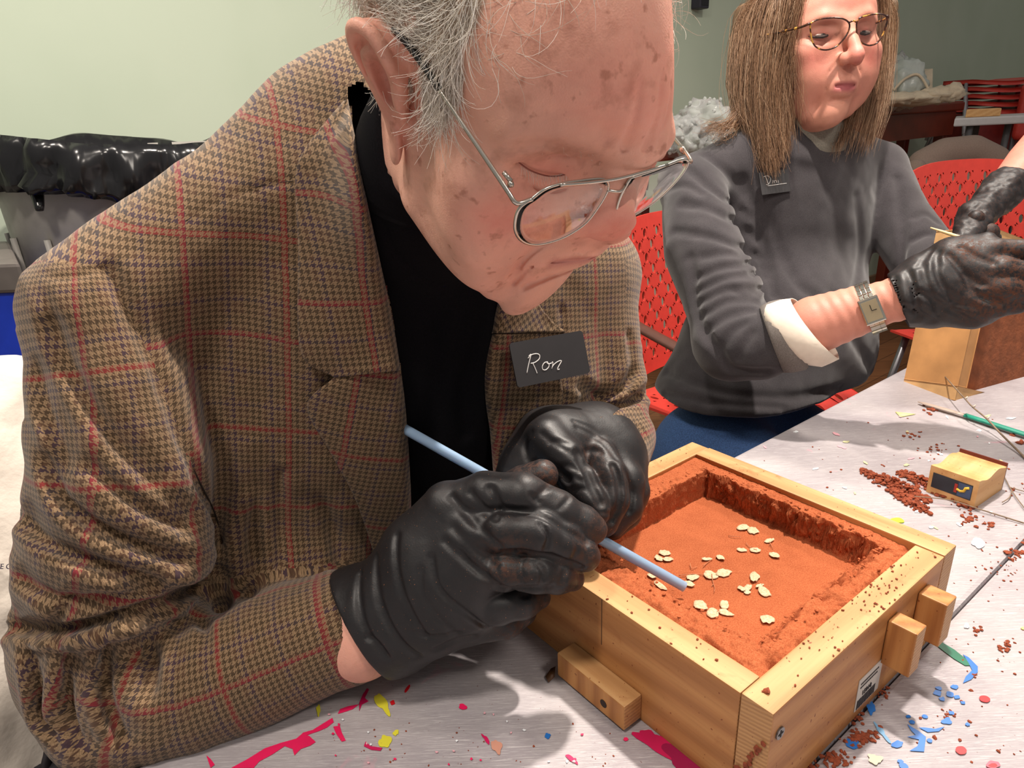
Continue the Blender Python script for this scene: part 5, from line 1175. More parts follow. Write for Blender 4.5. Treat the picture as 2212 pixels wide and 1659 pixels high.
# fingers
FG = [[(968, 1098, .540, .0190), (1050, 1066, .528, .0165), (1128, 1070, .520, .0165), (1205, 1103, .524, .0148), (1258, 1130, .528, .0132), (1279, 1143, .531, .0118)],
      [(1025, 1155, .528, .0180), (1090, 1146, .512, .0160), (1165, 1150, .508, .0158), (1215, 1172, .514, .0145), (1256, 1196, .521, .0122), (1266, 1203, .524, .0110)],
      [(1035, 1232, .527, .0175), (1096, 1232, .514, .0150), (1160, 1236, .512, .0148), (1205, 1243, .518, .0130), (1236, 1250, .526, .0095)],
      [(1020, 1302, .537, .0175), (1075, 1306, .530, .0150), (1130, 1299, .530, .0128), (1165, 1291, .536, .0090)]]
for l in FG: a, r = PR(l); G.path(a, r, k=.0028, kk=.004)
a, r = PR([(960, 1180, .585, .022), (1060, 1090, .575, .0175), (1130, 1045, .562, .0150), (1172, 1026, .556, .0128)]); G.path(a, r, k=.008)     # thumb behind
# cuff
a, r = PR([(776, 1338, .574, .0450), (800, 1336, .572, .0440), (850, 1322, .567, .0400)]); G.path(a, r, k=.012)
def gl(pts, w, a): crease(G, [(700+x*.3737, 860+y*.3737) for x, y in pts], w, a, n=16)
for pts, w, a in [([(420, 780), (410, 900), (440, 1100), (500, 1250), (600, 1400)], .0022, .0038), ([(300, 900), (300, 1050), (340, 1250), (450, 1430), (560, 1500)], .0024, .0034), ([(620, 900), (650, 1080), (760, 1200), (960, 1330)], .0020, .0030),
                  ([(210, 1000), (200, 1150), (240, 1350), (380, 1520)], .0024, .0036), ([(560, 980), (560, 1100), (640, 1250), (780, 1380)], .0022, .0018), ([(780, 880), (880, 1000), (1040, 1100), (1180, 1140)], .0024, .0026),
                  ([(730, 560), (820, 660), (920, 770), (1020, 860)], .0024, .0030), ([(840, 540), (930, 640), (1000, 700)], .0022, .0028), ([(960, 520), (1000, 600), (1030, 660)], .0026, .0040), ([(690, 820), (820, 940), (960, 1040)], .0026, .0020), ([(740, 740), (880, 880), (1000, 980)], .003, .0015),
                  ([(1220, 590), (1260, 540), (1310, 500)], .0016, .0028), ([(1200, 560), (1240, 600)], .0016, .002), ([(1280, 880), (1290, 800), (1250, 720)], .0018, .0026), ([(1440, 930), (1470, 860), (1440, 800)], .0015, .0022), ([(1250, 1080), (1270, 1010), (1240, 960)], .0016, .0024), ([(1370, 1070), (1390, 1010)], .0015, .002),
                  ([(1150, 900), (1130, 980), (1150, 1060)], .0018, .0012), ([(1360, 640), (1400, 600), (1420, 570)], .0014, .0016), ([(640, 1460), (760, 1400), (880, 1380)], .002, .003), ([(500, 1350), (640, 1380), (800, 1350)], .002, .002), ([(250, 1380), (300, 1400), (360, 1480)], .002, .003)]:
    gl(pts, w, a)
for pts, w, a in [([(1078, 1102), (1150, 1106), (1210, 1137), (1275, 1176)], .0020, .0075), ([(1080, 1193), (1160, 1196), (1225, 1214), (1258, 1228)], .0020, .0070), ([(1070, 1272), (1140, 1272), (1192, 1270)], .0020, .0065), ([(1040, 1128), (1060, 1108), (1085, 1100)], .0022, .004)]: crease(G, pts, w, a, n=16)
# torn, hanging flap at the heel of the hand
a, r = PR([(960, 1376, .556, .0065), (1010, 1366, .554, .0060), (1060, 1366, .552, .0035), (1074, 1368, .551, .0012)]); G.path(a, r, k=.006)
# open the cuff and hollow it for the wrist
cp_, cn_ = P(780, 1343, .575), fdir+UP*.30; cn_ = cn_/np.linalg.norm(cn_)
tq = G.sub(P(760, 1340, .575), P(760, 1340, .575), .075); sl, X, Y, Z = tq
G.mix(sl, ((X-cp_[0])*cn_[0]+(Y-cp_[1])*cn_[1]+(Z-cp_[2])*cn_[2]).astype(np.float32), .002, 's')
G.path([P(700, 1352, .576), P(815, 1335, .571)], [.0425, .040], k=.002, op='s')
V, Fq = G.mesh(); V = relax(V, Fq, 1, .4); Nn = normals(V, Fq); V = V+Nn*(fbm(V*55, 3, 3)*.0003)[:, None]
dr = dirt_from(V, [(P(1285, 1145, .53), .02), (P(1262, 1205, .52), .022), (P(1232, 1250, .524), .022), (P(1165, 1292, .535), .02), (P(1110, 1345, .55), .02), (P(1100, 1210, .50), .02), (P(1180, 1030, .545), .028)])
mesh_obj('glove', V, Fq, M_glove, man, cols={'dirt': dr**1.5*.8+.03})

G2v = Vol(*bnd([(1060, 900, .55), (1400, 900, .66), (1060, 1180, .55), (1400, 1180, .66)], .03), .0015)
for l in ([(1290, 960, .655, .034), (1235, 985, .632, .034), (1190, 1000, .615, .030)], [(1235, 950, .640, .030), (1190, 965, .625, .034), (1140, 1010, .615, .024), (1112, 1040, .61, .018)], [(1290, 945, .655, .030), (1325, 990, .640, .028), (1340, 1060, .628, .026)]):
    a, r = PR(l); G2v.path(a, r, k=.02, kk=.012)
for l in ([(1180, 950, .600, .0200), (1218, 990, .586, .0175), (1248, 1040, .575, .0150), (1275, 1082, .568, .0130), (1292, 1105, .565, .0105)],
          [(1292, 985, .606, .0165), (1316, 1030, .590, .0160), (1320, 1080, .584, .0150), (1304, 1128, .582, .0125)],
          [(1325, 990, .622, .0165), (1352, 1040, .608, .0160), (1350, 1095, .602, .0145), (1322, 1136, .600, .0115)],
          [(1345, 1010, .634, .0155), (1362, 1060, .625, .0150), (1352, 1110, .620, .0130), (1325, 1142, .616, .0100)]):
    a, r = PR(l); G2v.path(a, r, k=.0035, kk=.004)
for pts, w, a in [([(1250, 200), (1330, 260), (1450, 330)], .002, .003), ([(1300, 260), (1360, 250), (1420, 270)], .0018, .0025), ([(1350, 400), (1420, 390), (1480, 430)], .0018, .003), ([(1380, 470), (1440, 450), (1500, 490)], .0018, .003), ([(1430, 540), (1500, 520), (1560, 560)], .0018, .003), ([(1450, 160), (1600, 240), (1700, 360)], .002, .003), ([(1430, 130), (1560, 180), (1680, 280)], .0018, .002),
                  ([(1200, 190), (1160, 260), (1180, 360)], .0022, .003), ([(1600, 660), (1650, 670), (1700, 660)], .0014, .002), ([(1500, 330), (1540, 300), (1600, 310)], .0025, .005), ([(1520, 340), (1530, 420), (1560, 500)], .0025, .006), ([(1740, 420), (1760, 540), (1730, 660)], .0016, .003)]:
    crease(G2v, [(700+x*.3737, 860+y*.3737) for x, y in pts], w, a*.5, n=14)
for pts, w, a in [([(1248, 975), (1262, 1010), (1282, 1055), (1300, 1090)], .0026, .008), ([(1322, 1000), (1338, 1045), (1338, 1095), (1318, 1130)], .0020, .007), ([(1350, 1010), (1366, 1060), (1358, 1110)], .0018, .005), ([(1150, 1000), (1200, 1012), (1230, 1040)], .0024, .006)]: crease(G2v, pts, w, a, n=14)
V, Fq = G2v.mesh(); V = relax(V, Fq, 1, .4); Nn = normals(V, Fq); V = V+Nn*(fbm(V*55, 3, 9)*.0003)[:, None]
dr = dirt_from(V, [(P(1290, 1110, .565), .012), (P(1305, 1130, .58), .014), (P(1330, 1140, .6), .014), (P(1278, 1000, .6), .02), (P(1290, 1040, .59), .02)])
mesh_obj('glove', V, Fq, M_glove, man, cols={'dirt': dr**1.5*.8+.03})

b = MB(); b.tube(spline([P(750, 1262, .5535), P(751, 1300, .546), P(757, 1345, .540), P(772, 1392, .540), P(784, 1418, .543)], 14), .0011, 6); b.build('cuff_band', simple('orange_band', (226, 110, 40), .5), man, True)
# wrist between sleeve and glove, joined into the body mesh
A_ = Vol(*bnd([(640, 1380, .57), (860, 1330, .57)], .05), .002)
A_.path([P(640, 1392, .572), P(776, 1366, .568), P(850, 1325, .569)], [.036, .0385, .034], k=.01)
V, Fq = A_.mesh()
def limb(pts, rad, mat=None):
    """hidden part of an arm, from the wrist piece up to the neck, as one tapering tube"""
    b = MB(); p = spline(pts, 40); r = np.interp(np.linspace(0, 1, 40), np.linspace(0, 1, len(rad)), rad); b.tube(p, r, 14); return np.concatenate(b.v), b.f
def join_body(base, V, Fq, arm=None):
    me = base.data; bm = bmesh.new(); bm.from_mesh(me); la = [bm.verts.layers.float.get(n_) for n_ in ('red', 'lip', 'dark', 'spots', 'scalp')]
    n_old = len(bm.verts); vs = []
    for p in V:
        w_ = bm.verts.new(p); vs.append(w_)
    for l_, val in zip(la, (.25, 0, 0, .5, 0)):
        if l_ is not None:
            for w_ in vs: w_[l_] = val
    for f in Fq:
        fc = bm.faces.new([vs[i] for i in f]); fc.smooth = True
    if arm is not None:
        va, fa = arm; ws = [bm.verts.new(p) for p in va]
        for f in fa: bm.faces.new([ws[i] for i in f]).smooth = True
        me_old = np.array([v_.co[:] for v_ in list(bm.verts)[:n_old]])
        for end, pool, pl in ((va[0:2], V, vs), (va[-2:], me_old, None)):
            i = int(np.argmin(((pool-end[0])**2).sum(1)))
            if pl is None: bm.verts.ensure_lookup_table(); w0 = bm.verts[i]
            else: w0 = pl[i]
            k0 = 0 if pl is not None else len(va)-2
            bm.faces.new([w0, ws[k0], ws[k0+1]])
    bm.to_mesh(me); bm.free()
join_body(head_m, V, Fq, limb([P(650, 1385, .572), P(420, 1470, .56), P(190, 1440, .548), P(240, 1020, .535), P(215, 700, .535), P(500, 520, .58), P(760, 470, .62), P(868, 560, .615)], [.030, .036, .034, .040, .036, .04, .045, .045]))

# the straw he blows or points with
def straw_mat():
    t = NT('milky_blue_straw', .25, .5); t.color(lin((190, 214, 242))); t.b.inputs['Transmission Weight'].default_value = .45; t.b.inputs['IOR'].default_value = 1.2; t.b.inputs['Subsurface Weight'].default_value = .2; return t.m
s0, s1 = P(873, 926, .590), T(1479, 1268, TZ+FLOORZ+.012)
b = MB(); n = 20; pts = np.array([s0+(s1-s0)*t_ for t_ in np.linspace(0, 1, 30)]); b.tube(pts, .0043, n, caps=False); b.tube(pts[::-1], .0037, n, caps=False)
V = np.concatenate(b.v); m0 = 30*n
Fc = list(b.f)+[(k, (k+1) % n, m0+29*n+(n-(k+1)) % n, m0+29*n+(n-k) % n) for k in range(0)]
straw = mesh_obj('straw', V, Fc, straw_mat(), None); tag(straw, 'long translucent pale blue straw held in the black glove, its tip over the petals', 'straw')
# ================================================================== the woman
RW = np.array([[-0.996, 0.077, -0.033], [0.053, 0.27, -0.962], [-0.065, -0.96, -0.273]]); TW = np.array([.51523, -.551, 1.17481])
v = base_head(.0022, lo=(-.10, -.13, -.20), hi=(.10, .15, .15))
close_lids(v, .0165, .0030); ear(v, 1); ear(v, -1)
v.path([(0, -.02, -.03), (0, -.02, -.10), (0, -.03, -.19)], [.050, .047, .052], k=.03)
for s in (1, -1):
    v.path(list(spline([(s*.016, .103, -.020), (s*.027, .092, -.036), (s*.034, .082, -.055)], 10)), .0005, k=.003, op='g', amt=.0022)
    v.path(list(spline([(s*.0275, .088, -.056), (s*.031, .080, -.068), (s*.031, .072, -.082)], 8)), .0005, k=.003, op='g', amt=.0008)
    v.ell((s*.046, .04, -.065), (.016, .026, .020), k=.012)
    v.ell((s*.0165, .083, .019), (.010, .010, .011), k=.008)
v.ell((0, .03, -.105), (.03, .035, .02), k=.02)
V, Fq = v.mesh(); V = relax(V, Fq, 1, .4)
LM_W = [(.031, .088, .020, 1775, 74), (-.031, .088, .020, 1866, 67), (0, .131, -.018, 1860, 122), (.019, .104, -.022, 1816, 128), (.025, .0905, -.055, 1790, 188), (0, .108, -.056, 1826, 186), (-.0225, .0905, -.055, 1843, 184), (0, .098, -.09, 1812, 242),
        (-.060, .045, -.01, 1884, 118), (-.052, .05, -.05, 1866, 180), (.066, .03, 0, 1700, 120), (.056, .02, -.07, 1712, 222), (0, .1, .045, 1838, 28), (0, -.1, 0, None, None), (0, -.05, .1, None, None), (0, -.03, -.17, None, None), (.05, .03, .08, None, None), (-.05, .03, .08, None, None), (0, .07, -.115, 1770, 280)]
srcw, dstw = fitpts(LM_W, RW, TW)
redw, lipw, darkw, sptw = head_attrs(V, .35); Vlw = rbf_warp(V, srcw, dstw, .05); Ww = loc2w(Vlw, RW, TW)
woman = empty('person', F(1.0, .75, -TZ), 'woman with light brown hair and tortoiseshell glasses, in a dark grey sweater', 'person')
M_skin_w = skin_mat('skin_woman', (212, 150, 128), (198, 104, 96), (170, 100, 76), .35)
head_w = mesh_obj('body', Ww, Fq, M_skin_w, woman, cols={'red': redw*1.1, 'lip': lipw*1.1, 'dark': darkw, 'spots': sptw, 'scalp': np.zeros(len(V))})
RwW = cw(RW.T)
def womp(*p): return loc2w(rbf_warp(np.array([p], float), srcw, dstw, .05), RW, TW)[0]
M_lash = simple('dark_lash', (50, 34, 30), .7)
for s in (1, -1):
    b = MB(); b.tube([womp(s*q[0], q[1]+.0008, q[2]) for q in [(.0185, .084, .0185), (.025, .0888, .0165), (.032, .0897, .0150), (.040, .0850, .0165), (.047, .078, .020)]], [.0005, .0018, .0023, .0018, .0005], 6); b.build('eyelashes', M_lash, woman, True)
for s in (1, -1):
    b = MB(); b.tube(spline([womp(s*q[0], q[1], q[2]) for q in [(.014, .0985, .036), (.026, .095, .0415), (.040, .085, .041), (.050, .074, .036)]], 14), np.array([.0006]+[.0011]*12+[.0004]), 6, flat=.6); b.build('eyebrow', simple('light_brow', (150, 104, 72), .8), woman, True)
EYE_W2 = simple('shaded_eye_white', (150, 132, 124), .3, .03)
ico = bmesh.new(); bmesh.ops.create_icosphere(ico, subdivisions=3, radius=1); EV = np.array([v_.co[:] for v_ in ico.verts]); EF = [[v_.index for v_ in f.verts] for f in ico.faces]; ico.free()
for s in (1, -1):
    c_ = womp(s*.032, .0872, .0180); E_ = mesh_obj('eye', c_+(EV*np.array([.0100, .0028, .0028]))@RwW, EF, EYE_W2, woman)
    c2_ = womp(s*.0305, .0880, .0172); mesh_obj('iris', c2_+(EV*np.array([.0050, .0030, .0036]))@RwW, EF, EYE_I, E_)
# hair
M_bhair = hair_mat('light_brown_hair', [(0, (84, 58, 42)), (.35, (132, 98, 72)), (.7, (164, 128, 98)), (1, (214, 186, 156))], .38)
M_hbase = simple('hair_underlayer', (96, 74, 52), .6, .3, 160, .4, .001)
HB = Vol(*bnd([(1560, -120, 1.05), (1560, 400, 1.05), (1950, -120, 1.36), (1950, 400, 1.36)], .06), .0035)
def wl(*p): return loc2w(np.array([p], float), RW, TW)[0]
HB.ell(wl(0, -.028, .055), (.086, .098, .09), R=RwW.T, k=.01)
def gp(q): return q if isinstance(q, np.ndarray) else P(*q)
guideR = [[wl(.004, -.070, .128), wl(.052, -.068, .105), (1608, 40, 1.25), (1590, 170, 1.24), (1606, 270, 1.21), (1640, 340, 1.18)], [wl(.004, -.035, .142), wl(.056, -.035, .118), (1640, 50, 1.18), (1622, 180, 1.18), (1636, 280, 1.165), (1656, 366, 1.15)],
          [wl(.004, .0, .145), wl(.056, -.002, .118), (1675, 50, 1.135), (1655, 180, 1.14), (1660, 280, 1.14), (1672, 362, 1.135)], [wl(.004, .030, .138), wl(.054, .025, .112), (1708, 20, 1.105), (1690, 110, 1.12), (1680, 210, 1.13), (1688, 330, 1.135)], [wl(.004, .058, .126), wl(.046, .052, .110), (1728, -20, 1.10), (1716, 40, 1.11), (1692, 150, 1.125), (1700, 290, 1.14)]]
guideL = [[wl(-.002, .058, .126), wl(-.046, .052, .108), (1893, -10, 1.17), (1894, 60, 1.19), (1888, 160, 1.21), (1850, 280, 1.19)], [wl(-.002, .030, .138), wl(-.054, .025, .112), (1906, 0, 1.20), (1906, 100, 1.22), (1898, 200, 1.22), (1872, 318, 1.19)], [wl(-.002, -.01, .145), wl(-.058, -.01, .116), (1918, 20, 1.24), (1920, 110, 1.26), (1912, 220, 1.25), (1884, 305, 1.22)],
          [(1870, 200, 1.24), (1838, 240, 1.22), (1815, 275, 1.20), (1806, 310, 1.18), (1800, 335, 1.165)]]
for gi, g in enumerate(guideR[:4]): HB.path([P(q[0]+(6 if gi == 3 else 8), q[1], q[2]+.03) for q in g[2:-1]]+[P(g[-1][0], g[-1][1]-40, g[-1][2]+.012)], [.028, .026, .022, .008][-len(g[2:]):], k=.015)
for g in guideL[1:3]: HB.path([P(q[0]-8, q[1], q[2]-.012) for q in g[2:-1]], [.022, .018, .012][-len(g[2:-1]):], k=.012)
HB.ell(wl(0, .008, .074), (.076, .078, .0705), R=RwW.T, k=.012)
HB.path([P(q[0], q[1], q[2]+.02) for q in guideL[3]], [.014, .014, .012, .010, .004], k=.01)
# keep the face free
for q, r_ in ((wl(0.0, .085, 0.0), (.062, .055, .105)), (wl(.02, .095, -.02), (.045, .05, .10)), (wl(0, .105, .035), (.060, .062, .076))): HB.ell(q, r_, R=RwW.T, k=.006, op='s')
V, Fq = HB.mesh(); V = relax(V, Fq, 2, .5); V = V+normals(V, Fq)*(fbm(np.stack([V@RIGHT*150, V@UP*14, V@FWD*60], -1), 3, 2)*.0018)[:, None]
hb = mesh_obj('hair', V, Fq, M_hbase, woman)
def guided(name, G_, n, spread, mat, parent, rad=.00045, seg=17, seed=0, wav=.003):
    r = np.random.default_rng(seed); S_ = np.array([spline([gp(q) for q in g], seg+1) for g in G_]); m = seg+1
    t_ = r.uniform(0, len(G_)-1.001, n); i = t_.astype(int); f = (t_-i)[:, None, None]; pts = S_[i]*(1-f)+S_[i+1]*f
    off = r.normal(size=(n, 1, 3))*spread; k = np.linspace(0, 1, m)[None, :, None]; off = off*np.clip(k*4+.25, 0, 1)
    ph = r.uniform(0, 6.28, (n, 1, 3)); fr = r.uniform(2, 6, (n, 1, 1)); pts = pts+off*(1-.2*k)+wav*np.sin(ph+fr*k*3)*(.3+k)*r.uniform(.2, 1.4, (n, 1, 1))
    ln = r.uniform(.72, 1.03, n); idx = np.linspace(0, 1, m)[None]*ln[:, None]*(m-1); i0 = np.clip(idx.astype(int), 0, m-2); ff = (idx-i0)[..., None]; ar = np.arange(n)[:, None]
    pts = pts[ar, i0]*(1-ff)+pts[ar, i0+1]*ff
    tg = np.gradient(pts, axis=1); tg /= np.linalg.norm(tg, axis=2)[..., None]+1e-12; a = np.cross(tg, FWD); a /= np.linalg.norm(a, axis=2)[..., None]+1e-9; b_ = np.cross(tg, a)
    tp = np.linspace(1, .3, m)[None, :, None]*rad; ring = [pts+tp*(a*math.cos(2*math.pi*q/3)+b_*math.sin(2*math.pi*q/3)) for q in range(3)]
    Vh = np.stack(ring, 2).reshape(-1, 3); i = np.arange(n)[:, None, None]*m*3; j = np.arange(seg)[None, :, None]*3; q = np.arange(3)[None, None, :]; q2 = (q+1) % 3
    return mesh_obj(name, Vh, np.stack([i+j+q, i+j+q2, i+j+3+q2, i+j+3+q], -1).reshape(-1, 4), mat, parent, True, cols={'rnd': np.repeat(r.beta(2, 2.2, n), m*3)}, kind='stuff')
guideL = [[q if isinstance(q, np.ndarray) else (q[0], q[1], q[2]-(.045 if q[1] < 250 else .02)) for q in g] for g in guideL]
guided('hair', guideR, 5600, .008, M_bhair, woman, seed=1, wav=.0045); guided('hair', guideR, 420, .011, M_bhair, woman, seed=11, wav=.009, rad=.00055); guided('hair', guideL[:3], 1800, .005, M_bhair, woman, seed=2); guided('hair', [guideL[0], guideL[3], guideL[1]], 500, .006, M_bhair, woman, seed=3)
guided('hair', [[(1620, 200, 1.2), (1590, 240, 1.2), (1560, 262, 1.19), (1520, 268, 1.17), (1495, 268, 1.16)], [(1625, 210, 1.2), (1600, 260, 1.19), (1580, 290, 1.17), (1570, 300, 1.16), (1560, 306, 1.155)]], 120, .004, M_bhair, woman, seed=4, wav=.008)
guided('hair', [[(1740, -60, 1.08), (1722, 40, 1.09), (1712, 120, 1.10), (1722, 240, 1.10), (1735, 305, 1.11)], [(1750, -60, 1.08), (1735, 0, 1.085), (1722, 90, 1.095), (1740, 200, 1.09), (1742, 270, 1.10)]], 26, .004, M_bhair, woman, seed=5, wav=.006, rad=.0003)
# glasses
M_tort = NT('tortoiseshell', .2, .6); vv_ = M_tort.coord(); M_tort.color(M_tort.ramp(M_tort.noise(vv_, 110, 3), [(.45, lin((48, 24, 18))), (.56, lin((96, 50, 24))), (.62, lin((214, 160, 70)))])); M_tort = M_tort.m
gc = womp(0, .112, .018); gnw = RwW[1]*.985+RwW[2]*-.12
def onW(px, py, off=0): r_ = ray(px, py); t_ = ((gc-CAM)@gnw)/(r_@gnw); return CAM+r_*t_+gnw*off
sp2 = empty('spectacles', onW(1838, 52), 'brown tortoiseshell spectacles worn by the woman', 'glasses')
M_lens2 = glass_mat('thin_lens', (.94, .9, .88))
for LP in ([(1750, 50), (1768, 42), (1795, 38.5), (1819, 40), (1833, 48), (1835, 60), (1828, 77), (1813, 95), (1800, 104), (1782, 108), (1765, 103), (1755, 90), (1751, 70)], [(1850, 52), (1857, 39), (1876, 33), (1895, 30), (1912, 33), (1917, 42), (1912, 63), (1904, 80), (1893, 94), (1876, 98), (1859, 90), (1851, 72)]):
    o3 = np.array([onW(*q) for q in LP]); c3_ = spline(np.concatenate([o3, o3[:1]]), 48)[:-1]; b = MB(); b.tube(c3_, .0012, 8, closed=True); b.build('rim', M_tort, sp2, True)
    V, Fc = prism(c3_, .0007, gnw); mesh_obj('lens', V, Fc, M_lens2, sp2, False)
b = MB(); b.tube(spline([onW(1834, 49), onW(1842, 45, .002), onW(1851, 49)], 8), .0014, 8); b.build('bridge', M_tort, sp2, True)
b = MB(); b.tube(spline([onW(1752, 50), onW(1744, 53), onW(1738, 57, -.012), onW(1718, 63, -.05), onW(1700, 68, -.10)], 12), .0018, 8); b.build('temple', M_tort, sp2, True)
b = MB(); b.tube(spline([onW(1914, 34), onW(1919, 37), onW(1921, 42, -.02), onW(1922, 48, -.06)], 10), .0018, 8); b.build('temple', M_tort, sp2, True)

# sweater
def knit(name, rgb, rough=.95): return simple(name, rgb, rough, .22, 700, .35, .0005, .1)
M_sweat = NT('grey_fleece', .97, .08); vv_ = M_sweat.coord(); nA = M_sweat.noise(vv_, 900, 3, .7); nB = M_sweat.noise(vv_, 30, 4)
M_sweat.color(M_sweat.mixc(.5, M_sweat.ramp(nA, [(.3, lin((42, 40, 43))), (.7, lin((82, 78, 81)))]), M_sweat.ramp(nB, [(.3, lin((52, 49, 52))), (.7, lin((70, 66, 69)))]))); M_sweat.bump(nA, .4, .0008); M_sweat.b.inputs['Sheen Weight'].default_value = .3; M_sweat = M_sweat.m
sR, sL = P(1478, 372, 1.15), P(1902, 335, 1.31); sx = (sL-sR)/np.linalg.norm(sL-sR); sy = -Z3-sx*(-Z3@sx); sy /= np.linalg.norm(sy); sz = np.cross(sx, sy); sz *= np.sign(sz@(CAM-sR)); RT2 = np.stack([sx, sy, sz], 1)
SW = Vol(*bnd([(1380, 230, 1.0), (1380, 980, 1.0), (2090, 260, 1.40), (2080, 720, 1.0), (1400, 980, 1.35), (1720, 740, .92)], .06), .0038)
SW.ell(P(1700, 520, 1.30), (.185, .24, .115), R=RT2, k=.03); SW.ell(P(1680, 760, 1.30), (.205, .20, .135), R=RT2, k=.04); SW.ell(P(1600, 850, 1.27), (.165, .105, .14), R=RT2, k=.03)
SW.path([P(1490, 402, 1.19), P(1600, 352, 1.22), P(1740, 385, 1.27), P(1850, 350, 1.30), P(1893, 366, 1.32)], [.052, .05, .045, .05, .05], k=.03)
SW.path([P(1500, 420, 1.17), P(1520, 540, 1.12), P(1570, 660, 1.07), P(1585, 730, 1.045)], [.054, .062, .062, .058], k=.014)
SW.path([P(1580, 740, 1.045), P(1640, 742, 1.02), P(1690, 728, .995)], [.056, .054, .048], k=.014)
SW.path([P(1900, 372, 1.31), P(1940, 480, 1.27), P(2000, 560, 1.22), P(2060, 590, 1.14)], [.05, .055, .055, .045], k=.014)
def cz(pts, w, a, z=True): crease(SW, [(1400+x*.3737, 480+y*.3737) for x, y in pts] if z else pts, w, a)
for pts, w, a in [([(640, 60), (690, 160), (712, 300), (730, 430)], .006, .016), ([(235, 190), (262, 300), (252, 430), (300, 600), (390, 720), (480, 850)], .006, .014), ([(480, 850), (600, 862), (700, 862)], .006, .012),
                  ([(270, 330), (400, 270), (560, 240), (690, 260)], .005, .008), ([(260, 420), (400, 340), (560, 300), (700, 320)], .005, .007), ([(280, 480), (420, 400), (560, 380), (700, 400)], .005, .008), ([(300, 560), (420, 470), (540, 440), (640, 450)], .005, .007), ([(330, 640), (430, 560), (540, 520), (620, 500)], .005, .007),
                  ([(470, 380), (560, 420), (640, 410)], .004, .006), ([(420, 740), (480, 640), (560, 580)], .005, .007), ([(520, 800), (560, 700), (600, 640)], .005, .006), ([(300, 200), (450, 180), (640, 190)], .006, .007)]: cz(pts, w, a)
for pts, w, a in [([(1480, 360), (1530, 400), (1580, 440), (1625, 470)], .006, .010), ([(1470, 440), (1530, 450), (1590, 480), (1640, 520)], .007, .010), ([(1450, 500), (1530, 510), (1610, 540), (1650, 560)], .006, .009), ([(1520, 330), (1570, 370), (1610, 420)], .006, .007), ([(1440, 410), (1480, 400), (1520, 420)], .005, .006),
                  ([(1645, 440), (1680, 530), (1720, 610), (1760, 640)], .010, .006), ([(1600, 380), (1640, 480), (1655, 600), (1665, 690)], .008, .010), ([(1850, 420), (1860, 540), (1845, 640)], .010, .004), ([(1940, 380), (1948, 470), (1950, 580)], .006, .014), ([(1975, 470), (2000, 460), (2030, 480)], .005, .006), ([(1970, 520), (2005, 505), (2040, 515)], .005, .006),
                  ([(1430, 800), (1560, 850), (1700, 860), (1830, 840)], .008, .006), ([(1425, 850), (1560, 872), (1700, 880)], .005, .008), ([(1800, 640), (1860, 760), (1900, 830)], .010, .006)]: cz(pts, w, a, False)
# hem cut and cuffs
hz_ = P(1500, 912, 1.13)[2]; SW.plane(np.array([0, 0, hz_]), -Z3, .01)
SW.path([P(1720, 722, .985), P(1690, 728, .995)], [.037, .037], k=.004, op='s')
V, Fq = SW.mesh(); V = relax(V, Fq, 2, .5); V = V+normals(V, Fq)*(fbm(V*14, 3, 15)*.0025)[:, None]
mesh_obj('sweater', V, Fq, M_sweat, woman)
# grey inner cuff, white turned cuff, roll collar
M_icuff = knit('inner_grey_sleeve', (120, 114, 110)); M_wcuff = simple('white_cuff', (226, 214, 198), .85, .06, 60, .2)
ad = P(1905, 650, .935)-P(1660, 740, 1.005); ad /= np.linalg.norm(ad)
sleeve_ring('inner_sleeve', [(P(1668, 734, 1.0), .050), (P(1690, 729, .995), .0535), (P(1712, 724, .985), .053), (P(1722, 722, .983), .050)], M_icuff, woman, tilt=-.006, seed=2)
sleeve_ring('white_cuff', [(P(1700, 727, .99), .050), (P(1716, 722, .985), .0555), (P(1738, 714, .978), .0535), (P(1760, 708, .972), .0500)], M_wcuff, woman, tilt=-.019, seed=4)
M_roll = knit('grey_roll_collar', (132, 128, 118))
nk = [P(1750, 268, 1.205), P(1749, 276, 1.205), P(1748, 292, 1.21), P(1747, 312, 1.215), P(1745, 340, 1.23)]
sleeve_ring('roll_collar', [(nk[0], .0500), (nk[0]+UP*.003, .0535), (nk[1], .056), (nk[2], .0575), (nk[3], .058), (nk[4], .064)], M_roll, woman, wob=.0015, seed=3, th=.003, n=40, up=-FWD, tilt=-.012)
# forearm skin + jeans + legs
A_ = Vol(*bnd([(1640, 730, 1.02), (1980, 640, .90)], .06), .0025)
A_.path([P(1728, 714, .980), P(1760, 702, .968), P(1850, 672, .945), P(1905, 655, .93), P(1960, 640, .915)], [.036, .0405, .034, .029, .030], k=.01)
V, Fq = A_.mesh(); V = relax(V, Fq, 1, .5)
ring_d = (V-P(1760, 702, .968))@ad; V = V+normals(V, Fq)*((.00055*np.sin(ring_d*420+2*np.sin(V[:, 2]*60)))*np.clip(ring_d/.03, 0, 1))[:, None]
join_body(head_w, V, Fq, limb([P(1735, 711, .978), P(1640, 742, 1.02), P(1590, 730, 1.05), P(1530, 540, 1.13), P(1505, 440, 1.19), P(1600, 400, 1.25), womp(0, -.03, -.17)], [.030, .034, .030, .030, .026, .03, .03]))
M_jean = simple('blue_denim', (56, 86, 134), .9, .35, 500, .4, .0005); M_trs = simple('dark_trousers', (38, 36, 40), .9, .2, 300, .2)
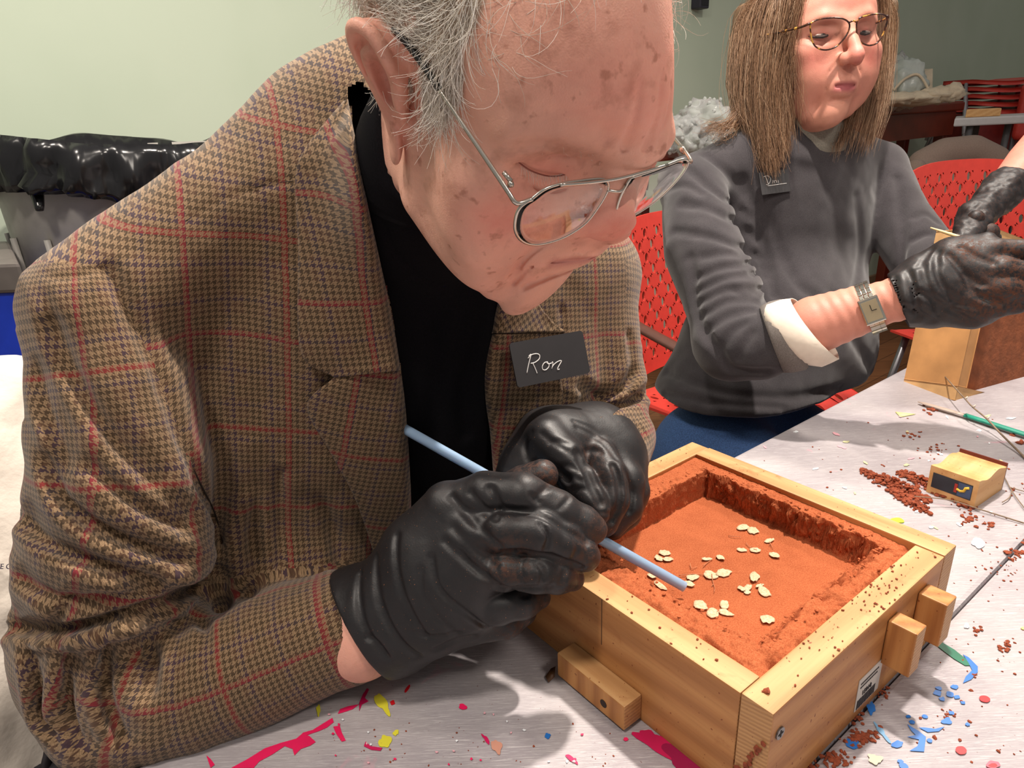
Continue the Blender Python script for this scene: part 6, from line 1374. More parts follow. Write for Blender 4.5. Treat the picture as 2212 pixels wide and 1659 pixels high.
def legs(name, hipR, hipL, kneeR, kneeL, mat, parent, r0=.085, r1=.06):
    pts = [hipR, hipL, kneeR, kneeL]; lo = np.min(pts, 0)-.12; hi = np.max(pts, 0)+.12; lo[2] = .02; L = Vol(lo, hi, .008)
    for h_, k_ in ((hipR, kneeR), (hipL, kneeL)):
        an = np.array([k_[0], k_[1], .09]); L.path([h_, k_, an], [r0, r1+.012, r1-.012], k=.02, kk=.03)
    L.path([hipR, hipL], r0*1.15, k=.05); V, Fq = L.mesh(); V = relax(V, Fq, 2, .5); return mesh_obj(name, V, Fq, mat, parent)
hR, hL = P(1530, 985, 1.28), P(1640, 930, 1.42)
legs('jeans', hR, hL, hR-V3*.40-Z3*.02, hL-V3*.40-Z3*.02, M_jean, woman)
mhR, mhL = F(-.42, .62, -.26), F(-.20, .62, -.26)
legs('trousers', mhR, mhL, mhR-V3*.40, mhL-V3*.42, M_trs, man)
def shoes(par, pts, mat):
    for q in pts:
        L = Vol(np.array([q[0], q[1], 0])-.17, np.array([q[0], q[1], 0.2])+.17, .008); c_ = np.array([q[0], q[1], .045]); L.path([c_+V3*.05, c_-V3*.16], [.043, .035], k=.01); L.plane(np.array([0, 0, .002]), -Z3, .003); V, Fq = L.mesh(); mesh_obj('shoe', V, Fq, mat, par)
M_shoe = simple('black_shoe', (30, 26, 24), .4); shoes(man, [mhR-V3*.40, mhL-V3*.42], M_shoe); shoes(woman, [hR-V3*.40, hL-V3*.40], M_shoe)

# wrist watch
wat = empty('wrist_watch', P(1882, 678, .915), 'rectangular silver bracelet watch on the woman\'s bare wrist', 'watch')
M_wsil = simple('bright_steel', (206, 202, 190), .18, .05, metal=.95); M_dial = simple('watch_dial', (150, 138, 112), .4, .08)
wc = P(1880, 664, .9375); wr = .0335; wv = CAM-wc; wv -= ad*(wv@ad); wv /= np.linalg.norm(wv); wu = np.cross(ad, wv); wu *= np.sign(wu@UP)
cang = -.12
def wp(a, r_, l=0): return wc+(wv*math.cos(a)+wu*math.sin(a))*r_+ad*l
nrm_ = wv*math.cos(cang)+wu*math.sin(cang); tan_ = -wv*math.sin(cang)+wu*math.cos(cang); cc = wp(cang, wr+.0005)
b = MB(); b.box(cc-ad*.0125-tan_*.0175-nrm_*.001, ad*.025, tan_*.035, nrm_*.0062, .0015); b.build('case', M_wsil, wat)
b = MB(); b.box(cc-ad*.0095-tan_*.0135+nrm_*.0046, ad*.019, tan_*.027, nrm_*.001); dl = b.build('dial', M_dial, wat)
b = MB(); b.box(cc-ad*.0004+nrm_*.0056, ad*.0008, tan_*.008, nrm_*.0003); b.box(cc-tan_*.0004+nrm_*.0056, ad*.006, tan_*.0008, nrm_*.0003); b.build('hands', M_dark, dl)
for k in range(22):
    a = cang+.55+k*(2*math.pi-1.10)/21; n_ = wv*math.cos(a)+wu*math.sin(a); t_ = -wv*math.sin(a)+wu*math.cos(a)
    b = MB()
    for j in range(3): b.box(wp(a, wr, -.0085+j*.0058)-t_*.0038, ad*.0052, t_*.0076, n_*.0022, .0006)
    b.build('bracelet_link', M_wsil, wat)

# her badge
c3 = [P(1641, 372, 1.135), P(1704, 366, 1.148), P(1708, 416, 1.148), P(1652, 420, 1.135)]
q = hitvol(SW, [1640, 1704, 1708, 1652, 1675], [372, 366, 416, 420, 395]); dd_ = ((q-CAM)@FWD).min()-.004
c3 = [P(1638, 374, dd_), P(1700, 366, dd_+.004), P(1707, 417, dd_+.004), P(1651, 421, dd_)]
ax_ = c3[1]-c3[0]; W_ = np.linalg.norm(ax_); ax_ /= W_; ay_ = c3[3]-c3[0]; ay_ -= ax_*(ay_@ax_); H_ = np.linalg.norm(ay_); ay_ /= H_; bn = np.cross(ay_, ax_); bn *= np.sign(bn@(CAM-c3[0]))
bw = empty('name_badge', c3[0], 'small black name badge under the hair on the woman\'s grey sweater', 'badge')
b = MB(); b.box(c3[0], ax_*W_, ay_*H_, bn*.0015); b.build('plate', M_badge, bw)
def bp2(zx, zy):
    px_, py_ = 1400+zx*812/2212, zy*812/2212; r_ = ray(px_, py_); t_ = ((c3[0]+bn*.0017-CAM)@bn)/(r_@bn); return CAM+r_*t_
b = MB()
for st in ([(690, 1035), (700, 1060), (708, 1085)], [(680, 1040), (705, 1035), (722, 1055), (708, 1085), (695, 1086)], [(735, 1060), (733, 1078)], [(745, 1078), (742, 1066), (752, 1062), (758, 1076)], [(765, 1060), (768, 1076)]): b.tube(spline([bp2(*q) for q in st], 12), .0004, 5)
b.build('handwriting', M_chalk, bw, True)
b = MB(); b.tube([bp2(705, 1094), bp2(815, 1078)], .0005, 5); b.build('white_line', M_chalk, bw, True)

# her gloves
GW = Vol(*bnd([(1900, 500, .86), (1900, 720, .98), (2300, 480, .82), (2300, 720, .95)], .05), .0024)
for l in ([(1950, 645, .918, .0385), (1995, 630, .912, .038), (2060, 612, .90, .036), (2110, 590, .885, .032)], [(2020, 650, .91, .034), (2100, 655, .89, .030), (2150, 640, .875, .026)], [(2010, 600, .91, .034), (2060, 565, .90, .030), (2110, 550, .885, .022)]): a, r = PR(l); GW.path(a, r, k=.02, kk=.012)
for l in ([(2090, 556, .885, .017), (2150, 543, .87, .0145), (2215, 540, .86, .013), (2255, 560, .86, .011)], [(2105, 585, .875, .017), (2170, 580, .855, .0145), (2230, 590, .85, .013), (2262, 610, .85, .0105)], [(2110, 620, .87, .0165), (2170, 622, .855, .014), (2225, 632, .85, .012), (2250, 645, .855, .010)], [(2110, 660, .88, .0155), (2160, 662, .865, .013), (2200, 662, .86, .0105)],
          [(2050, 560, .90, .018), (2090, 532, .89, .014), (2130, 522, .88, .0125)]): a, r = PR(l); GW.path(a, r, k=.005, kk=.004)
for pts, w, a in [([(1420, 310), (1450, 420), (1480, 540)], .003, .004), ([(1500, 280), (1540, 400), (1560, 560)], .0035, .005), ([(1590, 230), (1600, 330), (1640, 420), (1700, 560)], .0035, .006), ([(1680, 160), (1660, 280), (1720, 400), (1800, 470)], .0035, .006), ([(1720, 180), (1800, 260), (1880, 340), (1950, 360)], .0035, .006),
                  ([(1800, 140), (1900, 200), (2000, 240)], .003, .005), ([(1560, 400), (1680, 470), (1800, 540), (1900, 580)], .0035, .005), ([(1820, 300), (1900, 420), (2040, 470)], .0035, .005), ([(1640, 150), (1600, 200), (1560, 260)], .003, .004), ([(1460, 480), (1560, 520), (1660, 580)], .003, .004), ([(1740, 480), (1860, 480), (1960, 520)], .003, .004)]:
    crease(GW, [(1400+x*.3737, 480+y*.3737) for x, y in pts], w, a, n=14)
cpw = P(1938, 648, .922); GW.plane(cpw, -ad, .002); GW.path([P(1900, 657, .93), P(1965, 640, .914)], [.034, .031], k=.002, op='s')
V, Fq = GW.mesh(); V = relax(V, Fq, 1, .4); V = V+normals(V, Fq)*(fbm(V*34, 3, 21)*.0016)[:, None]
dr = dirt_from(V, [(P(2190, 560, .85), .03), (P(2200, 620, .84), .04), (P(2150, 650, .85), .03), (P(2090, 540, .87), .02)])
mesh_obj('glove', V, Fq, M_glove, woman, cols={'dirt': dr+.1})
G3 = Vol(*bnd([(2000, 430, 1.0), (2000, 640, 1.15), (2230, 430, 1.0), (2230, 640, 1.15)], .05), .003)
for l in ([(2055, 590, 1.14, .036), (2085, 560, 1.11, .034), (2110, 520, 1.09, .026)], [(2085, 560, 1.10, .018), (2098, 500, 1.08, .013), (2108, 470, 1.07, .012)], [(2110, 560, 1.10, .018), (2130, 520, 1.08, .014), (2140, 500, 1.07, .012)]): a, r = PR(l); G3.path(a, r, k=.012)
V, Fq = G3.mesh(); mesh_obj('glove', relax(V, Fq, 1, .4), Fq, M_glove, woman, cols={'dirt': np.full(len(V), .5)})
o = stick('skewer', [P(2010, 492, .935), P(2050, 505, .92), P(2150, 538, .885)], .0010, .0033, simple('bamboo', (226, 196, 140), .5, .1), 'pointed pale bamboo skewer held in the woman\'s right hand', 'skewer', 16, 8)

# ---- second tray, propped on its edge in front of her
O_ = np.array(T(2061, 864, TZ+.001)); d0 = (O_-CAM)@FWD
eb = P(2155, 440, d0*.985)-O_; eb /= np.linalg.norm(eb); ec = P(1983, 799, d0+.062)-O_; ec -= eb*(ec@eb); ec /= np.linalg.norm(ec); ea = np.cross(eb, ec); ea *= np.sign(ea@RIGHT)
M_t2 = simple('worn_pine', (190, 138, 86), .6, .16, 26, .2, .001); M_t2b = simple('worn_pine_edge', (206, 162, 110), .6, .14, 40, .2, .001)
t2 = empty('wooden_mould_tray', O_+ea*.135, 'second pine mould tray tilted up on its edge at the right, held by the woman', 'tray')
def bd2(name, o, x, y, z, m): b = MB(); b.box(O_+o[0]*ea+o[1]*eb+o[2]*ec, ea*x, eb*y, ec*z, .0012); return b.build(name, m, t2)
bd2('board', (0, 0, 0), .2715, .022, .09, M_t2b); bd2('board', (0, .2495, 0), .2715, .022, .09, M_t2b); bd2('board', (0, .0225, 0), .022, .2265, .09, M_t2); bd2('board', (.2495, .0225, 0), .022, .2265, .09, M_t2)
M_bsand = simple('packed_brown_sand', (132, 74, 44), .95, .25, 60, .6, .002)
bd2('packed_sand', (.0225, .0225, .012), .2265, .2265, .07, M_bsand)
for (x, y) in ((.010, .262), (.050, .262)): screw(O_+ea*(x+.01)+eb*(y-.002)-ec*.0001, -ec, t2, .0055)
# ================================================================== chairs, bin and the back of the room
M_red = simple('red_shell_plastic', (212, 66, 56), .42, .06); M_brownarm = simple('brown_arm_rest', (92, 58, 48), .45, .1)
def perf(name, S_, nu, nv, mat, parent, th=.005, m0=1, hole=(.30, .18), seg=12, horiz=False):
    """shell with real oval holes; S_(u,v)->point, normal for u,v in 0..1"""
    V, Fc = [], []
    def pt(u, v, side):
        p, n = S_(u, v); V.append(p+n*(side*th/2)); return len(V)-1
    for i in range(nu):
        for j in range(nv):
            u0, u1, v0, v1 = i/nu, (i+1)/nu, j/nv, (j+1)/nv; cu, cv = (u0+u1)/2, (v0+v1)/2
            if i < m0 or j < m0 or i >= nu-m0 or j >= nv-m0 or (i+j) % 2:
                for sd in (1, -1):
                    q = [pt(u0, v0, sd), pt(u1, v0, sd), pt(u1, v1, sd), pt(u0, v1, sd)]; Fc.append(q if sd > 0 else q[::-1])
            else:
                rings = []
                for sd in (1, -1):
                    out, inn = [], []
                    for k in range(seg):
                        a = 2*math.pi*k/seg; c_, s_ = math.cos(a), math.sin(a); m_ = max(abs(c_), abs(s_))
                        out.append(pt(cu+c_/m_/2/nu, cv+s_/m_/2/nv, sd)); inn.append(pt(cu+c_*hole[0]/nu, cv+s_*hole[1]/nv, sd))
                    for k in range(seg):
                        k2 = (k+1) % seg; f = [out[k], out[k2], inn[k2], inn[k]]; Fc.append(f if sd > 0 else f[::-1])
                    rings.append(inn)
                for k in range(seg): k2 = (k+1) % seg; Fc.append([rings[0][k], rings[0][k2], rings[1][k2], rings[1][k]])
    for (a, b_) in (((0, 0), (1, 0)), ((1, 0), (1, 1)), ((1, 1), (0, 1)), ((0, 1), (0, 0))):
        n = 16; ids = []
        for k in range(n+1): u, v = a[0]+(b_[0]-a[0])*k/n, a[1]+(b_[1]-a[1])*k/n; ids.append((pt(u, v, 1), pt(u, v, -1)))
        for k in range(n): Fc.append([ids[k][0], ids[k][1], ids[k+1][1], ids[k+1][0]])
    return mesh_obj(name, V, Fc, mat, parent, False)
def chair(c, ax, fw, zs, label, w=.46, bh=.38, bz=.10, dep=.44, floor=0.0, arm=True, group=None, perfd=True, curve=.05, nuv=(17, 13)):
    """c = middle of the seat's back edge on plan; ax = sitter's left-right axis, fw = forward"""
    ax = ax/np.linalg.norm(ax); fw = fw/np.linalg.norm(fw); c = np.array([c[0], c[1], 0.0])
    e = empty('red_shell_chair', c+fw*dep/2, label, 'chair', group)
    def SB(u, v):
        x = (u-.5)*w*(1-.10*(v-.5)); y = -.02-.07*v+curve*4*(u-.5)**2; z = zs+bz+bh*v-.03*max(0, v-.8)*5*(2*abs(u-.5))**3
        p = c+ax*x+fw*y+Z3*z; n = fw-ax*(curve*8*(u-.5)/w*.5); return p, n/np.linalg.norm(n)
    def SS(u, v):
        x = (u-.5)*w*.98; y = dep*v; z = zs+.012*(2*abs(u-.5))**2-.03*max(0, v-.85)/.15; return c+ax*x+fw*y+Z3*z, Z3
    if perfd: perf('backrest', SB, nuv[0], nuv[1], M_red, e, .006, 1, (.26, .42)); perf('seat', SS, 11, 11, M_red, e, .007, 1, (.16, .34))
    else:
        perf('backrest', SB, 6, 5, M_red, e, .006, 99); perf('seat', SS, 6, 6, M_red, e, .012, 99)
    for sx_ in (1, -1):
        for k, fy in ((0, .03), (1, dep-.04)):
            b = MB(); b.tube([c+ax*sx_*(w/2-.04)+fw*fy+Z3*(zs-.006), c+ax*sx_*(w/2+.015)+fw*(fy+(.05 if k else -.06))+Z3*(floor+.002)], .011, 8); b.build('leg', M_leg, e, True)
        if arm:
            b = MB(); b.tube(spline([c+ax*sx_*(w/2-.01)+fw*-.05+Z3*(zs+.30), c+ax*sx_*(w/2+.02)+fw*.02+Z3*(zs+.25), c+ax*sx_*(w/2+.03)+fw*.20+Z3*(zs+.21), c+ax*sx_*(w/2+.03)+fw*.30+Z3*(zs+.19)], 12), .016, 8, flat=.6); b.build('arm_rest', M_brownarm, e, True)
            b = MB(); b.tube([c+ax*sx_*(w/2+.03)+fw*.24+Z3*(zs+.195), c+ax*sx_*(w/2-.01)+fw*.22+Z3*(zs-.002)], .010, 8); b.build('arm_post', M_leg, e, True)
    return e
qb = P(1402, 700, 1.86)
chair(qb+U3*.14-V3*.0, U3, -V3, .46, 'red perforated plastic chair the woman sits on, seen between her and the man', w=.50, bh=.42, bz=.05)
q1 = P(2075, 470, 2.12)
_fh = FWD*np.array([1, 1, 0]); _fh = _fh/np.linalg.norm(_fh); q1 = P(2108, 470, 2.12)
chair(q1, RIGHT*np.array([1, 1, 0])+_fh*.25, -_fh+RIGHT*.25*np.array([1, 1, 0]), .50, 'red perforated plastic chair at the far right behind the woman\'s gloves', w=.50, bh=.44, bz=.07)

# grey-brown upholstered chair with ribbed padding behind the red one
M_taupe = simple('taupe_fabric', (128, 110, 100), .95, .12, 300, .3)
up = empty('padded_chair', P(2070, 345, 2.9)*np.array([1, 1, 0]), 'taupe padded chair with ribbed rounded back, behind the far red chair', 'chair')
L = Vol(*bnd([(1940, 290, 2.75), (2200, 460, 3.05)], .14), .010)
L.path([P(1992, 352, 2.9), P(2040, 330, 2.9), (P(2100, 325, 2.9)), P(2150, 345, 2.9)], [.055, .06, .062, .055], k=.03)
L.path([P(1992, 420, 2.9), P(2150, 420, 2.9)], [.10, .10], k=.05); L.path([P(1978, 365, 2.84), P(1978, 430, 2.84)], .04, k=.02)
for k in range(11):
    x = 2002+k*15; crease(L, [(x, 300), (x-4, 330), (x-5, 370), (x-4, 420)], .008, .010, n=8)
V, Fq = L.mesh(); mesh_obj('padded_back', relax(V, Fq, 2, .5), Fq, M_taupe, up)
pc_ = P(2070, 420, 2.9); b = MB(); b.box(np.array([pc_[0], pc_[1], .40])-U3*.24-V3*.45, U3*.48, V3*.45, Z3*.12, .02); b.build('seat', M_taupe, up)
b = MB(); b.box(np.array([pc_[0], pc_[1], .45])-U3*.05-V3*.02, U3*.10, V3*.02, Z3*(pc_[2]-.45)); b.build('back_post', M_leg, up)
for sx_ in (-.2, .2):
    for sy_ in (-.4, -.04):
        b = MB(); q = np.array([pc_[0], pc_[1], 0])+U3*sx_+V3*sy_; b.tube([q+Z3*.002, q+Z3*.401], .014, 8); b.build('leg', M_leg, up, True)

# ---- bin with black liner
M_binp = simple('grey_bin_plastic', (166, 162, 156), .5, .08); M_liner = simple('black_liner', (24, 24, 26), .22, .2, 30); 
cb = P(252, 318, 1.42); rz = cb[2]; cb = np.array([cb[0], cb[1], 0]); R_ = .238
bin_ = empty('waste_bin', cb, 'large round grey waste bin lined with a black plastic bag, behind the man\'s shoulder', 'bin')
def lathe(name, prof, c, mat, parent, n=40, wob=None, close=False):
    V = []
    for i, (r, z) in enumerate(prof):
        for k in range(n):
            t_ = 2*math.pi*k/n; rr_ = r+(wob(i, t_) if wob else 0); V.append(c+np.array([rr_*math.cos(t_), rr_*math.sin(t_), z]))
    F1 = grid_faces(len(prof), n, True).tolist()
    if close: F1.append(list(range(n))[::-1]); F1.append([(len(prof)-1)*n+k for k in range(n)])
    return mesh_obj(name, V, F1, mat, parent)
lathe('bin_body', [(.19, .003), (.195, .02), (R_-.022, rz-.14), (R_-.014, rz-.08), (R_-.010, rz-.02), (R_+.006, rz-.015), (R_+.006, rz), (R_-.004, rz+.002), (R_-.012, rz-.02), (.18, .03), (0.001, .03)], cb, M_binp, bin_)
b = MB()
for k in range(14): a = 2*math.pi*k/14; d_ = np.array([math.cos(a), math.sin(a), 0]); b.tube([cb+d_*.198+Z3*.03, cb+d_*(R_-.012)+Z3*(rz-.15)], .006, 6)
b.build('bin_ribs', M_binp, bin_, True)
n = 220; prof = [(R_-.07, rz-.30), (R_-.05, rz-.15), (R_-.018, rz-.03), (R_-.002, rz+.012), (R_+.010, rz+.014), (R_+.017, rz-.004), (R_+.018, rz-.025), (R_+.016, rz-.042), (R_+.019, rz-.062), (R_+.012, rz-.074)]
lo_ = RNG.uniform(0, 6.28, 8)
def lw(i, t_):
    a = [0, .002, .003, .004, .005, .006, .009, .012, .015, .016][i]; q = np.array([[math.cos(t_)*14+i*.35, math.sin(t_)*14, i*.9]]); return a*float(fbm(q, 3, 4)[0])*1.3+a*.6*abs(math.sin(9*t_+i*.7))
V = []
for i, (r, z) in enumerate(prof):
    for k in range(n):
        t_ = 2*math.pi*k/n; rr_ = r+lw(i, t_); zz = z+(.010*math.sin(3*t_+1)+.012*vnoise(np.array([[t_*3, i*.2, 1]]))[0])*(i > 1)-(.03*max(0, math.sin(2*t_+2.5)) if i > 5 else 0)*(i-5)/4; V.append(cb+np.array([rr_*math.cos(t_), rr_*math.sin(t_), zz]))
V = np.array(V); V += normals(V, grid_faces(len(prof), n, True))*0
ln_ = mesh_obj('bin_liner', V, grid_faces(len(prof), n, True)[:, ::-1], M_liner, bin_)
md = ln_.modifiers.new('thick', 'SOLIDIFY'); md.thickness = .0012
b = MB(); b.tube(spline([P(72, 395, 1.22), P(80, 420, 1.21), P(86, 455, 1.205)], 8), [.006, .008, .010, .011, .010, .009, .008, .006], 8, flat=.5); b.build('liner_knot', M_liner, bin_, True)
# blue bin with grey lid
bb = P(8, 610, 1.18); M_blue = simple('blue_plastic', (22, 62, 200), .4, .06); M_lid = simple('grey_lid', (104, 98, 94), .5, .08)
bx = empty('recycling_bin', np.array([bb[0], bb[1], 0]), 'blue plastic box with a grey lid at the left edge, below the waste bin', 'bin')
zt_ = P(30, 632, 1.12)[2]; o_ = np.array([bb[0], bb[1], 0]); du = RIGHT*np.array([1, 1, 0]); du /= np.linalg.norm(du); dv = ray(20, 640)*np.array([1, 1, 0]); dv /= np.linalg.norm(dv); rgt = P(52, 640, 1.12); o_ = np.array([rgt[0], rgt[1], 0])-du*.40
b = MB(); V = [o_+du*(.02 if i in (0, 3) else .38)+dv*(.02 if i < 2 else .28)+Z3*.003 for i in range(4)]; V2 = [o_+du*(.0 if i in (0, 3) else .40)+dv*(0 if i < 2 else .30)+Z3*(zt_) for i in range(4)]
b.add(V+V2, [(3, 2, 1, 0), (4, 5, 6, 7), (0, 1, 5, 4), (1, 2, 6, 5), (2, 3, 7, 6), (3, 0, 4, 7)]); b.build('bin_body', M_blue, bx)
b = MB(); b.box(o_-du*.008-dv*.008+Z3*(zt_+.0005), du*.416, dv*.316, Z3*.048, .006); b.build('lid', M_lid, bx)
# white coat hanging over the man's chair
M_coat = simple('white_coat_cloth', (214, 204, 192), .8, .05, 40, .3, .003); M_zip = simple('dark_zip', (40, 36, 40), .5)
ct = empty('white_coat', P(20, 1200, .72), 'white coat with dark zips hanging beside the man at the left edge', 'coat')
L = Vol(*bnd([(-160, 780, .70), (-160, 1700, .70), (330, 1500, .85), (330, 1700, .85), (60, 790, .8)], .05), .006)
L.path([P(20, 850, .80), P(-20, 1000, .78), P(-20, 1250, .76), P(-10, 1500, .76), P(0, 1750, .76)], [.045, .07, .08, .085, .09], k=.04); L.path([P(60, 1560, .80), P(180, 1640, .82), P(250, 1720, .84)], [.05, .07, .07], k=.05); L.path([P(-120, 1000, .8), P(-100, 1700, .8)], [.09, .10], k=.05)
for pts, w, a in [([(60, 850), (40, 1000), (30, 1150), (20, 1300)], .01, .008), ([(10, 900), (0, 1050), (-10, 1200)], .01, .006), ([(90, 1560), (80, 1620), (70, 1680)], .008, .008), ([(30, 1350), (50, 1500), (40, 1640)], .012, .01)]: crease(L, pts, w, a, n=10)
V, Fq = L.mesh(); V = relax(V, Fq, 2, .5); V = V+normals(V, Fq)*(fbm(V*12, 3, 31)*.004)[:, None]; mesh_obj('coat_cloth', V, Fq, M_coat, ct)
h_ = hitvol(L, [112, 116, 112, 106, 108], [1545, 1580, 1620, 1650, 1700]); b = MB(); b.tube(spline([q-FWD*.004 for q in h_], 16), .007, 8, flat=.6); b.build('zip', M_zip, ct, True)
h_ = hitvol(L, [-14, 42], [1222, 1222]); dmn = ((h_-CAM)@FWD).min()-.003; tx = P(42, 1222, dmn)-P(-14, 1222, dmn); tx /= np.linalg.norm(tx)
text3('printed_word', 'FREE C', P(-26, 1229, dmn), tx, np.cross(-FWD, tx)*1.0, .0075, simple('navy_print', (50, 44, 70), .7), ct, shear=.15)
# dark chair frame seen under the man's elbow
M_dkch = simple('dark_chair_frame', (34, 32, 38), .5)
mc = empty('dark_chair', F(-.31, .92, -TZ), 'dark chair under the elderly man, its post seen at the lower left', 'chair')
b = MB(); b.box(F(-.56, .42, -.32), U3*.48, V3*.46, Z3*.03, .008); b.build('seat', M_dkch, mc)
for (x, y) in ((-.53, .45), (-.11, .45), (-.53, .85), (-.11, .85)): b = MB(); b.box(F(x-.015, y-.015, -TZ+.001), U3*.03, V3*.03, Z3*.427, .003); b.build('leg', M_dkch, mc)
for x in (-.54, -.12): b = MB(); b.box(F(x, .86, -.292), U3*.03, V3*.03, Z3*.42, .003); b.build('back_post', M_dkch, mc)
b = MB(); b.box(F(-.54, .865, -.02), U3*.45, V3*.02, Z3*.16, .004); b.build('backrest', M_dkch, mc)
b = MB(); p0 = P(200, 1590, .74); b.tube([p0, P(185, 1750, .72)], .022, 10); pst = b.build('arm_post', M_dkch, mc, True)

# ---- right: sideboard, bags, chair stack, white table
M_mahog = simple('mahogany', (112, 42, 26), .3, .2, 12)
def on_floor(p): return np.array([p[0], p[1], 0.0])
sb0 = P(1845, 232, 3.2); zt = sb0[2]
sbd = empty('sideboard', on_floor(sb0), 'dark red-brown wooden table along the wall, under the plastic bags', 'table')
b = MB(); b.box(on_floor(sb0)+Z3*(zt-.045)-V3*.02-U3*.15, U3*1.35, V3*.30, Z3*.045, .008); b.build('table_top', M_mahog, sbd)
b = MB(); b.box(on_floor(sb0)+Z3*(zt-.17)-U3*.10, U3*1.25, V3*.26, Z3*.124); b.build('apron', M_mahog, sbd)
for (x, y) in ((-.08, .02), (1.08, .02), (-.08, .22), (1.08, .22)): b = MB(); b.box(on_floor(sb0)+U3*x+V3*y+Z3*.002, U3*.06, V3*.05, Z3*(zt-.173), .004); b.build('leg', M_mahog, sbd)
sb2 = P(1395, 330, 2.05)
sd2 = empty('sideboard', on_floor(sb2), 'low mahogany table edge seen between the man\'s glasses and the woman\'s shoulder', 'table')
b = MB(); b.box(on_floor(sb2)+Z3*(sb2[2]-.03)-U3*.25, U3*.55, V3*.28, Z3*.035, .006); b.build('table_top', M_mahog, sd2)
for x in (-.22, .24):
    for y in (.02, .22): b = MB(); b.box(on_floor(sb2)+U3*x+V3*y+Z3*.002, U3*.04, V3*.04, Z3*(sb2[2]-.033), .003); b.build('leg', M_mahog, sd2)
# bubble wrap
t = NT('bubble_film', .12, .6); t.color((.92, .94, .93)); t.b.inputs['Transmission Weight'].default_value = .75; t.b.inputs['IOR'].default_value = 1.15; M_film = t.m
bw_ = empty('bubble_wrap', P(1490, 290, 2.1), 'crumpled clear bubble wrap on the low table behind the woman\'s shoulder', 'bubble wrap')
ico = bmesh.new(); bmesh.ops.create_icosphere(ico, subdivisions=4, radius=1); IV = np.array([v.co[:] for v in ico.verts]); IF = [[v.index for v in f.verts] for f in ico.faces]; ico.free()
b = MB()
for (x, y, r) in ((1455, 290, .075), (1525, 262, .07), (1490, 300, .06), (1545, 300, .05)): b.add(P(x, y, 2.1)+IV*r*(1+.35*fbm(IV*2.2+x, 3, 2))[:, None]*np.array([1, 1, .8]), IF)
b.build('film', M_film, bw_, True)
b = MB(); ico = bmesh.new(); bmesh.ops.create_icosphere(ico, subdivisions=1, radius=1); JV = np.array([v.co[:] for v in ico.verts]); JF = [[v.index for v in f.verts] for f in ico.faces]; ico.free(); r_ = np.random.default_rng(4)
for _ in range(170):
    c_ = [(1455, 290, .078), (1525, 262, .073), (1545, 300, .052)][r_.integers(0, 3)]; d_ = r_.normal(size=3); d_ /= np.linalg.norm(d_); b.add(P(c_[0], c_[1], 2.1)+d_*c_[2]*(1+.35*fbm((d_*2.2+c_[0])[None], 3, 2)[0])*np.array([1, 1, .8])+JV*.0065, JF)
b.build('bubbles', M_film, bw_, True, kind='stuff')
# bags on the sideboard
def lump(name, c, r, mat, parent, seed, amp=.3, fr=2.2, sub=4):
    ico = bmesh.new(); bmesh.ops.create_icosphere(ico, subdivisions=sub, radius=1); V = np.array([v.co[:] for v in ico.verts]); Fc = [[v.index for v in f.verts] for f in ico.faces]; ico.free()
    V = V*(1+amp*np.abs(fbm(V*fr+seed, 3, seed))-amp*.3)[:, None]*np.asarray(r); return mesh_obj(name, np.asarray(c)+V, Fc, mat, parent)
M_cloth = simple('cream_cloth', (206, 190, 166), .9, .12, 30, .4, .003); M_pbag = simple('pale_plastic', (186, 192, 186), .3, .1, 20)
b1 = empty('plastic_bag', P(1962, 195, 3.3), 'clear and pale plastic bag slumped on the dark sideboard', 'bag')
lump('bag_film', P(1950, 185, 3.36), (.10, .10, .11), M_pbag, b1, 3); lump('bag_film', P(1935, 165, 3.38), (.06, .06, .10), M_film, b1, 8)
b2 = empty('cloth_bag', P(2000, 200, 3.38), 'cream cloth bag behind the plastic bag on the sideboard', 'bag')
V, Fc = prism([P(1985, 160, 3.42), P(2015, 148, 3.42), P(2014, 205, 3.42), P(1960, 215, 3.42)], .06, V3); mesh_obj('bag_cloth', V, Fc, M_cloth, b2, False)
b = MB(); b.tube(spline([P(1930, 195, 3.26), P(1955, 170, 3.25), P(1985, 162, 3.25), (P(2010, 200, 3.25))], 16), .006, 6); b.build('cord', M_cloth, b2, True)
b3 = empty('folded_cloth', P(1990, 212, 3.26), 'crumpled cream cloth spread along the front of the sideboard', 'cloth')
for k, (x, y, w_, h2) in enumerate(((1940, 214, .09, .03), (1985, 212, .10, .032), (2030, 205, .10, .035), (2055, 200, .05, .04))): lump('cloth_fold', P(x, y, 3.27), (w_, .06, h2), M_cloth, b3, 11+k, .5, 3, 3)
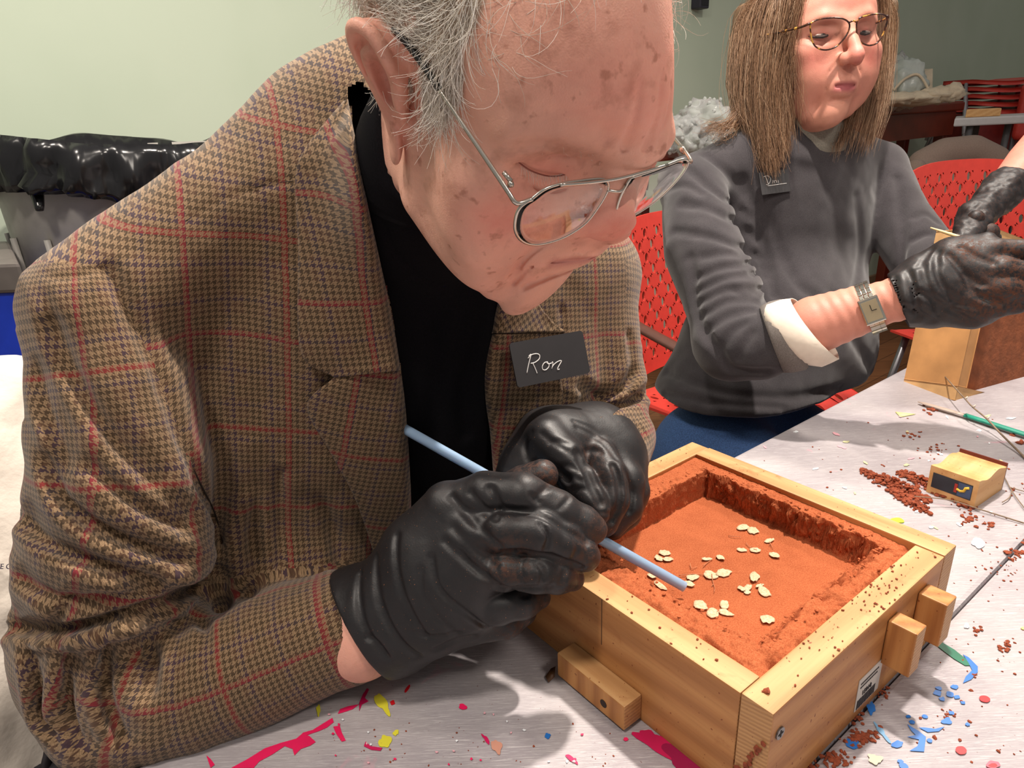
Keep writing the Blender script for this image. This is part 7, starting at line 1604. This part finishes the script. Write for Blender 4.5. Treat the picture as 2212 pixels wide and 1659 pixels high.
# chair stack
M_lsteel = simple('light_steel_tube', (176, 178, 182), .35, .05, metal=.3)
for k in range(5):
    y = 176+15*k; c_ = P(2124, y, 4.1); ax_ = RIGHT*np.array([1, 1, 0]); ax_ /= np.linalg.norm(ax_); fw_ = -FWD*np.array([1, 1, 0]); fw_ /= np.linalg.norm(fw_); fw_ = fw_*.9+ax_*.2; fw_ /= np.linalg.norm(fw_)
    e = empty('stacking_chair', on_floor(c_), ['topmost chair of the stack of red chairs at the far right', 'second chair from the top of the red stack at the far right', 'middle chair of the red stack at the far right', 'second chair from the bottom of the red stack at the far right', 'bottom chair of the red stack at the far right'][k], 'chair', 'stacked red chairs by the wall')
    L = []; b = MB(); w_ = .155
    V = []; nn_ = 12
    for i in range(nn_+1):
        for j in range(9):
            x = (i/nn_-.5)*2; yy = j/8; V.append(c_+ax_*x*w_*(1-.12*yy)+fw_*(yy-.4)*.34*(1-.25*x*x)+Z3*(.012*x*x-.03*max(0, yy-.8)))
    V = np.array(V); F1 = grid_faces(nn_+1, 9); n0 = len(V); bd = np.concatenate([np.arange(9), np.arange(1, nn_+1)*9+8, nn_*9+np.arange(7, -1, -1), np.arange(nn_-1, 0, -1)*9])
    V = np.concatenate([V, V-Z3*.022]); F_ = np.concatenate([F1, F1[:, ::-1]+n0, np.stack([bd, np.roll(bd, -1), np.roll(bd, -1)+n0, bd+n0], 1)])
    mesh_obj('seat', V, F_[:, ::-1], M_red, e)
    for sx_ in (-1, 1):
        for fy in (-1, 1): b = MB(); b.tube([c_+ax_*sx_*w_*.95+fw_*.06*fy-Z3*.01, c_+ax_*sx_*(w_*.95+.11)+fw_*(.10+.14*fy)+Z3*(-.28)], .010, 6); b.build('leg', M_lsteel, e, True)
qf = on_floor(P(2124, 236, 4.1)); b = MB(); zz = P(2124, 236, 4.1)[2]
M_chrome = simple('pale_steel', (190, 190, 194), .3, .05, metal=.5)
stb = empty('low_cabinet', qf, 'dark red cabinet carrying the stack of red chairs', 'cabinet')
b.box(qf-ax_*.17-fw_*.15+Z3*.002, ax_*.34, fw_*.30, Z3*(zz-.03), .01); b.build('cabinet_body', simple('dark_red_cabinet', (120, 30, 26), .5), stb)
# another red backrest at the edge
e = empty('red_shell_chair', on_floor(P(2230, 220, 3.9)), 'red chair back cut off by the right edge beside the chair stack', 'chair')
L = Vol(*bnd([(2180, 190, 3.8), (2330, 330, 4.0)], .1), .012); L.rbox(P(2250, 240, 3.9), (.16, .03, .15), rd=.03, R=np.stack([ax_, fw_, Z3], 1)); V, Fq = L.mesh(); mesh_obj('backrest', V, Fq, M_red, e)
qf = on_floor(P(2250, 260, 3.9))
for sx_ in (-.14, .14): b = MB(); b.tube([qf+ax_*sx_+Z3*.002, qf+ax_*sx_+Z3*(P(2250, 260, 3.9)[2]-.05)], .012, 8); b.build('leg', M_leg, e, True)
# white table
M_wtab = simple('pale_laminate', (196, 192, 192), .4, .04)
wt0 = P(2062, 258, 3.0); zt = wt0[2]; wt = empty('white_table', on_floor(wt0), 'pale grey-white table with metal legs at the right, carrying a wooden block', 'table')
rx = P(2400, 254, 3.1)-wt0; rx[2] = 0; rx /= np.linalg.norm(rx); ry = ray(2075, 258)*np.array([1, 1, 0]); ry /= np.linalg.norm(ry)
b = MB(); b.box(on_floor(wt0)+Z3*(zt-.03), rx*.9, ry*.45, Z3*.034, .006); b.build('table_top', M_wtab, wt)
for (x, y) in ((.06, .04), (.25, .08), (.10, .38), (.42, .30), (.7, .06), (.8, .4)): b = MB(); b.tube([on_floor(wt0)+rx*x+ry*y+Z3*.002, on_floor(wt0)+rx*(x+.02)+ry*y+Z3*(zt-.031)], .014, 8); b.build('leg', M_leg, wt, True)
wb = empty('wood_block', on_floor(wt0)+rx*.1+ry*.1+Z3*(zt+.0045), 'pale flat wooden block lying on the white table', 'wood block')
b = MB(); b.box(on_floor(wt0)+rx*.05+ry*.05+Z3*(zt+.0045), rx*.17+ry*.02, ry*.14, Z3*.032, .003); b.build('block', M_maple, wb)
# small black thing on the wall behind the man's forehead
wq = P(1523, 8, 2.45); spk = empty('wall_speaker', wq, 'small dark box fixed high on the wall between the two heads', 'speaker')
t_ = ((F(0, WV-.05)-CAM)@V3)/(ray(1520, 0)@V3); wq = CAM+ray(1520, 0)*t_
b = MB(); b.box(wq-U3*.02-Z3*.03, U3*.06, V3*.049, Z3*.18, .006); b.build('housing', simple('dark_housing', (44, 42, 54), .5), spk)
b = MB(); b.box(wq-U3*.014-Z3*.02-V3*.002, U3*.048, V3*.003, Z3*.15); b.build('grille', simple('dark_grille', (26, 26, 32), .8, .3, 900), spk)

# ---- third person: only a forearm and a soiled glove are in view
p3 = empty('person', F(1.75, .62, -TZ), 'bare forearm and muddy black glove of a third person reaching in from the right', 'person')
L = Vol(*bnd([(2060, 400, .98), (2060, 540, 1.15), (2420, 200, 1.2), (2420, 460, 1.3)], .08), .004)
L.path([P(2158, 420, 1.135), P(2178, 400, 1.145), P(2225, 350, 1.18), P(2300, 270, 1.24), P(2420, 170, 1.34)], [.024, .028, .036, .042, .046], k=.02)
V, Fq = L.mesh(); z_ = np.zeros(len(V)); mesh_obj('forearm', V, Fq, M_skin_w, p3, cols={'red': z_+.45, 'lip': z_, 'dark': z_, 'spots': z_+.4, 'scalp': z_})
L = Vol(*bnd([(2050, 400, .95), (2050, 560, 1.15), (2200, 380, 1.0), (2200, 560, 1.15)], .06), .003)
L.path([P(2140, 440, 1.12), P(2105, 470, 1.10), P(2095, 495, 1.09)], [.026, .026, .022], k=.01); L.path([P(2150, 428, 1.12), P(2172, 405, 1.135)], [.028, .033], k=.01)
for l in ([(2105, 470, 1.09, .016), (2080, 492, 1.07, .012), (2072, 520, 1.06, .010)], [(2115, 480, 1.08, .016), (2098, 505, 1.06, .012), (2095, 530, 1.055, .010)]): a, r = PR(l); L.path(a, r, k=.006)
V, Fq = L.mesh(); V = relax(V, Fq, 1, .4); V = V+normals(V, Fq)*(fbm(V*60, 3, 41)*.003)[:, None]
mesh_obj('glove', V, Fq, M_glove, p3, cols={'dirt': np.full(len(V), .2)})
